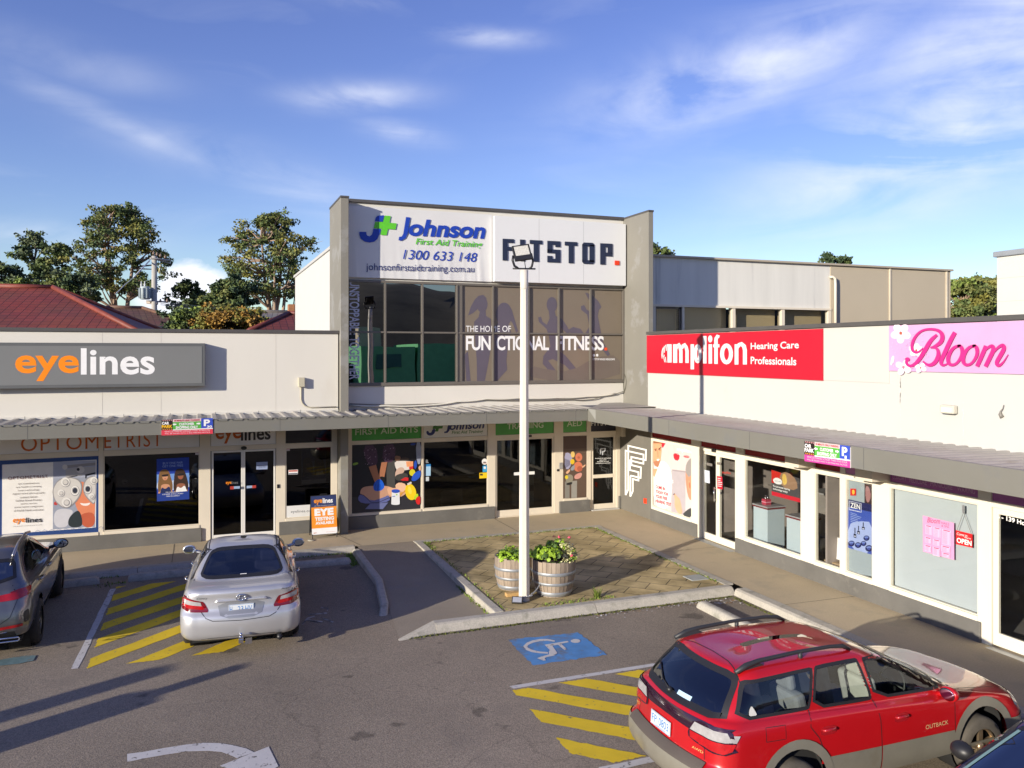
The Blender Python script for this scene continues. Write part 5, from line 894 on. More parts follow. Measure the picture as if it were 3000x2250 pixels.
pen([(1218, 1085), (1160, 1140), (1100, 1110), (1115, 1000), (1200, 905), (1330, 895), (1410, 935), (1408, 1020), (1340, 1070), (1290, 1085)], [10, 20, 30, 28, 20, 24, 40, 44, 30, 14]); pen([(1290, 1080), (1360, 1085), (1375, 1160), (1335, 1240), (1270, 1265), (1215, 1220)], [14, 26, 42, 40, 28, 16])
pen([(1535, 930), (1490, 1010), (1430, 1140), (1390, 1225), (1410, 1265), (1470, 1240)], [40, 44, 42, 40, 26, 10])
for cx in (1535, 1685): pen([(cx + 60, 1060), (cx - 20, 1080), (cx - 75, 1180), (cx - 60, 1255), (cx + 10, 1255), (cx + 75, 1160), (cx + 70, 1075), (cx + 25, 1062)], [22, 30, 42, 34, 22, 34, 40, 22])
pen([(1845, 1065), (1810, 1150), (1755, 1270)], [40, 42, 40]); pen([(1790, 1170), (1860, 1080), (1915, 1060), (1920, 1110), (1880, 1190), (1840, 1272)], [10, 22, 36, 42, 42, 40]); pen([(1890, 1180), (1950, 1090), (2015, 1050), (2030, 1090), (1990, 1160), (1945, 1235), (1970, 1270), (2020, 1230), (2068, 1150)], [10, 22, 34, 42, 42, 40, 30, 16, 8]); p.build('lettering', BS)
# small fittings on the wing wall
q = on_x(*S('C', 1806, 1152)); FL = thing('wall_light', 'small pale floodlight fixed on the white wing wall', 'light', (-.1, q.y, q.z)); MB().box(-.12, -.02, q.y - .13, q.y + .13, q.z - .07, q.z + .07).build('housing', flat(196, 192, 176), FL, bevel=.02); MB().box(-.128, -.121, q.y - .10, q.y + .10, q.z - .045, q.z + .03).build('lens', flat(226, 222, 206), FL)
tag(MB().tube([on_x(*S('C', x, y), -.03) for x, y in ((2098, 1128), (2092, 1150), (2080, 1165), (2078, 1180), (2088, 1198))], [.006, .007, .012, .03, .035], 6).build('loose_cable', flat(120, 116, 108)), 'loose cut cable end sticking out of the white wing wall', 'cable')
# cracks and stains on the wing wall
cm_ = mat('hairline stain', (.60, .585, .53), .8, var=.2, scale=20); mb = MB()
for c_, x0, y0_, y1_ in (('w', 978, 1330, 1650), ('C', 1868, 1110, 1360), ('C', 1515, 950, 1310)):
    rr = random.Random(int(x0)); pts = [on_x(*S(c_, x0 + rr.uniform(-4, 4), y0_ + (y1_ - y0_) * k / 16), -.003) for k in range(17)]; w = Vector((0, .006, 0))
    for a_, b_ in zip(pts, pts[1:]): mb.add([a_ - w * rr.uniform(.5, 2), a_ + w * rr.uniform(.5, 2), b_ + w, b_ - w], [(0, 1, 2, 3)])
mb.build('wall_crack', cm_, RB)

# ---------------------------------------------------------------- awning round both fronts
AW = thing('awning', 'long grey awning with ribbed zinc top running round the corner', 'awning', (-2, -2, 2.7))
MB().box(-24, -2.0, -2.06, -2.0, 2.755, 3.06).build('fascia', fascia_m, AW, bevel=.006); MB().box(-2.06, -2.0, -15.4, -2.061, 2.74, 3.075).build('fascia', fascia_m, AW, bevel=.006)
mb = MB()
for u, c_ in ((178, 'D'), (1815, 'D'), (415, 'E'), (1052, 'E'), (1630, 'E')): x = on_y(*S(c_, u, 150), -2.06).x; mb.box(x - .005, x + .005, -2.0615, -2.055, 2.76, 3.055)
for u in (185, 705, 1760): pass
for y in (-5.9, -8.6, -11.3, -14.1): mb.box(-2.0615, -2.055, y - .005, y + .005, 2.745, 3.07)
mb.build('fascia_joint', mat('fascia joint', (.10, .10, .095), .6, var=0), AW)
MB().box(-24, -2.0, -1.99, -.02, 2.79, 2.80).box(-1.99, -.02, -15.4, -2.0, 2.79, 2.80).box(-2.0, -.02, -2.0, -.02, 2.79, 2.80).build('soffit', cream_soffit, AW)
mb = MB()
def ribs(ax, a0, a1, d0, d1, z0, z1, per, rh=.034):
    n = int(abs(a1 - a0) / per); s_ = per if a1 > a0 else -per
    prof = []
    for k in range(n): prof += [(a0 + s_ * k, 0), (a0 + s_ * (k + .60), 0), (a0 + s_ * (k + .68), rh), (a0 + s_ * (k + .92), rh)]
    prof.append((a0 + s_ * n, 0)); m = len(prof); P_ = (lambda a, d, z: (a, d, z)) if ax == 'y' else (lambda a, d, z: (d, a, z))
    mb.add([P_(a, d0, z0 + h) for a, h in prof] + [P_(a, d1, z1 + h) for a, h in prof], [(i, i + 1, m + i + 1, m + i) for i in range(m - 1)])
ribs('y', -24, -1.4, -2.08, -.02, 3.02, 3.03, .31); ribs('x', -1.75, -15.4, -1.985, -.0, 3.035, 3.0, .235, .026)
mb.poly([(-2.0, -2.0, 3.052), (-1.4, -2.0, 3.056), (-.0, -.0, 3.06), (-.6, 0, 3.058)]); mb.poly([(-1.4, -2.0, 3.054), (0, -2.0, 3.058), (0, 0, 3.062)]); mb.build('roof_sheet', sheet_m, AW)
# corner flashing
mb = MB(); mb.poly([(-2.063, -2.075, 3.06), (-2.063, -2.5, 3.062), (-2.063, -2.5, 2.80)]); mb.build('corner_flashing', mat('pale flashing', (.30, .30, .275), .5), AW)
# parking signs fixed on the fascia
yel = flat(246, 190, 36)
def park_sign(pic, par, q, rd_, num, sl):
    # q maps the z-crop sign's own pixels (0..595 across, 0..195 down) to crop pixels
    P4 = lambda pts, m: pic.poly([q(*t) for t in pts], m)
    P4([(0, 0), (595, 0), (595, 195), (0, 195)], flat(214, 60, 76) if rd_ else flat(196, 62, 150)); P4([(0, 0), (132, 0), (132, 130), (0, 130)], flat(36, 26, 24)); P4([(132, 0), (460, 0), (460, 34), (132, 34)], flat(226, 196, 196)); P4([(132, 34), (460, 34), (460, 130), (132, 130)], flat(84, 170, 62)); P4([(460, 0), (595, 0), (595, 122), (460, 122)], flat(52, 78, 184)); P4([(132, 126), (595, 122), (595, 134), (132, 136)], wt)
    for k in range(5): P4([(10 + k * 24, 2), (20 + k * 24, 2), (30 + k * 24, 16), (18 + k * 24, 16)], flat(206, 150, 150)); P4([(10 + k * 24, 112), (20 + k * 24, 112), (30 + k * 24, 126), (18 + k * 24, 126)], flat(226, 150, 60))
    def T(s_, x, y, w, h, m, **kw): a = q(x, y); b = q(x + w, y); c = q(x, y - h); pic.text(s_, a[0], a[1], b[0] - a[0], a[1] - c[1], m, a[1] - b[1], **kw)
    T('CAR', 6, 62, 84, 36, wt, bold=.05); T('PARK', 4, 104, 124, 38, yel if rd_ else wt, bold=.04); T('30 MINUTE ONLY PARKING', 146, 27, 300, 20, flat(180, 50, 60), bold=.03); T('CUSTOMER', 204, 78, 176, 32, wt, bold=.04); T('SHOPPING ONLY', 166, 120, 258, 34, wt, bold=.04); T('P', 490, 96, 72, 82, wt, bold=.04); T(num, 526, 118, 60 if len(num) > 1 else 26, 28, wt, bold=.03)
    T('VEHICLES PARKED LONGER THAN 30 MINUTES' if rd_ else 'VEHICLES PARKED LONGER THAN ONE HOUR', 36, 158, 525, 18, flat(240, 206, 212)); T('WILL BE ISSUED WITH A $50 PARKING NOTICE', 36, 184, 525, 17, flat(240, 206, 212))
    for sx_, d_ in ((150, -1), (440, 1)): P4([(sx_ + 22 * d_, 62), (sx_, 46), (sx_, 54), (sx_ - 24 * d_, 54), (sx_ - 24 * d_, 70), (sx_, 70), (sx_, 78)] if d_ < 0 else [(sx_ + 14, 62), (sx_ - 8, 46), (sx_ - 8, 54), (sx_ - 34, 54), (sx_ - 34, 70), (sx_ - 8, 70), (sx_ - 8, 78)], wt)
PS = thing('parking_sign', 'red edged customer parking sign fixed on the awning over the optometrist', 'sign', (-11.5, -2.07, 2.9)); p = Pic('z', 'y', -2.075, .0002)
q1 = lambda x, y: (130 + x, 118 + y * (182 / 195) - x * .034); park_sign(p, PS, q1, True, '30', .034); o = p.build('printed_face', PS); cs = [p.P(*q1(*t), 0) for t in ((0, 0), (595, 195))]; MB().box(cs[0].x, cs[1].x, -2.073, -2.061, cs[1].z + .0, cs[0].z).build('board', wt, PS)
PS = thing('parking_sign', 'magenta edged customer parking sign fixed on the awning over the hearing shop', 'sign', (-2.07, -8.2, 2.9)); p = Pic('k', 'x', -2.078, .0002)
q2 = lambda x, y: (245 + x * .7175, 100 + x * .084 + y * (.974 + x * .00013)); park_sign(p, PS, q2, False, '1', 0); p.build('printed_face', PS); cs = [p.P(*q2(*t), 0) for t in ((0, 0), (595, 195))]; MB().box(-2.075, -2.061, cs[1].y, cs[0].y, min(c.z for c in cs), max(c.z for c in cs)).build('board', wt, PS)

# ---------------------------------------------------------------- buildings behind
HB = thing('rear_building', 'beige panelled building with streaked white band behind the side wing', 'building', (7, .3, 0))
MB().box(.29, 7.96, .32, .5, 5.93, 7.36).build('upper_wall', stained_wall, HB); MB().box(7.97, 13.3, .3, .5, 3, 7.36).box(13.14, 13.3, .5, 11.9, 3, 7.36).build('panel_wall', beige_wall, HB)
box('roof', mat('flat roof', (.2, .2, .2), .8), .3, 13.3, .5, 12, 7.0, 7.1, HB); MB().box(.28, 13.36, .22, .52, 7.36, 7.425).build('gutter', mat('beige gutter', (.44, .38, .29), .5, var=.04), HB, bevel=.01)
mb = MB()
for x in (10.51, 13.11): mb.box(x - .035, x + .035, .27, .305, 3, 7.36)
mb.build('joint_cover', mat('joint cover', (.60, .53, .41), .6), HB)
mb = MB()
for x0, x1 in ((.29, 1.36), (2.28, 2.36), (4.10, 4.21), (5.98, 6.10), (7.86, 7.98)): mb.box(x0, x1, .28, .42, 4.4, 5.93)
mb.box(.29, 7.97, .26, .319, 5.88, 5.945).build('window_frame', trim, HB)
for x0, x1 in ((1.36, 2.28), (2.36, 4.10), (4.21, 5.98), (6.10, 7.86)):
    MB().box(x0, x1, .36, .368, 4.4, 5.9).build('pane', pane_clear, HB); MB().box(x0, x1, .62, .63, 5.1 if x0 < 2 else 4.4, 5.9).build('blind', mat('tan blind', (.40, .31, .17), .8, var=.05, scale=1.5), HB)
MB().box(1.40, 2.22, .345, .40, 4.4, 4.45).box(1.36, 1.42, .345, .4, 4.4, 5.86).box(2.20, 2.28, .345, .4, 4.4, 5.86).box(1.36, 2.28, .345, .4, 5.82, 5.88).build('window_sash', bronze, HB); MB().box(1.36, 7.9, 1.2, 1.25, 4.4, 5.9).build('room_wall', black, HB)
MB().tube([(7.9, .27, 6.97), (7.98, .22, 6.98), (8.06, .2, 6.93), (8.08, .2, 6.75), (8.08, .2, 4.5)], .045, 8).build('downpipe', trim, HB)
FB = thing('far_building', 'white building corner with grey capping beyond the side wing', 'building', (8, -12, 0)); MB().box(8, 8.2, -30, -5.62, 2, 6.98).box(8.2, 20, -5.82, -5.62, 2, 6.98).build('wall', mat('white panel wall', (.56, .555, .515), .7, var=.015), FB); MB().box(7.93, 8.25, -30, -5.55, 6.98, 7.12).box(8.25, 20, -5.85, -5.55, 6.98, 7.12).build('capping', mat('blue grey cap', (.26, .28, .30), .4), FB, bevel=.02)
mb = MB()
for z in (6.42, 5.82, 5.22): mb.box(7.998, 8.0, -30, -5.62, z - .004, z + .004)
mb.build('panel_joint', flat(176, 174, 164), FB)
# ================================================================ street furniture on the island
PXY = Vector((-5.84, -7.07, 0))
LP = thing('lamp_post', 'tall cream octagonal lamp post with a black floodlight on top', 'lamp post', PXY)
post_m = mat('cream painted steel', (.66, .61, .53), .5, var=.05, scale=3, stain=((.40, .33, .25), 7, .66, .75))
MB().lathe([(.106, -.02), (.106, .02), (.10, .9), (.074, 5.65)], PXY, 8, smooth=False, a0=R(22.5) - TH).build('pole', post_m, LP); MB().lathe([(.07, 5.65), (.074, 5.66), (.074, 6.0), (.0, 6.0)], PXY, 16).build('pole_cap', post_m, LP)
b0 = PXY + Vector((0, 0, 6.02))
# floodlight: faces the car park, leans back a little
Mf = Matrix.Translation(b0 + Vector((-.05, -.02, .29))) @ Matrix.Rotation(R(-8), 4, 'Z') @ Matrix.Rotation(R(-9), 4, 'Y') @ Matrix.Rotation(R(-22), 4, 'X')
Mf = Mf @ Matrix.Diagonal((.58, .58, .56, 1)); mb = MB(); mb.obox(Mf, .56, .09, .54); mb.obox(Mf @ Matrix.Translation((0, .06, 0)), .44, .06, .40)
for k in range(9): mb.obox(Mf @ Matrix.Translation((-.2 + k * .05, .10, 0)), .012, .07, .40)
mb.build('floodlight', black, LP, bevel=.008)
fo = bpy.data.objects['floodlight']
MB().obox(Mf @ Matrix.Translation((0, -.048, .055)), .45, .01, .33).build('lens', mat('lamp lens', (.62, .61, .56), .25, var=.12, scale=30), fo); mb = MB()
for k in range(9): mb.obox(Mf @ Matrix.Translation((-.2 + k * .05, -.0545, .055)), .008, .004, .33)
for k in range(5): mb.obox(Mf @ Matrix.Translation((0, -.0545, -.08 + k * .068)), .45, .004, .006)
mb.build('lens_grid', flat(180, 176, 164), fo)
mb = MB(); br = [(-.25, -.07), (-.27, .0), (-.265, .34)]
for sx in (-1, 1): mb.tube([b0 + Vector((sx * .11 - .01, 0, .01)), b0 + Vector((sx * .17 - .02, 0, .05)), b0 + Vector((sx * .20 - .03, -.01, .15)), Mf @ Vector((sx * .29, .03, -.05))], .022, 6)
mb.tube([b0 + Vector((-.22, 0, 0)), b0 + Vector((.22, 0, .01))], .015, 6); mb.build('bracket', black, LP); MB().tube([Mf @ Vector((.03, .05, -.27)), b0 + Vector((.02, .02, .12)), b0 + Vector((.03, 0, .0))], .008, 6).build('power_cable', black, LP)
# half barrels
wood = mat('weathered oak', (.33, .265, .20), .85, var=.28, scale=4, stretch=(1, 1, .25), bump=.4, bscale=40, stain=((.21, .165, .125), 5, .5, .7)); hoop = mat('grey hoop', (.34, .36, .38), .5, .5, var=.15, scale=6)
soil = mat('potting soil', (.035, .025, .018), .95, var=.3, scale=30)
def barrel(c, r0, r1, h, z, label, tilt=0):
    t = thing('barrel_planter', label, 'planter', (c[0], c[1], z), 'half barrel planters beside the lamp post'); n = 30; mb = MB(); rr = random.Random(int(h * 1000))
    rad = lambda k: r0 + (r1 - r0) * k + .035 * math.sin(math.pi * k)
    for i in range(n):
        a0, a1 = 2 * math.pi * (i + .03) / n, 2 * math.pi * (i + .97) / n; dz = rr.uniform(-.012, .008); dr = rr.uniform(-.003, .003)
        lv = [0, .25, .5, .75, 1]
        for k0, k1 in zip(lv, lv[1:]):
            f_ = lambda a, k, w: (c[0] + (rad(k) + dr - w) * math.cos(a), c[1] + (rad(k) + dr - w) * math.sin(a), z + h * k + (dz if k == 1 else 0))
            mb.add([f_(a0, k0, 0), f_(a1, k0, 0), f_(a1, k1, 0), f_(a0, k1, 0)], [(0, 1, 2, 3)], 0)
            if k1 == 1: mb.add([f_(a0, 1, 0), f_(a1, 1, 0), f_(a1, 1, .03), f_(a0, 1, .03), f_(a0, .7, .03), f_(a1, .7, .03)], [(0, 1, 2, 3), (3, 2, 5, 4)], 0)
    mb.build('staves', wood, t); MB().lathe([(rad(k) - .012, h * k) for k in (0, .25, .5, .75, .97)], (c[0], c[1], z), 30).build('liner', soil, t)
    for k0, k1 in ((.03, .15), (.34, .42), (.62, .71)): MB().lathe([(rad(k0) + .003, h * k0), (rad(k0) + .008, h * k0 + .004), (rad(k1) + .008, h * k1 - .004), (rad(k1) + .003, h * k1)], (c[0], c[1], z), 36).build('hoop', hoop, t)
    MB().lathe([(rad(.86) - .02, h * .86), (.001, h * .9)], (c[0], c[1], z), 20).build('soil', soil, t); return t
leafA = mat('bright leaf', (.30, .46, .03), .6, var=.3, scale=9); leafB = mat('deep leaf', (.09, .16, .03), .6, var=.3, scale=9); cre = mat('cream leaf', (.62, .58, .30), .6, var=.3, scale=14); pink = flat(226, 84, 110); strw = flat(206, 178, 110)
def clump(mb, c, r, n, s, mi, flatn=.6, seed=1):
    rr = random.Random(seed)
    for _ in range(n):
        d = Vector((rr.gauss(0, 1), rr.gauss(0, 1), abs(rr.gauss(0, 1)) * .9)).normalized(); p = Vector(c) + Vector((d.x * r[0], d.y * r[1], d.z * r[2])) * rr.uniform(.55, 1.02)
        nrm = (d + Vector((rr.uniform(-.6, .6), rr.uniform(-.6, .6), rr.uniform(0, .8)))).normalized(); u = nrm.orthogonal().normalized(); v = nrm.cross(u); k = s * rr.uniform(.6, 1.3); m = 6
        mb.add([p + (u * math.cos(6.2832 * i / m) + v * math.sin(6.2832 * i / m)) * k + nrm * (.15 * k if i % 2 else 0) for i in range(m)], [tuple(range(m))], mi)
c1, c2 = (-5.80, -6.45), (-5.17, -6.88)
barrel(c1, .29, .365, .60, .07, 'half barrel planter behind the lamp post raised on a brick'); barrel(c2, .31, .41, .66, .004, 'half barrel planter with mixed foliage to the right of the lamp post')
P1 = thing('geranium_plant', 'low bright green plant filling the barrel behind the lamp post', 'plant', (c1[0], c1[1], .6)); mb = MB(); rr = random.Random(3)
for k in range(34): a_ = rr.uniform(0, 6.28); q = rr.uniform(.05, .33); clump(mb, (c1[0] + q * math.cos(a_), c1[1] + q * math.sin(a_), .64), (.10, .10, .16), 28, .028, 0 if rr.random() < .75 else 1, seed=k)
mb.build('foliage', [leafA, leafB], P1)
P2 = thing('geranium_plant', 'bright lime geranium on the left side of the front barrel', 'plant', (c2[0] - .2, c2[1], .6)); mb = MB()
for k in range(30): a_ = rr.uniform(0, 6.28); q = rr.uniform(.02, .22); clump(mb, (c2[0] - .19 + q * math.cos(a_), c2[1] - .07 + q * math.sin(a_), .69 + rr.uniform(0, .12)), (.10, .10, .14), 26, .034, 0 if rr.random() < .8 else 1, seed=100 + k)
for k in range(22): a_ = rr.uniform(0, 6.28); q = rr.uniform(.02, .17); clump(mb, (c2[0] + .07 + q * math.cos(a_), c2[1] + .06 + q * math.sin(a_), .78 + rr.uniform(0, .12)), (.08, .08, .12), 24, .03, 0 if rr.random() < .55 else 1, seed=140 + k)
for k in range(10): a_ = rr.uniform(2.5, 5.2); clump(mb, (c2[0] + .33 * math.cos(a_), c2[1] + .33 * math.sin(a_), .62), (.07, .07, .06), 16, .02, 1, seed=170 + k)
mb.build('foliage', [leafA, leafB], P2)
P3 = thing('succulent_plant', 'cream and pink variegated plant spilling over the right of the front barrel', 'plant', (c2[0] + .2, c2[1], .6)); mb = MB()
for k in range(42): a_ = rr.uniform(-2.1, 1.4); q = rr.uniform(.05, .36); clump(mb, (c2[0] + .12 + q * math.cos(a_), c2[1] - .05 + q * math.sin(a_), .66 + rr.uniform(0, .26) * (q < .25)), (.07, .07, .09), 22, .017, 0 if rr.random() < .75 else 1, seed=200 + k)
mb.build('foliage', [cre, leafA], P3); mb = MB()
for q in ((.16, .1, 1.03), (.30, -.05, 1.04), (.24, -.28, .76), (.05, .1, 1.05)): clump(mb, (c2[0] + q[0], c2[1] + q[1], q[2] - .02), (.025, .025, .03), 14, .014, 0, seed=int(q[2] * 99))
mb.build('flower', pink, P3)
tag(MB().box(-6.08, -5.82, -6.82, -6.70, .006, .07).build('brick', mat('yellow brick', (.52, .33, .13), .85, var=.2, scale=14), bevel=.006), 'yellow brick wedged under the barrel behind the lamp post', 'brick')
tag(MB().box(-5.78, -5.62, -6.80, -6.70, .006, .07).build('brick', mat('brown brick', (.30, .16, .09), .85, var=.2, scale=14), bevel=.006), 'brown brick under the barrel, half hidden by the lamp post', 'brick')
CH = thing('security_chain', 'steel chain tying the front barrel to the lamp post', 'chain', (-5.6, -7.1, .2)); mb = MB()
def links(a, b, sag, n):
    a, b = Vector(a), Vector(b); d = (b - a).normalized()
    for k in range(n):
        t = (k + .5) / n; p = a.lerp(b, t) + Vector((0, 0, -sag * math.sin(math.pi * t))); u = Vector((0, 0, 1)) if k % 2 else d.cross(Vector((0, 0, 1))); L = (b - a).length / n * .75
        mb.tube([p + d * L * math.cos(x) + u * .013 * math.sin(x) for x in [6.2832 * i / 8 for i in range(9)]], .0055, 5, cap=False)
links((-5.73, -7.13, .11), (-5.52, -7.06, .26), .03, 12); links((-5.95, -7.16, .09), (-5.73, -7.19, .11), .01, 9); mb.build('links', steel, CH)
mb = MB(); Mb_ = Matrix.Translation((-6.03, -7.22, .06)) @ Matrix.Rotation(R(-30), 4, 'Z') @ Matrix.Rotation(R(-35), 4, 'X'); mb.obox(Mb_, .20, .07, .12); tag(mb.build('lock_box', black, bevel=.008), 'small black lock box lying at the foot of the lamp post', 'lock box'); mb = MB(); mb.obox(Mb_ @ Matrix.Translation((0, -.037, 0)), .16, .004, .09); k_ = mb.build('face_plate', steel, bpy.data.objects['lock_box'])
# pavement sign outside the optometrist
SB = thing('pavement_sign', 'orange and navy eye testing pavement sign standing outside the optometrist', 'sign', (-8.5, -.55, 0))
A0, A1 = on_z(*S('g', 80, 1100), 0), on_z(*S('g', 490, 1065), 0); ux = (A1 - A0).normalized(); nn = Vector((-ux.y, ux.x, 0)); wd = (A1 - A0).length; H_ = 1.0; lean = .20
def sp_(u, v, d=0): return A0 + ux * (u * wd) + Vector((0, 0, v * H_)) + nn * (lean * v + .0) - nn.cross(ux).normalized() * 0 - nn * d
mb = MB(); fp_ = lambda u0, u1, v0, v1, d0, d1: mb.prism([sp_(u0, v0, d0), sp_(u1, v0, d0), sp_(u1, v1, d0), sp_(u0, v1, d0)], [sp_(u0, v0, d1), sp_(u1, v0, d1), sp_(u1, v1, d1), sp_(u0, v1, d1)])
fp_(-.01, 1.01, .08, 1.0, -.012, .0); mb.build('front_panel', flat(40, 40, 44), SB)
mb = MB()
for u in (.02, .98): mb.tube([sp_(u, 0), sp_(u, .1)], .010, 6); mb.tube([A0 + ux * (u * wd) + nn * (2 * lean + .06), sp_(u, 1.0, -.04)], .012, 6)
mb.build('leg', black, SB); mb = MB(); b2 = lambda u, v: A0 + ux * (u * wd) + nn * (2 * lean + .06 - (lean + .02) * v) + Vector((0, 0, v * H_)); mb.prism([b2(-.01, .08), b2(1.01, .08), b2(1.01, 1), b2(-.01, 1)], [b2(-.01, .08) - nn * .012, b2(1.01, .08) - nn * .012, b2(1.01, 1) - nn * .012, b2(-.01, 1) - nn * .012]); mb.build('back_panel', flat(40, 40, 44), SB)
mb = MB(); mats_ = [flat(44, 56, 98), flat(236, 146, 36), wt, org, flat(206, 120, 60)]
def quad(v0, v1, mi, d): mb.add([sp_(0, v0, d), sp_(1, v0, d), sp_(1, v1, d), sp_(0, v1, d)], [(0, 1, 2, 3)], mi)
quad(.73, .99, 0, .002); quad(.235, .73, 1, .002); quad(.09, .235, 2, .002)
def st(s_, u, v, w, h, mi, **kw): letters(mb, s_, sp_(u, v, .004), ux * w * wd, (sp_(0, v + h) - sp_(0, v)), mi, **kw)
st('eye', .11, .79, .33, .12, 1, bold=.03); st('lines', .46, .815, .40, .12, 2, bold=.03); st('THE RIGHT CHOICE IN EYECARE', .11, .755, .77, .014, 2); st('EYE', .12, .525, .76, .17, 2, bold=.06); st('TESTING', .13, .41, .76, .085, 2, bold=.05); st('AVAILABLE', .15, .32, .73, .07, 2, bold=.05); st('eyecare', .06, .115, .12, .025, 3, bold=.03); st('www.eyelines.com.au', .55, .125, .38, .016, 4)
mb.build('printed_face', mats_, SB); mb = MB(); mb.tube([sp_(.36, 1.0), sp_(.38, 1.03), sp_(.62, 1.03), sp_(.64, 1.0)], .009, 6); mb.build('handle', black, SB)
# round cover set in the footpath beside it
q = on_z(*S('g', 70, 1125), 0); tag(MB().lathe([(.09, .004), (.09, .010), (.0, .010)], (q.x, q.y, 0), 20).build('pit_cover', mat('pale cap', (.42, .40, .33), .7)), 'small round pale cover set in the footpath by the pavement sign', 'pit cover')

# ================================================================ houses behind
def tile_mat(name, c, rough=.6):
    m = bpy.data.materials.new(name); m.use_nodes = True; nt = m.node_tree; N, L = nt.nodes, nt.links; b = N['Principled BSDF']; b.inputs['Roughness'].default_value = rough
    uv = N.new('ShaderNodeUVMap'); br_ = N.new('ShaderNodeTexBrick'); br_.offset = 0; br_.inputs['Scale'].default_value = 1; br_.inputs['Brick Width'].default_value = 1; br_.inputs['Row Height'].default_value = 1; br_.inputs['Mortar Size'].default_value = .06; br_.inputs['Mortar Smooth'].default_value = .6
    br_.inputs['Color1'].default_value = (*c, 1); br_.inputs['Color2'].default_value = (*(k * .82 for k in c), 1); br_.inputs['Mortar'].default_value = (*(k * .34 for k in c), 1); L.new(uv.outputs[0], br_.inputs['Vector'])
    g = N.new('ShaderNodeNewGeometry'); n = N.new('ShaderNodeTexNoise'); n.inputs['Scale'].default_value = .7; n.inputs['Detail'].default_value = 6; L.new(g.outputs['Position'], n.inputs['Vector'])
    x = N.new('ShaderNodeMix'); x.data_type = 'RGBA'; x.blend_type = 'MULTIPLY'; x.inputs[0].default_value = .6; L.new(br_.outputs['Color'], x.inputs[6]); L.new(n.outputs['Color'], x.inputs[7])
    hs = N.new('ShaderNodeHueSaturation'); hs.inputs['Value'].default_value = 1.5; L.new(x.outputs[2], hs.inputs['Color']); L.new(hs.outputs[0], b.inputs['Base Color'])
    bp = N.new('ShaderNodeBump'); bp.inputs['Strength'].default_value = .7; bp.inputs['Distance'].default_value = .03; bp.invert = True; L.new(br_.outputs['Fac'], bp.inputs['Height']); L.new(bp.outputs[0], b.inputs['Normal']); return m
redt, brt, gyt = tile_mat('red roof tiles', (.22, .048, .03)), tile_mat('brown roof tiles', (.16, .085, .055)), tile_mat('grey roof tiles', (.23, .20, .17))
def hip_house(label, cu, cv, dep, w, d, rise, eave_drop, tm, rot, wall_c, ridge=.45, per=(.32, .36), name='house'):
    """Hipped house; (cu, cv) is where the middle of its ridge shows in the photograph, dep the distance, w x d its plan."""
    top = at_depth(cu, cv, dep); t = thing(name, label, 'house', (top.x, top.y, -.12)); M = Matrix.Translation((top.x, top.y, 0)) @ Matrix.Rotation(R(rot), 4, 'Z'); ze = top.z - rise
    P_ = lambda x, y, z: M @ Vector((x, y, z)); a, b = w / 2, d / 2; r = a * ridge
    E_ = [P_(-a, -b, ze), P_(a, -b, ze), P_(a, b, ze), P_(-a, b, ze)]; R0, R1 = P_(-r, 0, top.z), P_(r, 0, top.z); mb = MB()
    mb.slope([E_[0], E_[1], R1, R0], 0, per).slope([E_[1], E_[2], R1], 0, per).slope([E_[2], E_[3], R0, R1], 0, per).slope([E_[3], E_[0], R0], 0, per); rf = mb.build('roof', tm, t)
    mb = MB(); up = Vector((0, 0, .03))
    for p0, p1 in ((R0, R1), (E_[0], R0), (E_[1], R1), (E_[2], R1), (E_[3], R0)): mb.tube([p0 + up, p1 + up], .11, 6)
    mb.build('ridge_cap', mat(tm.name + ' ridge', tuple(k * .95 for k in tm.node_tree.nodes['Brick Texture'].inputs['Color1'].default_value[:3]), .6, var=.2, scale=3), rf)
    mb = MB(); up = Vector((0, 0, -.08))
    for p0, p1 in zip(E_, E_[1:] + E_[:1]): mb.tube([p0 + up, p1 + up], .07, 6)
    mb.build('gutter', mat('cream gutter', (.52, .43, .25), .5), t); mb = MB(); k = .5
    c = [P_(-a + k, -b + k, -.12), P_(a - k, -b + k, -.12), P_(a - k, b - k, -.12), P_(-a + k, b - k, -.12)]; mb.prism(c, [Vector((p.x, p.y, ze - .03)) for p in c]); mb.build('wall', mat(wall_c[0], wall_c[1], .8, var=.15, scale=3), t); return t
hip_house('red tiled house with a wide hipped roof behind the optometrist', 62, 842, 33, 11.6, 12, 2.15, 0, redt, -6, ('red brick', (.22, .08, .05)), .20)
hip_house('brown tiled house with a yellow gutter behind the power pole', 368, 902, 48, 7.2, 6.5, 1.15, 0, brt, 10, ('brown brick', (.13, .07, .05)), .25)
hip_house('small brown tiled house just right of the red roof', 300, 922, 43, 4.4, 5, .8, 0, tile_mat('pale brown tiles', (.22, .13, .085)), 14, ('brown brick', (.13, .07, .05)), .3)
hip_house('grey tiled house partly hidden by the autumn bush', 770, 914, 52, 7.5, 6, .95, 0, gyt, -8, ('grey boards', (.3, .29, .28)), .55)
hh = hip_house('dark red tiled house beside the tall white side wall', 900, 920, 38, 5.5, 5, .9, 0, tile_mat('dark red tiles', (.17, .04, .03)), 0, ('red brick', (.22, .08, .05)), .3)
q = at_depth(863, 918, 39); MB().box(q.x - .3, q.x + .25, q.y - .3, q.y + .3, q.z - 2, q.z + .42).build('chimney', mat('orange brick', (.36, .16, .07), .85, var=.2, scale=9), hh)
q = at_depth(225, 885, 34); tag(MB().lathe([(.09, -1.2), (.09, .1), (.0, .1)], q, 10).build('vent_pipe', wt), 'white vent pipe standing on the slope of the red roof', 'vent pipe')
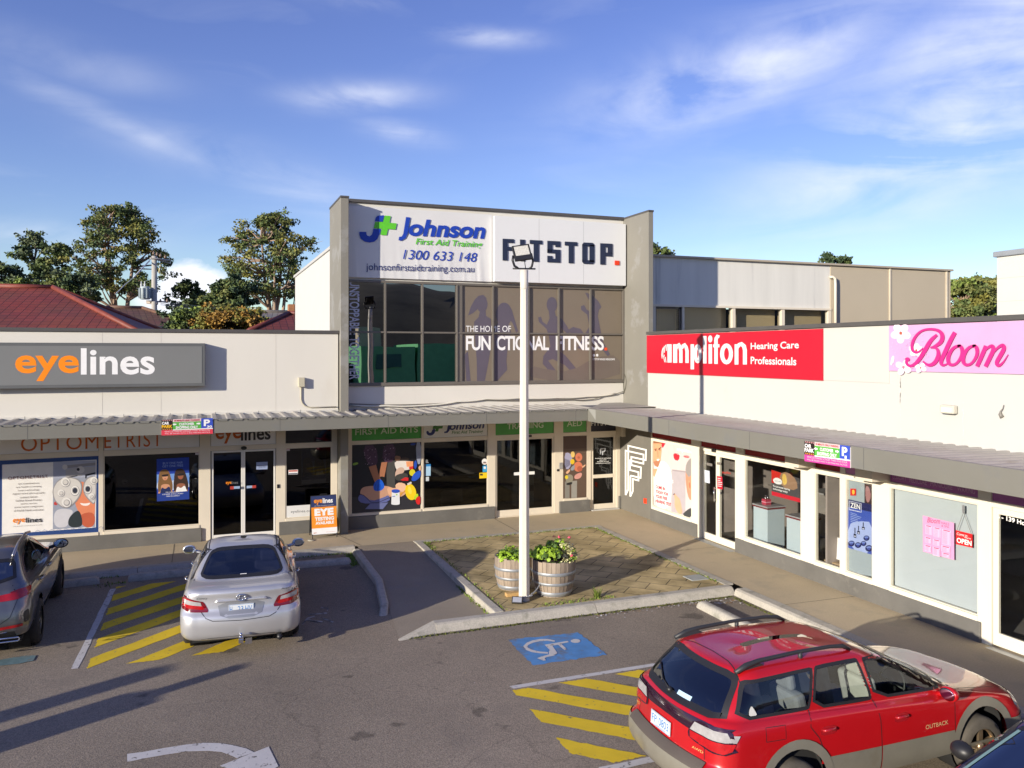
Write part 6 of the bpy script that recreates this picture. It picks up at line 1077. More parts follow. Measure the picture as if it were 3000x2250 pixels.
# power pole with its transformer
tp_ = at_depth(452, 750, 50); UP = thing('power_pole', 'pale timber power pole with a grey transformer behind the optometrist', 'power pole', (tp_.x, tp_.y, -.12)); C3 = lambda u, v, k=0.: at_depth(u, v, 50 + k)
pole_m = mat('weathered pole', (.42, .40, .36), .8, var=.15, scale=2, stretch=(1, 1, .2)); MB().lathe([(.21, -.12), (.15, tp_.z)], (tp_.x, tp_.y, 0), 12).build('pole', pole_m, UP)
mb = MB(); a_, b_ = C3(410, 842, -.3), C3(440, 880, -.3); cx, cz = (a_ + b_) / 2, 0; mb.lathe([(.26, b_.z + .06), (.29, b_.z + .1), (.29, a_.z), (.26, a_.z + .05), (0, a_.z + .07)], (cx.x, cx.y, 0), 16)
for k in range(10): an = R(36 * k); mb.box(cx.x + .34 * math.cos(an) - .03, cx.x + .34 * math.cos(an) + .03, cx.y + .34 * math.sin(an) - .03, cx.y + .34 * math.sin(an) + .03, b_.z + .12, a_.z - .05)
mb.build('transformer', mat('transformer grey', (.36, .42, .44), .5, var=.08), UP); tr = bpy.data.objects['transformer']; mb = MB()
for u in (414, 424): c = C3(u, 842, -.3); mb.lathe([(.04, 0), (.07, .1), (.04, .12), (.07, .2), (.04, .22), (.03, .38)], c, 8)
mb.build('insulator', flat(190, 194, 196), tr)
MB().tube([C3(440, 757, -.5), C3(500, 763, .9)], .06, 6).tube([C3(446, 757), C3(500, 772, .9)], .04, 6).build('cross_arm', pole_m, UP); MB().tube([C3(428, 882, -.3), C3(470, 884, .2), C3(492, 884, .6)], .05, 6).tube([C3(430, 886), C3(462, 889)], .09, 6).build('bracket', flat(176, 166, 156), UP)
mb = MB()
for u, v in ((450, 745), (460, 748), (470, 752), (484, 756), (470, 885), (490, 884)): mb.lathe([(.05, -.02), (.08, .06), (.05, .12), (.03, .2)], C3(u, v, .2), 8)
mb.build('insulator', flat(130, 110, 96), UP)
MB().tube([C3(438, 764), C3(392, 812, -4)], .045, 6).tube([C3(392, 812, -4), C3(366, 834, -6), C3(338, 862, -8)], .02, 5).build('guy_wire', flat(205, 205, 205), UP); MB().tube([C3(470, 776, 0), C3(466, 800, 0)], .05, 6).build('fuse', flat(206, 196, 150), UP)
for k, (v0, v1, s_) in enumerate(((893, 906, 'upper'), (897, 910, 'middle'), (901, 914, 'lower'))):
    a_, b_ = at_depth(470, v0 - 8, 50), at_depth(1000, v1 + 4, 62); pts = [a_.lerp(b_, t / 12) + Vector((0, 0, -.25 * math.sin(math.pi * t / 12))) for t in range(13)]
    tag(MB().tube(pts, .018, 4).build('power_line', flat(150, 146, 136)), '%s of the three pale power lines running from the pole to the white side wall' % s_, 'wire', 'power lines behind the roofs')

# ================================================================ trees
bark = mat('pale bark', (.34, .24, .17), .85, var=.3, scale=1.4, stretch=(1, 1, .3)); bark2 = mat('dark bark', (.09, .07, .055), .9, var=.3, scale=2)
GL = {k: mat('leaf ' + k, c, .65, var=.32, scale=.9, spec=.3) for k, c in dict(olive=(.165, .18, .055), green=(.115, .155, .05), dark=(.06, .095, .045), gold=(.225, .215, .05), orange=(.34, .20, .045), lime=(.20, .26, .06), grey=(.14, .175, .09)).items()}
def leaves(mb, c, rad, n, s, mi, rr, droop=.5):
    for _ in range(n):
        d = Vector((rr.gauss(0, 1), rr.gauss(0, 1), rr.gauss(0, 1))).normalized(); k = rr.random() ** .45; p = c + Vector((d.x * rad[0], d.y * rad[1], d.z * rad[2])) * k
        u = Vector((rr.gauss(0, 1), rr.gauss(0, 1), rr.gauss(0, .7) - droop)).normalized(); v = u.cross(Vector((rr.gauss(0, 1), rr.gauss(0, 1), rr.gauss(0, 1)))).normalized(); L_ = s * rr.uniform(.6, 1.5); w = L_ * rr.uniform(.28, .5)
        mb.add([p, p + u * L_ * .5 + v * w, p + u * L_, p + u * L_ * .5 - v * w], [(0, 1, 2, 3)], mi)
def tree(label, cu, v_top, v_base, dep, w_px, tones, clumps, seed, n_leaf=150, leaf=.26, bm_=bark, trunks=3, crown0=.25, cl=(.09, .17), base_z=-.12, spread=1.0, top_flat=.35, name='gum_tree', open_=.0):
    """Trunk, limbs to each leaf clump, and clumps spread through an uneven crown."""
    rr = random.Random(seed); top = at_depth(cu, v_top, dep); bx = Vector((top.x, top.y, base_z)); Hh = top.z - base_z; Wd = w_px / FPX * dep / 2; t = thing(name, label, 'tree', bx)
    low = at_depth(cu, v_base, dep).z; mb = MB(); lf = MB(); forks = []
    for k in range(trunks):
        a_ = rr.uniform(0, 6.28); lean = Vector((math.cos(a_), math.sin(a_), 0)) * Wd * rr.uniform(.12, .4) * (trunks > 1); hz = low + (top.z - low) * rr.uniform(.45, .75)
        pts = [bx + Vector((0, 0, (hz - base_z) * q)) + lean * q ** 1.6 + Vector((rr.uniform(-1, 1), rr.uniform(-1, 1), 0)) * Wd * .03 * (0 < q < 1) for q in (0, .2, .4, .6, .8, 1)]; r0 = Hh * .018
        mb.tube(pts, [r0 * (1 - .75 * q / 5) for q in range(6)], 7); forks.append((pts, r0))
    for k in range(clumps):
        h = crown0 + (1 - crown0) * rr.random(); z = low + (top.z - low) * h; prof = math.sin(math.pi * min(1, (h * .86 + .10))) ** .6 * (1 if h < .8 else 1 - top_flat * (h - .8) / .2)
        a_ = rr.uniform(0, 6.28); q = rr.random() ** .5; c = Vector((top.x + math.cos(a_) * Wd * prof * q * spread, top.y + math.sin(a_) * Wd * prof * q * spread, z)); sz = Wd * rr.uniform(*cl) * 2
        if c.z + sz * .6 > top.z: c.z = top.z - sz * .6
        tn = rr.randrange(len(tones))
        for _ in range(4):
            c2_ = c + Vector((rr.gauss(0, .55), rr.gauss(0, .55), rr.gauss(0, .32))) * sz; leaves(lf, c2_, (sz * .62, sz * .62, sz * rr.uniform(.28, .5)), int(n_leaf * rr.uniform(.15, .42)), leaf, tn if rr.random() < .75 else rr.randrange(len(tones)), rr)
        pts, r0 = min(forks, key=lambda f: min((p - c).length for p in f[0])); i = min(range(len(pts)), key=lambda i: (pts[i] - c).length + max(0, pts[i].z - c.z) * 2); s0 = pts[i]; mid = s0.lerp(c, .5) + Vector((rr.uniform(-1, 1), rr.uniform(-1, 1), rr.uniform(-.2, .6))) * sz * .5
        mb.tube([s0, mid, c + Vector((0, 0, sz * .2))], [r0 * .32, r0 * .2, r0 * .07], 5)
        for _ in range(2): e = c + Vector((rr.uniform(-1, 1), rr.uniform(-1, 1), rr.uniform(-.4, .7))) * sz * .8; mb.tube([mid.lerp(c, .6), e], [r0 * .10, r0 * .03], 4)
    mb.build('trunk', bm_, t); lf.build('crown', [GL[k] for k in tones], t); return t
tree('tall spreading gum tree with pale orange limbs behind the red roof', 352, 600, 905, 72, 268, ['olive', 'green', 'dark', 'olive', 'green', 'gold'], 130, 11, 135, .19, trunks=4, crown0=.16, cl=(.06, .115), top_flat=.25)
tree('broad gum tree rising behind the white side wall', 800, 628, 915, 74, 285, ['olive', 'dark', 'green', 'gold', 'green'], 140, 5, 135, .19, trunks=5, crown0=.14, cl=(.06, .115), top_flat=.5)
tree('slender layered tree standing left behind the red roof', 100, 684, 850, 84, 84, ['green', 'dark', 'grey'], 22, 8, 160, .26, bark2, 1, .12, (.16, .26), top_flat=.3)
tree('bushy upright tree between the red roof and the tall gum', 172, 716, 870, 80, 88, ['grey', 'green', 'olive', 'green'], 34, 21, 170, .26, bark2, 2, .05, (.16, .25), top_flat=.8)
tree('low dark green tree under the tall gum beside the red roof', 230, 800, 930, 66, 100, ['green', 'dark', 'olive', 'grey'], 40, 22, 160, .22, bark2, 2, .0, (.15, .24))
tree('dark layered tree at the far left edge behind the red roof', 4, 766, 900, 78, 130, ['dark', 'green', 'dark', 'grey'], 44, 31, 170, .26, bark2, 2, .05, (.13, .22))
tree('pale green bush just above the ridge of the red roof', 46, 812, 900, 52, 70, ['grey', 'lime', 'green'], 26, 35, 150, .2, bark2, 2, .0, (.18, .28), name='garden_bush')
tree('small dark tree standing alone before the white cloud', 548, 826, 922, 76, 100, ['dark', 'dark', 'green'], 30, 41, 130, .22, bark2, 2, .2, (.13, .2), top_flat=.6)
tree('olive tree between the small dark tree and the broad gum', 620, 864, 940, 60, 100, ['olive', 'gold', 'green'], 32, 51, 150, .2, bark, 2, .05, (.15, .24))
tree('dark tree at the left foot of the broad gum', 690, 806, 925, 68, 110, ['dark', 'green', 'olive', 'dark'], 44, 55, 170, .22, bark2, 2, .1, (.14, .22))
tree('bright green bush left of the autumn bush above the parapet', 545, 904, 985, 44, 108, ['lime', 'green', 'lime', 'dark'], 46, 61, 170, .15, bark2, 3, .0, (.14, .24), name='garden_bush')
tree('rusty orange autumn bush above the cream parapet', 672, 904, 990, 42, 195, ['orange', 'gold', 'orange', 'gold', 'olive'], 70, 71, 200, .14, bark2, 3, .0, (.10, .17), name='garden_bush')
tree('green tree top showing right of the tall shop', 1930, 720, 800, 95, 90, ['olive', 'green', 'dark'], 22, 81, 150, .3, bark2, 2, .0, (.16, .25))
tree('dark tree top peeping over the beige building, left of its neighbour', 2424, 744, 830, 98, 58, ['dark', 'dark', 'green'], 20, 83, 150, .3, bark2, 1, .0, (.2, .3))
tree('smaller dark tree top peeping over the beige building, right of its neighbour', 2466, 754, 830, 98, 46, ['dark', 'dark', 'green'], 16, 84, 150, .3, bark2, 1, .0, (.2, .3))
tree('dense olive tree filling the gap beside the beige building', 2820, 814, 1010, 66, 150, ['olive', 'gold', 'green', 'olive', 'lime'], 60, 91, 230, .24, bark, 3, .0, (.13, .22), top_flat=.3)
tree('dense olive tree standing against the far white building', 2905, 818, 1010, 70, 130, ['olive', 'gold', 'green', 'olive'], 54, 92, 230, .24, bark, 3, .0, (.13, .22), top_flat=.3)
# ================================================================ cars (built in their own axes: x forward from the tail, y left, z up)
NR, NC, NS = 16, 9, 54          # samples across half the tail, round a corner, along a side
def pchip(xs, ys, x):
    n = len(xs)
    if x <= xs[0]: return ys[0]
    if x >= xs[-1]: return ys[-1]
    h = [xs[i + 1] - xs[i] for i in range(n - 1)]; dl = [(ys[i + 1] - ys[i]) / h[i] for i in range(n - 1)]; m = [0.0] * n
    for i in range(1, n - 1):
        if dl[i - 1] * dl[i] > 0: w1, w2 = 2 * h[i] + h[i - 1], h[i] + 2 * h[i - 1]; m[i] = (w1 + w2) / (w1 / dl[i - 1] + w2 / dl[i])
    m[0], m[-1] = dl[0], dl[-1]
    i = max(k for k in range(n - 1) if xs[k] <= x); t = (x - xs[i]) / h[i]
    return (2 * t**3 - 3 * t**2 + 1) * ys[i] + (t**3 - 2 * t**2 + t) * h[i] * m[i] + (-2 * t**3 + 3 * t**2) * ys[i + 1] + (t**3 - t**2) * h[i] * m[i + 1]
def ring(p):
    """Half outline seen from above at one level: tail centre, corner, side, corner, nose centre. p = zr, zm, zf, xr, xf, w, rr, rf, bow_r, bow_f"""
    zr, zm, zf, xr, xf, w, rr_, rf, br_, bf = p; pts = []
    rr_ = min(rr_, w * .98, (xf - xr) * .45); rf = min(rf, w * .98, (xf - xr) * .45); L_ = xf - xr
    for i in range(NR): y = (w - rr_) * i / NR; pts.append((xr + br_ * (y / w) ** 2, y))
    xb = xr + br_ * ((w - rr_) / w) ** 2
    for i in range(NC): a = math.pi / 2 * i / NC; pts.append((xb + rr_ * (1 - math.cos(a)), w - rr_ + rr_ * math.sin(a)))
    x0 = xb + rr_; xg = xf - bf * ((w - rf) / w) ** 2; x1 = xg - rf
    for i in range(NS + 1): t = i / NS; pts.append((x0 + (x1 - x0) * t, w * (1 + .018 * math.sin(math.pi * t))))
    for i in range(1, NC + 1): a = math.pi / 2 * i / NC; pts.append((x1 + rf * math.sin(a), w - rf + rf * math.cos(a)))
    for i in range(1, NR + 1): y = (w - rf) * (1 - i / NR); pts.append((xf - bf * (y / w) ** 2, y))
    out = []
    for x, y in pts:
        t = min(1, max(0, (x - xr) / L_)); z = zr + (zm - zr) * 2 * t if t < .5 else zm + (zf - zm) * 2 * (t - .5)
        q = 4 * t * (1 - t); z = (zr * (1 - t) + zf * t) + (zm - (zr + zf) / 2) * q; out.append((x, y, z))
    return out
class Car:
    def __init__(s, name, label, keys, paint, sub=5):
        s.root = thing(name, label, 'car'); s.paint = paint; K = len(keys); R_ = []
        for k in range((K - 1) * sub + 1):
            u = k / sub; R_.append(ring([pchip(list(range(K)), [q[j] for q in keys], u) for j in range(10)]))
        n = len(R_[0]); V = []
        for r in R_: V += [Vector(p) for p in r] + [Vector((x, -y, z)) for x, y, z in r]
        F = []
        for k in range(len(R_) - 1):
            a, b = k * 2 * n, (k + 1) * 2 * n
            F += [(a + i, b + i, b + i + 1, a + i + 1) for i in range(n - 1)] + [(a + n + i, a + n + i + 1, b + n + i + 1, b + n + i) for i in range(n - 1)]
        s.V, s.F = V, F; s.bvh = BVHTree.FromPolygons(V, F); s.cut = []
    def hit(s, a, b, side):
        o, d = {'L': (Vector((a, 3, b)), Vector((0, -1, 0))), 'R': (Vector((a, -3, b)), Vector((0, 1, 0))), 'B': (Vector((-2, a, b)), Vector((1, 0, 0))), 'F': (Vector((8, a, b)), Vector((-1, 0, 0))), 'T': (Vector((a, b, 4)), Vector((0, 0, -1)))}[side]
        l, n, i, dd = s.bvh.ray_cast(o, d)
        if l is None:
            l, n, i, dd = s.bvh.find_nearest(o + d * (2.2 if side in 'LRB' else 3)); 
        if n.dot(d) > 0: n = -n
        return l, n
    def proj(s, pts, side, off):
        out = []
        for a, b in pts: l, n = s.hit(a, b, side); out.append(l + n * off)
        return out
    @staticmethod
    def smooth(poly, it=2):
        for _ in range(it):
            q = []
            for i in range(len(poly)):
                a, b = poly[i], poly[(i + 1) % len(poly)]; q += [(a[0] * .8 + b[0] * .2, a[1] * .8 + b[1] * .2), (a[0] * .2 + b[0] * .8, a[1] * .2 + b[1] * .8)]
            poly = q
        return poly
    @staticmethod
    def dense(poly, c=.05):
        out = []
        for i, p in enumerate(poly):
            q = poly[(i + 1) % len(poly)]; d = math.hypot(q[0] - p[0], q[1] - p[1]); m = max(1, int(d / c + .5)); out += [(p[0] + (q[0] - p[0]) * k / m, p[1] + (q[1] - p[1]) * k / m) for k in range(m)]
        return out
    @staticmethod
    def inset(poly, d):
        n = len(poly); ar = sum(poly[i][0] * poly[(i + 1) % n][1] - poly[(i + 1) % n][0] * poly[i][1] for i in range(n)); sg = 1 if ar > 0 else -1; out = []
        for i in range(n):
            a, p, b = poly[i - 1], poly[i], poly[(i + 1) % n]; e1 = Vector((p[0] - a[0], p[1] - a[1])).normalized(); e2 = Vector((b[0] - p[0], b[1] - p[1])).normalized(); m = Vector((-(e1.y + e2.y), e1.x + e2.x)); m = m.normalized() if m.length > 1e-6 else Vector((-e1.y, e1.x))
            k = d / max(.5, m.dot(Vector((-e1.y, e1.x)))); out.append((p[0] + m.x * k * sg, p[1] + m.y * k * sg))
        return out
    @staticmethod
    def inside(p, poly):
        c = False; n = len(poly)
        for i in range(n):
            a, b = poly[i], poly[i - 1]
            if (a[1] > p[1]) != (b[1] > p[1]) and p[0] < (b[0] - a[0]) * (p[1] - a[1]) / (b[1] - a[1]) + a[0]: c = not c
        return c
    def patch(s, poly, side, off, m, name, parent=None, cell=.05, build=True, mb=None, mi=0, mirror=False):
        """A panel that hugs the body: the outline filled with small triangles and laid on the surface."""
        poly = s.dense(poly, cell); ar = sum(poly[i][0] * poly[(i + 1) % len(poly)][1] - poly[(i + 1) % len(poly)][0] * poly[i][1] for i in range(len(poly)))
        if ar < 0: poly = poly[::-1]
        x0, x1, y0, y1 = min(p[0] for p in poly), max(p[0] for p in poly), min(p[1] for p in poly), max(p[1] for p in poly); inn = s.inset(poly, cell * .35); g = []
        for i in range(int((x1 - x0) / cell) + 1):
            for j in range(int((y1 - y0) / cell) + 1):
                p = (x0 + (i + .5) * cell, y0 + (j + .5) * cell)
                if s.inside(p, inn): g.append(p)
        n = len(poly); v2, _, f2, *_ = delaunay_2d_cdt([Vector(p) for p in poly + g], [(i, (i + 1) % n) for i in range(n)], [], 1, 1e-5); mb = mb or MB()
        mb.add(s.proj([tuple(p) for p in v2], side, off), [tuple(f) for f in f2], mi, True)
        return mb.build(name, m, parent or s.root) if build else mb
    def strip(s, poly, w, side, off, m, name, parent=None, closed=True, build=True, mb=None, mi=0):
        poly = s.dense(poly, .05); q = s.inset(poly, w) if closed else None
        if not closed:
            q = []
            for i, p in enumerate(poly):
                a, b = poly[max(0, i - 1)], poly[min(len(poly) - 1, i + 1)]; e = Vector((b[0] - a[0], b[1] - a[1])).normalized(); q.append((p[0] - e.y * w, p[1] + e.x * w))
        n = len(poly); mb = mb or MB(); A, B_ = s.proj(poly, side, off), s.proj(q, side, off); mb.add(A + B_, [(i, (i + 1) % n, n + (i + 1) % n, n + i) for i in range(n if closed else n - 1)], mi, True)
        return mb.build(name, m, parent or s.root) if build else mb
    def lineon(s, pts, w, side, off=.0025, mb=None):     # open panel gap
        d = []
        for a, b in zip(pts, pts[1:]):
            m = max(1, int(math.hypot(b[0] - a[0], b[1] - a[1]) / .05)); d += [(a[0] + (b[0] - a[0]) * k / m, a[1] + (b[1] - a[1]) * k / m) for k in range(m)]
        d.append(pts[-1]); L_, R_ = [], []
        for i, p in enumerate(d):
            a, b = d[max(0, i - 1)], d[min(len(d) - 1, i + 1)]; e = Vector((b[0] - a[0], b[1] - a[1])); e = e.normalized() if e.length else Vector((1, 0)); L_.append((p[0] - e.y * w / 2, p[1] + e.x * w / 2)); R_.append((p[0] + e.y * w / 2, p[1] - e.x * w / 2))
        n = len(d); mb.add(s.proj(L_, side, off) + s.proj(R_, side, off), [(i, i + 1, n + i + 1, n + i) for i in range(n - 1)]); return mb
    def hole(s, poly, side): s.cut.append((poly, side))
    def glaze(s, poly, side, gm, name, seal=.028, sealm=None, inset=.012):
        """A pane with its black seal; the body is cut away behind it."""
        s.hole(s.inset(poly, inset), side); o = s.strip(s.inset(poly, -.006), seal, side, .004, sealm or black, name + '_seal')
        s.patch(s.inset(poly, seal - .012), side, .002, gm, name)
    def wheel(s, x, y, r, w, tyre, rim, spokes=5, sy=1):
        t = MB(); c = (x, y, r); ri = r * .64
        t.lathe([(ri, -w / 2), (r * .9, -w / 2), (r * .98, -w * .40), (r, -w * .25), (r, w * .25), (r * .98, w * .40), (r * .9, w / 2), (ri, w / 2)], c, 32, axis='y', cap=False)
        o = t.build('wheel', tyre, s.root); m = MB(); yo = sy * w * .42
        m.lathe([(ri * 1.0, sy * w * .30), (ri * 1.02, yo), (ri * .92, yo + sy * .004), (ri * .88, sy * w * .25)], c, 28, axis='y', cap=False); m.lathe([(ri * .24, yo - sy * .05), (ri * .22, yo + sy * .005), (.001, yo + sy * .008)], c, 14, axis='y')
        for k in range(spokes):
            a = 2 * math.pi * k / spokes + .3; u = Vector((math.cos(a), 0, math.sin(a))); v = Vector((-math.sin(a), 0, math.cos(a))); C_ = Vector(c) + Vector((0, yo - sy * .012, 0))
            p = [C_ + u * ri * .15 + v * ri * .15, C_ + u * ri * .92 + v * ri * .13, C_ + u * ri * .92 - v * ri * .13, C_ + u * ri * .15 - v * ri * .15]; m.prism(p, [q - Vector((0, sy * .03, 0)) for q in p])
        m.build('rim', rim, o); d = MB(); d.lathe([(ri * .95, sy * w * .1), (.001, sy * w * .1)], c, 20, axis='y'); d.build('brake_disc', black, o)
    def body(s, m=None, arches=()):
        keep, V = [], s.V
        for f in s.F:
            c = sum((V[i] for i in f), Vector()) / 4; nrm = (V[f[2]] - V[f[0]]).cross(V[f[3]] - V[f[1]]); ok = True
            for poly, side in s.cut:
                if side in 'LR':
                    if (c.y > .25) == (side == 'L') and abs(c.y) > .25 and abs(nrm.normalized().y) > .25 and s.inside((c.x, c.z), poly): ok = False
                elif side == 'B':
                    if c.x < 1.9 and abs(nrm.normalized().x) > .18 and s.inside((c.y, c.z), poly): ok = False
                elif side == 'F':
                    if c.x > 2.4 and abs(nrm.normalized().x) > .18 and s.inside((c.y, c.z), poly): ok = False
                elif nrm.normalized().z and abs(nrm.normalized().z) > .25 and s.inside((c.x, c.y), poly): ok = False
            for ax_, az_, ar_ in arches:
                if abs(c.y) > .45 and (c.x - ax_) ** 2 + (c.z - az_) ** 2 < ar_ ** 2 and abs(nrm.normalized().y) > .2: ok = False
            if ok: keep.append(f)
        mb = MB(); mb.add(V, keep, 0, True); o = mb.build('body', m or s.paint, s.root, weld=True); return o
    def well(s, x, z, r, y):       # dark wheel housings
        for sg in (1, -1): MB().lathe([(r + .03, 0), (r + .03, -sg * .30), (.001, -sg * .31)], (x, sg * y, z), 24, axis='y', cap=False).build('wheel_housing', under, s.root)
    def place(s, x, y, hd, sc=.961): s.root.location = (x, y, -.12); s.root.rotation_euler = (0, 0, R(hd)); s.root.scale = (sc, sc, sc)
car_glass = glass('car glass', (.74, .80, .76), .06); car_dark = glass('privacy glass', (.10, .11, .13), .05)
tyre_m = mat('tyre', (.030, .028, .026), .85, var=.25, scale=9); alloy = mat('alloy', (.55, .55, .56), .28, .9, var=.05); redl = mat('red lens', (.40, .008, .012), .12, var=.15, scale=14, coat=.6); clr = mat('clear lens', (.36, .35, .35), .10, var=.12, scale=26, coat=.6); drl = mat('dark red lens', (.16, .006, .012), .12, var=.1, coat=.6)
plate_m = mat('plate white', (.66, .70, .72), .4, var=.02); plate_b = flat(52, 120, 190); seat_g = mat('grey seat', (.46, .45, .43), .9, var=.1, scale=8); seat_d = mat('dark seat', (.06, .06, .065), .9, var=.1); under = mat('underbody', (.015, .015, .015), .9, var=0)
def seats(car, rows, m, zc=.62):
    for x, ys in rows:
        for y in ys:
            mb = MB(); mb.obox(Matrix.Translation((x - .1, y, zc + .22)) @ Matrix.Rotation(R(-14), 4, 'Y'), .14, .46, .62); mb.obox(Matrix.Translation((x + .18, y, zc - .12)), .52, .48, .16); mb.obox(Matrix.Translation((x - .19, y, zc + .62)) @ Matrix.Rotation(R(-10), 4, 'Y'), .10, .27, .19)
            mb.build('seat', m, car.root, bevel=.045, seg=3)
def tub(car, x0, x1, w, z0, z1):
    mb = MB(); mb.box(x0, x1, -w, w, z0 - .02, z0); mb.box(x0, x0 + .02, -w, w, z0, z1); mb.box(x1 - .02, x1, -w, w, z0, z1); mb.box(x0, x1, -w - .02, -w, z0, z1); mb.box(x0, x1, w, w + .02, z0, z1); mb.build('cabin_floor', under, car.root)
def mirror(car, x, y, z, body_m, sy, glass_m=None, rx=.10, ry=.12, rz=.085):
    mb = MB(); mb.ball((x, y, z), rx, ry, rz, 16, 10); o = None
    vs = [v.copy() for v in mb.v]
    for v in mb.v:
        if v.x < x - .02: v.x = x - .02 - (x - .02 - v.x) * .1
    mb.tube([(x + .03, y - sy * .20, z - .07), (x + .02, y - sy * .06, z - .03)], .03, 8); o = mb.build('wing_mirror', body_m, car.root); g = MB(); g.ball((x - .032, y, z), .004, ry * .86, rz * .84, 16, 8); g.build('mirror_glass', mat('mirror', (.35, .42, .55), .03, 1, var=0), o)

# ---------------------------------------------------------------- silver sedan
silver = mat('silver paint', (.60, .605, .62), .34, .55, var=.015, scale=3, coat=.8)
#          zr    zm   zf    xr    xf    w     rr   rf   br   bf
sed = [(.24, .20, .22, .30, 4.55, .74, .25, .30, .10, .15), (.30, .22, .26, .10, 4.70, .84, .26, .34, .10, .20), (.40, .36, .36, .03, 4.78, .905, .26, .36, .11, .22), (.55, .52, .50, .0, 4.81, .912, .25, .38, .12, .24), (.66, .66, .58, .015, 4.80, .914, .25, .38, .12, .25),
       (.76, .80, .66, .085, 4.74, .905, .26, .38, .12, .26), (.90, .88, .71, .10, 4.66, .885, .27, .38, .12, .28), (1.0, .935, .75, .085, 4.55, .850, .28, .40, .12, .30), (1.055, .965, .80, .12, 4.36, .815, .28, .42, .12, .30), (1.075, .99, .90, .30, 3.95, .785, .30, .44, .10, .26), (1.085, 1.01, .97, .60, 3.55, .765, .30, .38, .08, .18),
       (1.17, 1.15, 1.12, .86, 3.25, .725, .28, .34, .09, .16), (1.30, 1.29, 1.28, 1.22, 2.84, .655, .25, .30, .09, .14), (1.385, 1.40, 1.38, 1.50, 2.52, .595, .22, .26, .09, .12), (1.425, 1.45, 1.42, 1.66, 2.36, .52, .24, .26, .08, .10), (1.448, 1.472, 1.448, 1.80, 2.26, .34, .22, .22, .06, .08), (1.455, 1.478, 1.455, 1.95, 2.16, .05, .04, .04, .01, .01)]
car = Car('parked_car', 'silver sedan parked nose in on the yellow hatching, seen from behind', sed, silver)
rw = Car.smooth([(-.665, 1.095), (0, 1.10), (.665, 1.095), (.60, 1.24), (.50, 1.395), (0, 1.405), (-.50, 1.395), (-.60, 1.24)], 2); car.glaze(rw, 'B', glass('rear glass', (.20, .21, .26), .14), 'rear_window', .035)
for sd in 'LR':
    car.glaze([(.98, 1.035), (3.25, 1.015), (3.16, 1.10), (2.55, 1.375), (2.1, 1.395), (1.55, 1.375), (1.12, 1.16)], sd, car_dark, 'side_window', .03); car.strip([(2.13, 1.03), (2.05, 1.39), (2.11, 1.39), (2.20, 1.03)], .03, sd, .006, black, 'window_pillar'); 
car.glaze([(-.62, 1.06), (.62, 1.06), (.52, 1.36), (-.52, 1.36)], 'F', car_dark, 'windscreen', .03)
car.body(arches=((1.02, .34, .375), (3.80, .34, .375)))
car.well(1.02, .34, .37, .80); car.well(3.80, .34, .37, .80); MB().box(.35, 4.5, -.74, .74, .2, .26).build('underbody', under, car.root)
for sd in 'LR':
    for x in (1.02, 3.8): car.strip([(x + .395 * math.cos(t), .34 + .395 * math.sin(t)) for t in [math.pi * (k / 20) for k in range(21)]], .028, sd, .004, silver, 'arch_lip', closed=False)
for x in (1.02, 3.8):
    for sg in (1, -1): car.wheel(x, sg * .80, .325, .215, tyre_m, alloy, 7, sg)
mb = MB()
car.lineon([(-.74, 1.075), (-.78, .97), (-.70, .86), (-.52, .66), (-.42, .615), (0, .60), (.42, .615), (.52, .66), (.70, .86), (.78, .97), (.74, 1.075)], .010, 'B', mb=mb); car.lineon([(-.9, .585), (-.6, .57), (0, .565), (.6, .57), (.9, .585)], .0, 'B', mb=mb)
for sd in 'LR': car.lineon([(2.16, 1.02), (2.22, .6), (2.16, .3)], .008, sd, mb=mb); car.lineon([(1.3, 1.04), (1.38, .85), (1.42, .5)], .008, sd, mb=mb)
car.lineon([(1.5, .56), (2.5, .56)], .016, 'T', mb=mb); car.lineon([(1.5, -.56), (2.5, -.56)], .016, 'T', mb=mb); mb.build('panel_gap', black, car.root)
def tail(sg):
    out = [(sg * .905, 1.005), (sg * .84, .965), (sg * .62, .905), (sg * .555, .895), (sg * .47, .735), (sg * .60, .735), (sg * .78, .745), (sg * .895, .79), (sg * .915, .87)]
    o = car.patch(Car.smooth(out, 1), 'B', .006, drl, 'tail_lamp'); car.patch(Car.inset(Car.smooth([(sg * .885, .975), (sg * .60, .89), (sg * .50, .75), (sg * .88, .80)], 1), .012), 'B', .009, redl, 'red_lens', o); car.patch([(sg * .85, .93), (sg * .60, .885), (sg * .585, .83), (sg * .84, .86)], 'B', .012, clr, 'clear_lens', o)
tail(1); tail(-1)
mb = MB(); mb.prism(car.proj([(-.40, .875), (.40, .875), (.37, .915), (-.37, .915)], 'B', .002), [p + Vector((-.045, 0, 0)) for p in car.proj([(-.38, .88), (.38, .88), (.35, .908), (-.35, .908)], 'B', .002)]); mb.build('boot_trim', silver, car.root, bevel=.008)
car.patch(Car.smooth([(-.36, .87), (-.30, .64), (.30, .64), (.36, .87)], 1), 'B', .003, mat('silver recess', (.36, .37, .385), .4, .6, var=.02), 'plate_recess')
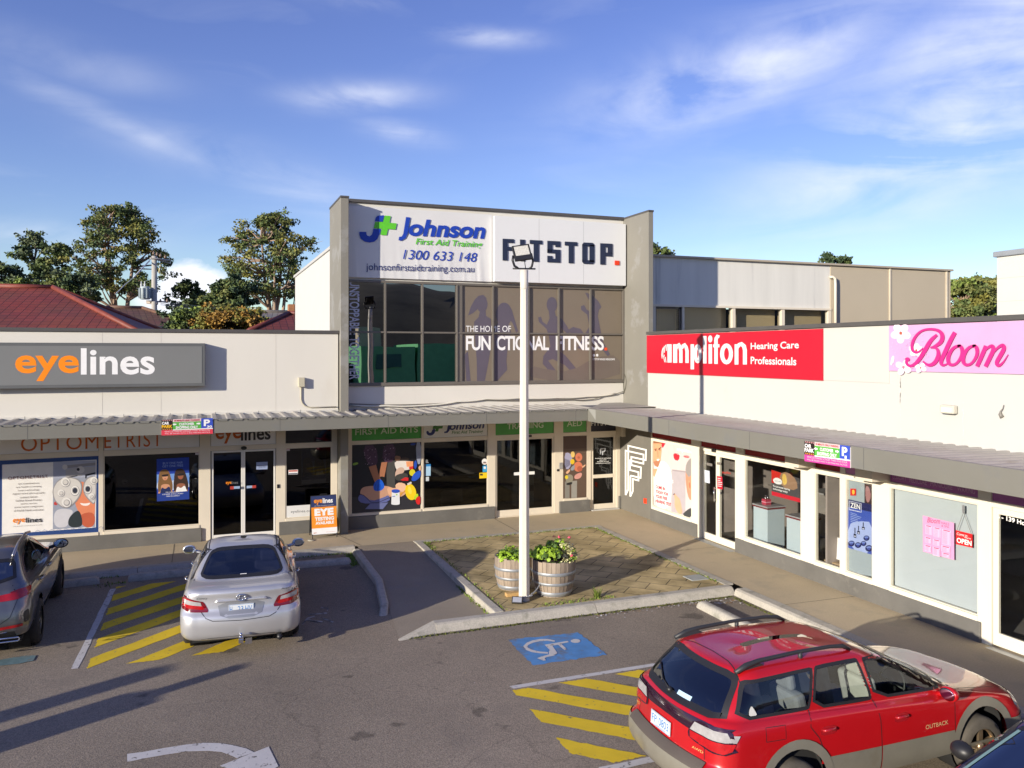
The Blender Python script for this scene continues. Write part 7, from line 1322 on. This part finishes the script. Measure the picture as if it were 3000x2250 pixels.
def plate(car, y0, z0, w, h, txt, x, tilt, col=plate_b, rot=0):
    t = MB(); O = Vector((x, y0 + w / 2, z0)); U = Vector((rot, -w, 0)); V = Vector((math.sin(tilt) * h, 0, math.cos(tilt) * h)); n = U.cross(V).normalized(); t.prism([O, O + U, O + U + V, O + V], [O + n * .008, O + U + n * .008, O + U + V + n * .008, O + V + n * .008]); o = t.build('number_plate', plate_m, car.root)
    l = MB()
    for s_, a, wd in txt: letters(l, s_, O + U * a + V * .24 + n * .0095, U * wd, V * .56, 0)
    for a, b, c_, d_ in ((.02, .98, .03, .06), (.02, .98, .94, .97), (.02, .03, .06, .94), (.97, .98, .06, .94)): l.add([O + U * a + V * c_ + n * .009, O + U * b + V * c_ + n * .009, O + U * b + V * d_ + n * .009, O + U * a + V * d_ + n * .009], [(0, 1, 2, 3)])
    letters(l, 'TASMANIA', O + U * .22 + V * .09 + n * .0095, U * .56, V * .08, 0); l.build('lettering', col, o)
plate(car, 0, .68, .372, .15, (('H', .05, .09), ('23', .36, .22), ('HV', .66, .27)), .075, .10)
l = MB()   # badge: ring holding two crossed ovals, and the model scripts
c0 = car.hit(0, .935, 'B')[0] + Vector((-.028, 0, 0))
def oval(cy, cz, ry, rz, r): l.tube([c0 + Vector((-.006, cy + ry * math.cos(6.2832 * k / 24), cz + rz * math.sin(6.2832 * k / 24))) for k in range(25)], r, 6, cap=False)
oval(0, 0, .072, .05, .010); oval(0, 0, .026, .044, .007); oval(0, .022, .05, .018, .007); l.build('badge', chrome, car.root)
def script(car, s_, y0, y1, z0, z1, m, side='B', off=.006, **kw):
    vs, fs = text2d(s_, **kw); mb = MB(); mb.add(car.proj([(y0 + (y1 - y0) * a, z0 + (z1 - z0) * b) for a, b, _ in vs], side, off), fs); mb.build('lettering', m, car.root)
script(car, 'Camry', .66, .50, .925, .965, flat(90, 90, 92), shear=.25); script(car, 'Ateva', -.60, -.76, .99, 1.015, flat(90, 90, 92), shear=.2)
mb = MB(); mb.lathe([(.025, .06), (.03, .10), (.02, .12), (.022, .16)], (-.06, 0, .22), 12); mb.ball((-.06, 0, .40), .03, .03, .03); mb.box(-.10, .2, -.035, .035, .27, .33); mb.box(-.09, -.03, -.03, .03, .33, .36); mb.box(.0, .05, -.16, -.06, .22, .30); mb.build('tow_bar', chrome, car.root)
MB().lathe([(.04, -.02), (.042, .14)], (.06, -.58, .26), 14, axis='x').build('exhaust_pipe', black, car.root); car.patch(Car.smooth([(-.62, .265), (.62, .265), (.58, .335), (0, .355), (-.58, .335)], 1), 'B', .004, mat('silver lower', (.20, .205, .21), .5, .5, var=.05), 'bumper_lip')
for sg in (1, -1): mirror(car, 3.18, sg * 1.0, 1.04, silver if sg > 0 else flat(30, 60, 170) if 0 else silver, sg)
for sd, sg in (('L', 1), ('R', -1)):
    mb = MB()
    for x in (1.62, 2.62): p, n_ = car.hit(x, .90, sd); mb.tube([p + n_ * .01 + Vector((-.1, 0, 0)), p + n_ * .045 + Vector((-.06, 0, 0)), p + n_ * .045 + Vector((.06, 0, 0)), p + n_ * .01 + Vector((.1, 0, 0))], .016, 6)
    mb.build('door_handle', chrome, car.root)
seats(car, ((1.75, (.42, -.42)), (2.85, (.38, -.38))), mat('blue grey seat', (.24, .25, .30), .9, var=.1, scale=8), .60); tub(car, .7, 3.6, .72, .3, .9); MB().box(.95, 1.55, -.6, .6, .93, .96).build('parcel_shelf', seat_g, car.root); MB().box(3.1, 3.5, -.68, .68, .7, .95).build('dashboard', black, car.root, bevel=.03)
p, n_ = car.hit(-.02, 1.115, 'B'); MB().prism([p + n_ * .004 + Vector((0, -.05, -.012)), p + n_ * .004 + Vector((0, .05, -.012)), p + n_ * .004 + Vector((.03, .05, .014)), p + n_ * .004 + Vector((.03, -.05, .014))], [p + n_ * .006 + Vector((0, -.05, -.012)), p + n_ * .006 + Vector((0, .05, -.012)), p + n_ * .006 + Vector((.03, .05, .014)), p + n_ * .006 + Vector((.03, -.05, .014))]).build('sticker', wt, car.root)
car.place(-10.76, -7.85, 86.2, .967)

# ---------------------------------------------------------------- red wagon
red = mat('red paint', (.50, .008, .012), .30, .15, var=.03, scale=2, coat=1.0)
gold = mat('champagne cladding', (.33, .31, .25), .38, .45, var=.12, scale=2.2, coat=.3, stain=((.27, .24, .175), 2, .55, .75))
wag = [(.34, .30, .30, .22, 4.50, .74, .22, .30, .10, .15), (.42, .34, .36, .05, 4.64, .83, .24, .34, .14, .20), (.56, .50, .48, .0, 4.70, .868, .25, .36, .15, .22), (.68, .64, .60, .02, 4.70, .872, .25, .38, .15, .24), (.74, .74, .68, .10, 4.66, .868, .25, .38, .14, .26), (.95, .90, .78, .12, 4.58, .855, .25, .40, .14, .28),
       (1.06, 1.00, .84, .14, 4.44, .835, .25, .42, .13, .30), (1.12, 1.045, .90, .19, 4.10, .80, .25, .44, .12, .28), (1.15, 1.07, .99, .24, 3.60, .775, .25, .36, .12, .18), (1.24, 1.20, 1.12, .31, 3.30, .745, .24, .32, .13, .16), (1.40, 1.38, 1.33, .46, 2.86, .685, .22, .27, .15, .14), (1.49, 1.49, 1.45, .54, 2.56, .640, .22, .24, .16, .12), (1.53, 1.545, 1.51, .60, 2.40, .575, .24, .24, .15, .10), (1.55, 1.575, 1.54, .74, 2.28, .42, .24, .22, .12, .08), (1.555, 1.585, 1.55, 1.1, 2.0, .05, .04, .04, .01, .01)]
car = Car('parked_car', 'red station wagon with champagne lower cladding and black roof rails', wag, red, 6)
rwin = Car.smooth([(-.70, 1.135), (0, 1.12), (.70, 1.135), (.66, 1.25), (.57, 1.46), (.5, 1.495), (0, 1.505), (-.5, 1.495), (-.57, 1.46), (-.66, 1.25)], 1); car.glaze(rwin, 'B', glass('rear glass dark', (.07, .075, .10), .15), 'rear_window', .05)
for sd in 'LR':
    car.glaze(Car.smooth([(.43, 1.145), (1.30, 1.125), (1.36, 1.14), (1.50, 1.475), (1.45, 1.49), (.68, 1.465), (.62, 1.44)], 1), sd, glass('tint glass', (.55, .60, .62), .08), 'quarter_window', .032)
    car.glaze(Car.smooth([(1.385, 1.12), (2.16, 1.09), (2.20, 1.11), (2.13, 1.475), (2.10, 1.49), (1.56, 1.495), (1.52, 1.47)], 1), sd, car_glass, 'rear_door_window', .032)
    car.glaze(Car.smooth([(2.24, 1.09), (3.20, 1.045), (3.28, 1.06), (2.74, 1.385), (2.58, 1.44), (2.22, 1.485), (2.20, 1.46)], 1), sd, car_glass, 'front_door_window', .032)
car.glaze([(-.66, 1.10), (.66, 1.10), (.56, 1.41), (-.56, 1.41)], 'F', car_glass, 'windscreen', .03)
AR, AF, RR_ = (1.10, .42), (3.75, .42), .40
car.body(arches=((AR[0], AR[1], RR_), (AF[0], AF[1], RR_)))
for x in (AR[0], AF[0]): car.well(x, .42, RR_ - .01, .80)
MB().box(.3, 4.4, -.74, .74, .28, .34).build('underbody', under, car.root)
for x in (AR[0], AF[0]):
    for sg in (1, -1): car.wheel(x, sg * .775, .335, .22, mat('dusty tyre', (.085, .075, .06), .9, var=.2, scale=9), mat('bronze alloy', (.40, .30, .19), .35, .8, var=.1), 5, sg)
for sd in 'LR':
    th = [math.radians(-38 + 256 * k / 26) for k in range(27)]
    for cx in (AR[0], AF[0]): car.strip([(cx + (RR_ + .085) * math.cos(t), max(.33, .42 + (RR_ + .075) * math.sin(t))) for t in th], .095, sd, .014, gold, 'wheel_flare', closed=False)
    car.patch([(1.53, .35), (1.53, .655), (2.22, .64), (2.22, .35)], sd, .010, gold, 'door_cladding'); car.patch([(2.235, .35), (2.235, .64), (3.30, .62), (3.30, .35)], sd, .010, gold, 'door_cladding')
    car.patch([(.06, .36), (.06, .665), (.62, .67), (.66, .36)], sd, .010, gold, 'bumper_side'); car.patch([(4.2, .36), (4.2, .60), (4.66, .58), (4.66, .36)], sd, .010, gold, 'bumper_side')
car.patch(Car.smooth([(-.83, .36), (.83, .36), (.86, .60), (.84, .69), (-.84, .69), (-.86, .60)], 0), 'B', .012, gold, 'rear_bumper'); car.patch([(-.68, .655), (.68, .655), (.66, .735), (-.66, .735)], 'B', .016, mat('bumper tread', (.085, .07, .06), .7, var=.1), 'bumper_tread')
mb = MB()
for sd in 'LR':
    car.lineon([(1.335, 1.12), (1.30, .98), (1.40, .86), (1.47, .68), (1.49, .40)], .009, sd, mb=mb); car.lineon([(2.20, 1.09), (2.23, .9), (2.23, .36)], .009, sd, mb=mb); car.lineon([(3.36, 1.03), (3.32, .8), (3.30, .36)], .009, sd, mb=mb); car.lineon([(.74, .93), (.98, .92), (.99, 1.05), (.75, 1.06), (.74, .93)], .006, sd, mb=mb); car.lineon([(.30, 1.13), (.22, 1.0), (.20, .70)], .0, sd, mb=mb)
car.lineon([(.62, -.6), (.70, -.3), (.72, 0), (.70, .3), (.62, .6)], .010, 'T', mb=mb); car.lineon([(-.62, .75), (-.60, .93)], .008, 'B', mb=mb); car.lineon([(.62, .75), (.60, .93)], .008, 'B', mb=mb); mb.build('panel_gap', black, car.root)
band = mat('dark plum band', (.035, .010, .025), .15, .3, var=.03, coat=1)
car.patch(Car.smooth([(-.82, .98), (-.80, 1.10), (0, 1.085), (.80, 1.10), (.82, .98), (.44, .965), (0, .985), (-.44, .965)], 1), 'B', .006, band, 'tail_band')
def wtail(sg):
    o = car.patch(Car.smooth([(sg * .865, 1.045), (sg * .80, 1.095), (sg * .44, 1.08), (sg * .38, .95), (sg * .40, .885), (sg * .80, .845), (sg * .87, .90)], 1), 'B', .010, band, 'tail_lamp'); car.patch([(sg * .84, 1.035), (sg * .60, 1.06), (sg * .46, 1.06), (sg * .41, .975), (sg * .845, .975)], 'B', .014, clr, 'clear_lens', o); car.patch([(sg * .845, .965), (sg * .41, .965), (sg * .42, .90), (sg * .80, .865), (sg * .84, .90)], 'B', .014, redl, 'red_lens', o)
    sd = 'L' if sg > 0 else 'R'; o2 = car.patch(Car.smooth([(.15, .86), (.18, 1.085), (.36, 1.08), (.38, .98), (.32, .86)], 1), sd, .010, band, 'tail_lamp_side'); car.patch([(.17, .975), (.19, 1.06), (.32, 1.06), (.345, .98)], sd, .014, clr, 'clear_lens', o2); car.patch([(.17, .88), (.17, .965), (.345, .965), (.30, .88)], sd, .014, redl, 'red_lens', o2)
wtail(1); wtail(-1)
plate(car, .06, .775, .372, .145, (('FP', .07, .24), ('0803', .42, .50)), .095, .06)
script(car, 'AWD', -.45, -.60, .80, .825, flat(214, 176, 110)); script(car, 'LEGACY', .78, .60, .80, .83, flat(214, 170, 96)); script(car, 'OUTBACK', 2.86, 3.20, .70, .745, flat(214, 176, 130), 'R', .008)
for sg in (1, -1):      # roof rails
    rp = [Vector((x, sg * y, z)) for x, y, z in ((.60, .55, 1.53), (.74, .545, 1.58), (.90, .54, 1.605), (1.4, .535, 1.625), (1.85, .53, 1.62), (2.04, .525, 1.60), (2.14, .525, 1.55))]; mb = MB(); mb.tube(rp, [.022, .030, .024, .021, .021, .024, .02], 8)
    mb.prism([(.60, sg * .555, 1.53), (.98, sg * .545, 1.545), (.88, sg * .55, 1.60), (.74, sg * .55, 1.585)], [(.60, sg * .51, 1.53), (.98, sg * .51, 1.545), (.88, sg * .52, 1.60), (.74, sg * .52, 1.585)]); mb.tube([(1.45, sg * .535, 1.53), (1.45, sg * .535, 1.62)], .024, 8); mb.build('roof_rail', mat('rail black', (.03, .032, .035), .5, var=.1), car.root)
for sg in (1, -1): mirror(car, 3.15, sg * .94, 1.06, red, sg, rx=.09, ry=.11, rz=.08)
for sd in 'LR':
    mb = MB(); 
    for x, z in ((1.42, .915), (2.42, .88)): car.patch(Car.smooth([(x, z - .04), (x + .20, z - .04), (x + .20, z + .045), (x, z + .045)], 1), sd, .006, red, 'h', build=False, mb=mb); p, n_ = car.hit(x + .11, z, sd); mb.tube([p + n_ * .008 + Vector((-.085, 0, .01)), p + n_ * .03 + Vector((-.05, 0, .015)), p + n_ * .03 + Vector((.05, 0, .015)), p + n_ * .008 + Vector((.085, 0, .01))], .016, 6)
    mb.build('door_handle', mat('red handle', (.42, .014, .02), .25, .2, var=0, coat=1), car.root)
    car.patch(Car.smooth([(3.50, .78), (3.56, .75), (3.60, .79), (3.55, .83)], 1), sd, .006, flat(226, 90, 40), 'side_repeater'); car.patch(Car.smooth([(4.30, .70), (4.30, .83), (4.52, .78), (4.56, .68)], 1), sd, .008, clr, 'headlight')
mb = MB(); p = [car.hit(y, z, 'B')[0] + Vector((-.02, 0, 0)) for y, z in ((.10, 1.165), (.30, 1.20), (.55, 1.29))]; mb.tube(p, .009, 6); mb.ball(p[0], .035, .035, .035); mb.build('wiper', black, car.root)
car.patch([(-.02, 1.16), (-.24, 1.165), (-.24, 1.205), (-.02, 1.20)], 'B', .006, flat(180, 214, 236), 'sticker'); car.patch(Car.smooth([(.60, 1.17), (.70, 1.165), (.68, 1.21), (.65, 1.26), (.61, 1.22)], 1), 'R', .006, flat(206, 206, 200), 'sticker')
seats(car, ((1.55, (.40, -.40)), (2.55, (.37, -.37))), seat_g, .68); tub(car, .35, 3.5, .72, .42, .98); MB().box(3.0, 3.5, -.68, .68, .78, 1.0).build('dashboard', black, car.root, bevel=.03); mb = MB(); c_ = Vector((2.92, -.37, 1.0)); mb.tube([c_ + Vector((.10 * math.sin(6.2832 * k / 20) * .5, .18 * math.cos(6.2832 * k / 20), .18 * math.sin(6.2832 * k / 20))) for k in range(21)], .014, 6, cap=False); mb.tube([c_ + Vector((0, -.17, 0)), c_, c_ + Vector((0, .17, 0))], .016, 6); mb.build('steering_wheel', black, car.root)
mb = MB(); car.lineon([(3.02, -.55), (2.99, 0), (3.02, .55)], .0, 'T', mb=mb); car.patch([(3.44, -.62), (3.52, 0), (3.44, .62), (3.38, .62), (3.42, 0), (3.38, -.62)], 'T', .004, black, 'cowl'); car.lineon([(3.56, -.7), (4.2, -.66)], .007, 'T', mb=mb); car.lineon([(3.56, .7), (4.2, .66)], .007, 'T', mb=mb); mb.build('bonnet_gap', black, car.root)
mb = MB(); mb.prism([(3.95, -.22, .0), (4.05, -.2, 0), (4.05, .2, 0), (3.95, .22, 0)], [(3.95, -.22, .01), (4.05, -.2, .01), (4.05, .2, .01), (3.95, .22, .01)])
car.place(-7.01, -13.56, .9)

# ---------------------------------------------------------------- dark grey SUV
grey = mat('graphite paint', (.20, .195, .19), .28, .7, var=.02, scale=3, coat=1)
suv = [(.36, .30, .32, .20, 4.50, .78, .22, .30, .10, .15), (.44, .36, .40, .04, 4.62, .88, .24, .34, .14, .20), (.60, .52, .52, .0, 4.70, .925, .26, .36, .16, .24), (.78, .70, .66, .03, 4.70, .935, .28, .38, .16, .26), (.92, .88, .82, .08, 4.66, .93, .30, .38, .16, .28), (1.04, 1.0, .92, .12, 4.56, .905, .32, .40, .16, .30), (1.12, 1.06, .98, .16, 4.40, .875, .32, .42, .15, .32), (1.17, 1.10, 1.05, .24, 3.85, .835, .30, .42, .14, .26), (1.24, 1.16, 1.12, .34, 3.45, .79, .28, .36, .14, .18), (1.36, 1.34, 1.29, .55, 3.05, .715, .24, .30, .14, .15), (1.50, 1.51, 1.46, .82, 2.66, .64, .22, .26, .14, .12), (1.565, 1.585, 1.54, .96, 2.46, .575, .24, .24, .13, .10), (1.595, 1.62, 1.575, 1.1, 2.32, .42, .24, .22, .10, .08), (1.605, 1.63, 1.585, 1.5, 2.1, .05, .04, .04, .01, .01)]
car = Car('parked_car', 'dark grey sport utility car parked nose in, cut off at the left edge', suv, grey, 5)
car.glaze(Car.smooth([(-.70, 1.19), (.70, 1.19), (.62, 1.44), (.5, 1.47), (-.5, 1.47), (-.62, 1.44)], 1), 'B', pane_upper, 'rear_window', .04)
for sd in 'LR': car.glaze(Car.smooth([(.72, 1.19), (3.18, 1.10), (3.24, 1.13), (2.62, 1.50), (2.2, 1.545), (1.55, 1.52), (.98, 1.40)], 1), sd, car_dark, 'side_window', .03, chrome); car.strip([(2.05, 1.13), (2.0, 1.53), (2.07, 1.53), (2.13, 1.13)], .03, sd, .006, black, 'window_pillar')
car.glaze([(-.66, 1.17), (.66, 1.17), (.56, 1.48), (-.56, 1.48)], 'F', car_dark, 'windscreen', .03)
car.body(arches=((1.0, .40, .42), (3.87, .40, .42)))
for x in (1.0, 3.87):
    car.well(x, .40, .41, .86)
    for sg in (1, -1): car.wheel(x, sg * .845, .365, .25, tyre_m, mat('dark alloy', (.10, .10, .105), .3, .9, var=.05), 5, sg)
MB().box(.3, 4.4, -.78, .78, .28, .34).build('underbody', under, car.root)
for sd in 'LR':
    for x in (1.0, 3.87): car.strip([(x + .445 * math.cos(t), .40 + .445 * math.sin(t)) for t in [math.pi * (k / 20) for k in range(21)]], .03, sd, .008, grey, 'arch_lip', closed=False)
    car.patch([(1.5, .32), (1.5, .44), (3.4, .44), (3.4, .32)], sd, .012, mat('dark sill', (.04, .04, .042), .4, var=0), 'sill'); mb = MB(); car.lineon([(2.10, 1.12), (2.14, .8), (2.12, .45)], .008, sd, mb=mb); car.lineon([(1.06, 1.18), (1.14, .98), (1.42, .85), (1.46, .45)], .008, sd, mb=mb); car.lineon([(3.26, 1.08), (3.30, .45)], .008, sd, mb=mb); mb.build('panel_gap', black, car.root); mb = MB()
    for x in (1.30, 2.26): p, n_ = car.hit(x, 1.0, sd); mb.tube([p + n_ * .01 + Vector((-.12, 0, 0)), p + n_ * .05 + Vector((-.08, 0, .01)), p + n_ * .05 + Vector((.08, 0, .01)), p + n_ * .01 + Vector((.12, 0, 0))], .018, 6)
    mb.build('door_handle', mat('bright handle', (.40, .40, .40), .2, .9, var=0), car.root)
for sg in (1, -1):
    car.patch(Car.smooth([(sg * .905, 1.10), (sg * .78, 1.075), (sg * .30, 1.03), (sg * .28, .965), (sg * .70, .955), (sg * .90, .99)], 1), 'B', .010, redl, 'tail_lamp'); sd = 'L' if sg > 0 else 'R'; car.patch(Car.smooth([(.20, .985), (.21, 1.10), (.52, 1.10), (.40, 1.03)], 1), sd, .010, redl, 'tail_lamp_side'); car.patch([(sg * .82, .56), (sg * .50, .545), (sg * .50, .59), (sg * .82, .60)], 'B', .010, redl, 'reflector'); car.patch(Car.smooth([(sg * .90, .62), (sg * .84, .60), (sg * .83, .76), (sg * .89, .80)], 1), 'B', .008, black, 'air_outlet')
    mb = MB(); mb.tube([(.02, sg * .80, .40), (.0, sg * .78, .43), (.0, sg * .50, .43), (.02, sg * .48, .40), (.0, sg * .50, .375), (.0, sg * .78, .375), (.02, sg * .80, .40)], .012, 6); mb.build('exhaust_trim', chrome, car.root); mirror(car, 3.16, sg * 1.02, 1.17, black, sg, rx=.11, ry=.13, rz=.09); MB().tube([(.75, sg * .60, 1.53), (1.3, sg * .59, 1.615), (2.1, sg * .585, 1.62), (2.5, sg * .59, 1.56)], .022, 8).build('roof_rail', mat('rail silver', (.45, .45, .46), .3, .8, var=0), car.root)
mb = MB(); car.lineon([(-.66, 1.16), (-.76, 1.0), (-.66, .72), (-.5, .62), (0, .6), (.5, .62), (.66, .72), (.76, 1.0), (.66, 1.16)], .009, 'B', mb=mb); mb.build('panel_gap', black, car.root); car.patch([(-.75, .36), (.75, .36), (.72, .50), (-.72, .50)], 'B', .010, mat('diffuser', (.02, .02, .022), .5, var=0), 'diffuser'); car.patch([(-.62, .50), (.62, .50), (.62, .515), (-.62, .515)], 'B', .014, chrome, 'chrome_strip')
plate(car, 0, .76, .372, .13, (('K', .08, .1), ('48', .34, .22), ('MT', .66, .27)), .02, .05); seats(car, ((1.7, (.42, -.42)), (2.7, (.4, -.4))), seat_d, .72); tub(car, .5, 3.5, .76, .42, 1.0)
car.place(-14.60, -6.95, 91.9)

# ---------------------------------------------------------------- blue hatchback (only its windscreen corner shows)
navyp = mat('blue paint', (.012, .028, .13), .28, .5, var=.02, coat=1)
hat = [(.28, .24, .24, .20, 4.1, .72, .22, .30, .10, .15), (.40, .34, .34, .03, 4.22, .84, .24, .34, .12, .22), (.60, .55, .50, .0, 4.28, .865, .26, .36, .14, .26), (.82, .78, .66, .04, 4.24, .86, .28, .38, .14, .28), (.98, .93, .76, .08, 4.08, .83, .30, .40, .14, .30), (1.05, .98, .86, .14, 3.75, .80, .30, .40, .13, .24), (1.10, 1.03, .96, .22, 3.40, .76, .28, .34, .13, .16), (1.28, 1.26, 1.19, .38, 2.88, .70, .24, .30, .14, .14), (1.42, 1.43, 1.38, .52, 2.46, .63, .22, .26, .14, .12), (1.47, 1.49, 1.45, .62, 2.28, .56, .24, .24, .13, .10), (1.49, 1.515, 1.475, .80, 2.14, .40, .22, .22, .1, .08), (1.495, 1.52, 1.48, 1.2, 1.9, .05, .04, .04, .01, .01)]
car = Car('parked_car', 'dark blue car with a black wing mirror, only its windscreen corner showing', hat, navyp, 5)
car.glaze(Car.smooth([(-.66, 1.02), (.66, 1.02), (.56, 1.36), (.48, 1.40), (-.48, 1.40), (-.56, 1.36)], 1), 'F', pane_upper, 'windscreen', .03); p_ = [(-.555, 1.34), (-.48, 1.385), (0, 1.395), (.48, 1.385), (.555, 1.34), (.50, 1.33), (.45, 1.36), (0, 1.37), (-.45, 1.36), (-.50, 1.33)]
car.patch(Car.inset([(-.64, 1.03), (-.60, 1.03), (-.50, 1.36), (-.545, 1.355)], .004), 'F', .006, mat('painted reflection', (.20, .33, .31), .3, var=.05), 'windscreen_reflection');  # teal reflection painted as a strip along the windscreen edge
for sd in 'LR': car.glaze(Car.smooth([(.6, 1.05), (3.05, 1.0), (2.5, 1.36), (1.6, 1.43), (.9, 1.38)], 1), sd, car_dark, 'side_window', .03)
car.glaze(Car.smooth([(-.62, 1.1), (.62, 1.1), (.52, 1.38), (-.52, 1.38)], 1), 'B', pane_upper, 'rear_window', .04)
car.body(arches=((.85, .32, .35), (3.45, .32, .35)))
for x in (.85, 3.45):
    car.well(x, .32, .34, .78)
    for sg in (1, -1): car.wheel(x, sg * .76, .30, .2, tyre_m, alloy, 6, sg)
MB().box(.3, 4.0, -.7, .7, .2, .26).build('underbody', under, car.root); mirror(car, 2.66, -.94, 1.02, black, -1); mirror(car, 2.78, .99, 1.05, black, 1)
for sg in (1, -1): car.patch(Car.smooth([(sg * .82, .95), (sg * .6, .97), (sg * .62, .80), (sg * .84, .78)], 1), 'B', .008, redl, 'tail_lamp'); car.patch(Car.smooth([(sg * .80, .72), (sg * .5, .70), (sg * .55, .58), (sg * .82, .60)], 1), 'F', .008, clr, 'headlight')
tub(car, .5, 3.4, .7, .3, .95); car.place(-2.27, -16.2, 180)
# ================================================================ the far side of the car park (behind the camera; seen in the glass)
hill_m = mat('wooded hillside', (.10, .085, .05), .95, var=.5, scale=.06, stain=((.10, .085, .05), .03, .5, .7)); mb = MB(); rr = random.Random(9); n = 60
for ring_ in range(1):
    vs = []
    for i in range(n + 1):
        a = R(150 + 240 * i / n); hgt = 36 + 5 * math.sin(i * .5) + 3 * math.sin(i * 1.7 + 1)
        for k, (d, q) in enumerate(((150, 0), (185, .45), (230, .8), (300, 1), (420, .9))): vs.append((-11 + d * math.cos(a), -20 + d * math.sin(a), -.12 + hgt * q))
    mb.add(vs, [(i * 5 + k, i * 5 + k + 1, i * 5 + 6 + k, i * 5 + 5 + k) for i in range(n) for k in range(4)], 0, True)
struct(mb.build('hill', hill_m))
GB = thing('shop_building', 'green painted shops across the car park', 'building', (6, -50, -.12)); MB().box(1.5, 6.2, -58, -48, -.1, 5.0).build('green_wall', mat('green wall', (.15, .48, .22), .8, var=.08), GB); MB().box(6.4, 10.5, -58, -48, -.1, 5.3).build('green_wall', _M['green wall'], GB); MB().box(3.2, 5.2, -60, -58.1, -.1, 7).build('tan_wall', beige_wall, GB); MB().box(2.7, 5.0, -47.99, -47.9, 3.2, 4.3).build('sign_panel', mat('dark green sign', (.02, .13, .10), .5), GB)
MB().box(10.7, 40, -62, -47, -.1, 4.6).build('dark_wall', mat('reflection backdrop', (.05, .045, .04), .8), GB); MB().box(-40, 1.3, -62, -52, -.1, 3.6).build('dark_wall', _M['reflection backdrop'], GB); TP = thing('timber_pole', 'bare timber pole across the car park', 'pole', (1.9, -46, -.12)); MB().lathe([(.18, 0), (.14, 8.4)], (1.9, -46, -.12), 10).build('pole', pole_m, TP)  # dark wall rows added to hide the lit road in window reflections
# two made-up posts, unseen at the left, shaped to cast long shadows on asphalt
for (x, y), w, h, cap, lb_ in (((-21.2, -12.65), .30, 2.35, 0, 'slim masonry gate pier at the car park entrance'), ((-18.0, -11.85), .46, 1.45, .34, 'stout masonry gate pier with a narrow cap at the car park entrance')):
    G_ = thing('shadow_caster', lb_, 'pier', (x, y, -.12)); MB().box(x - w / 2, x + w / 2, y - w / 2, y + w / 2, -.12, h).build('shaft', kerb_m, G_, bevel=.02)
    if cap: MB().box(x - w / 5, x + w / 5, y - w / 5, y + w / 5, h, h + cap).build('cap', kerb_m, G_, bevel=.02)
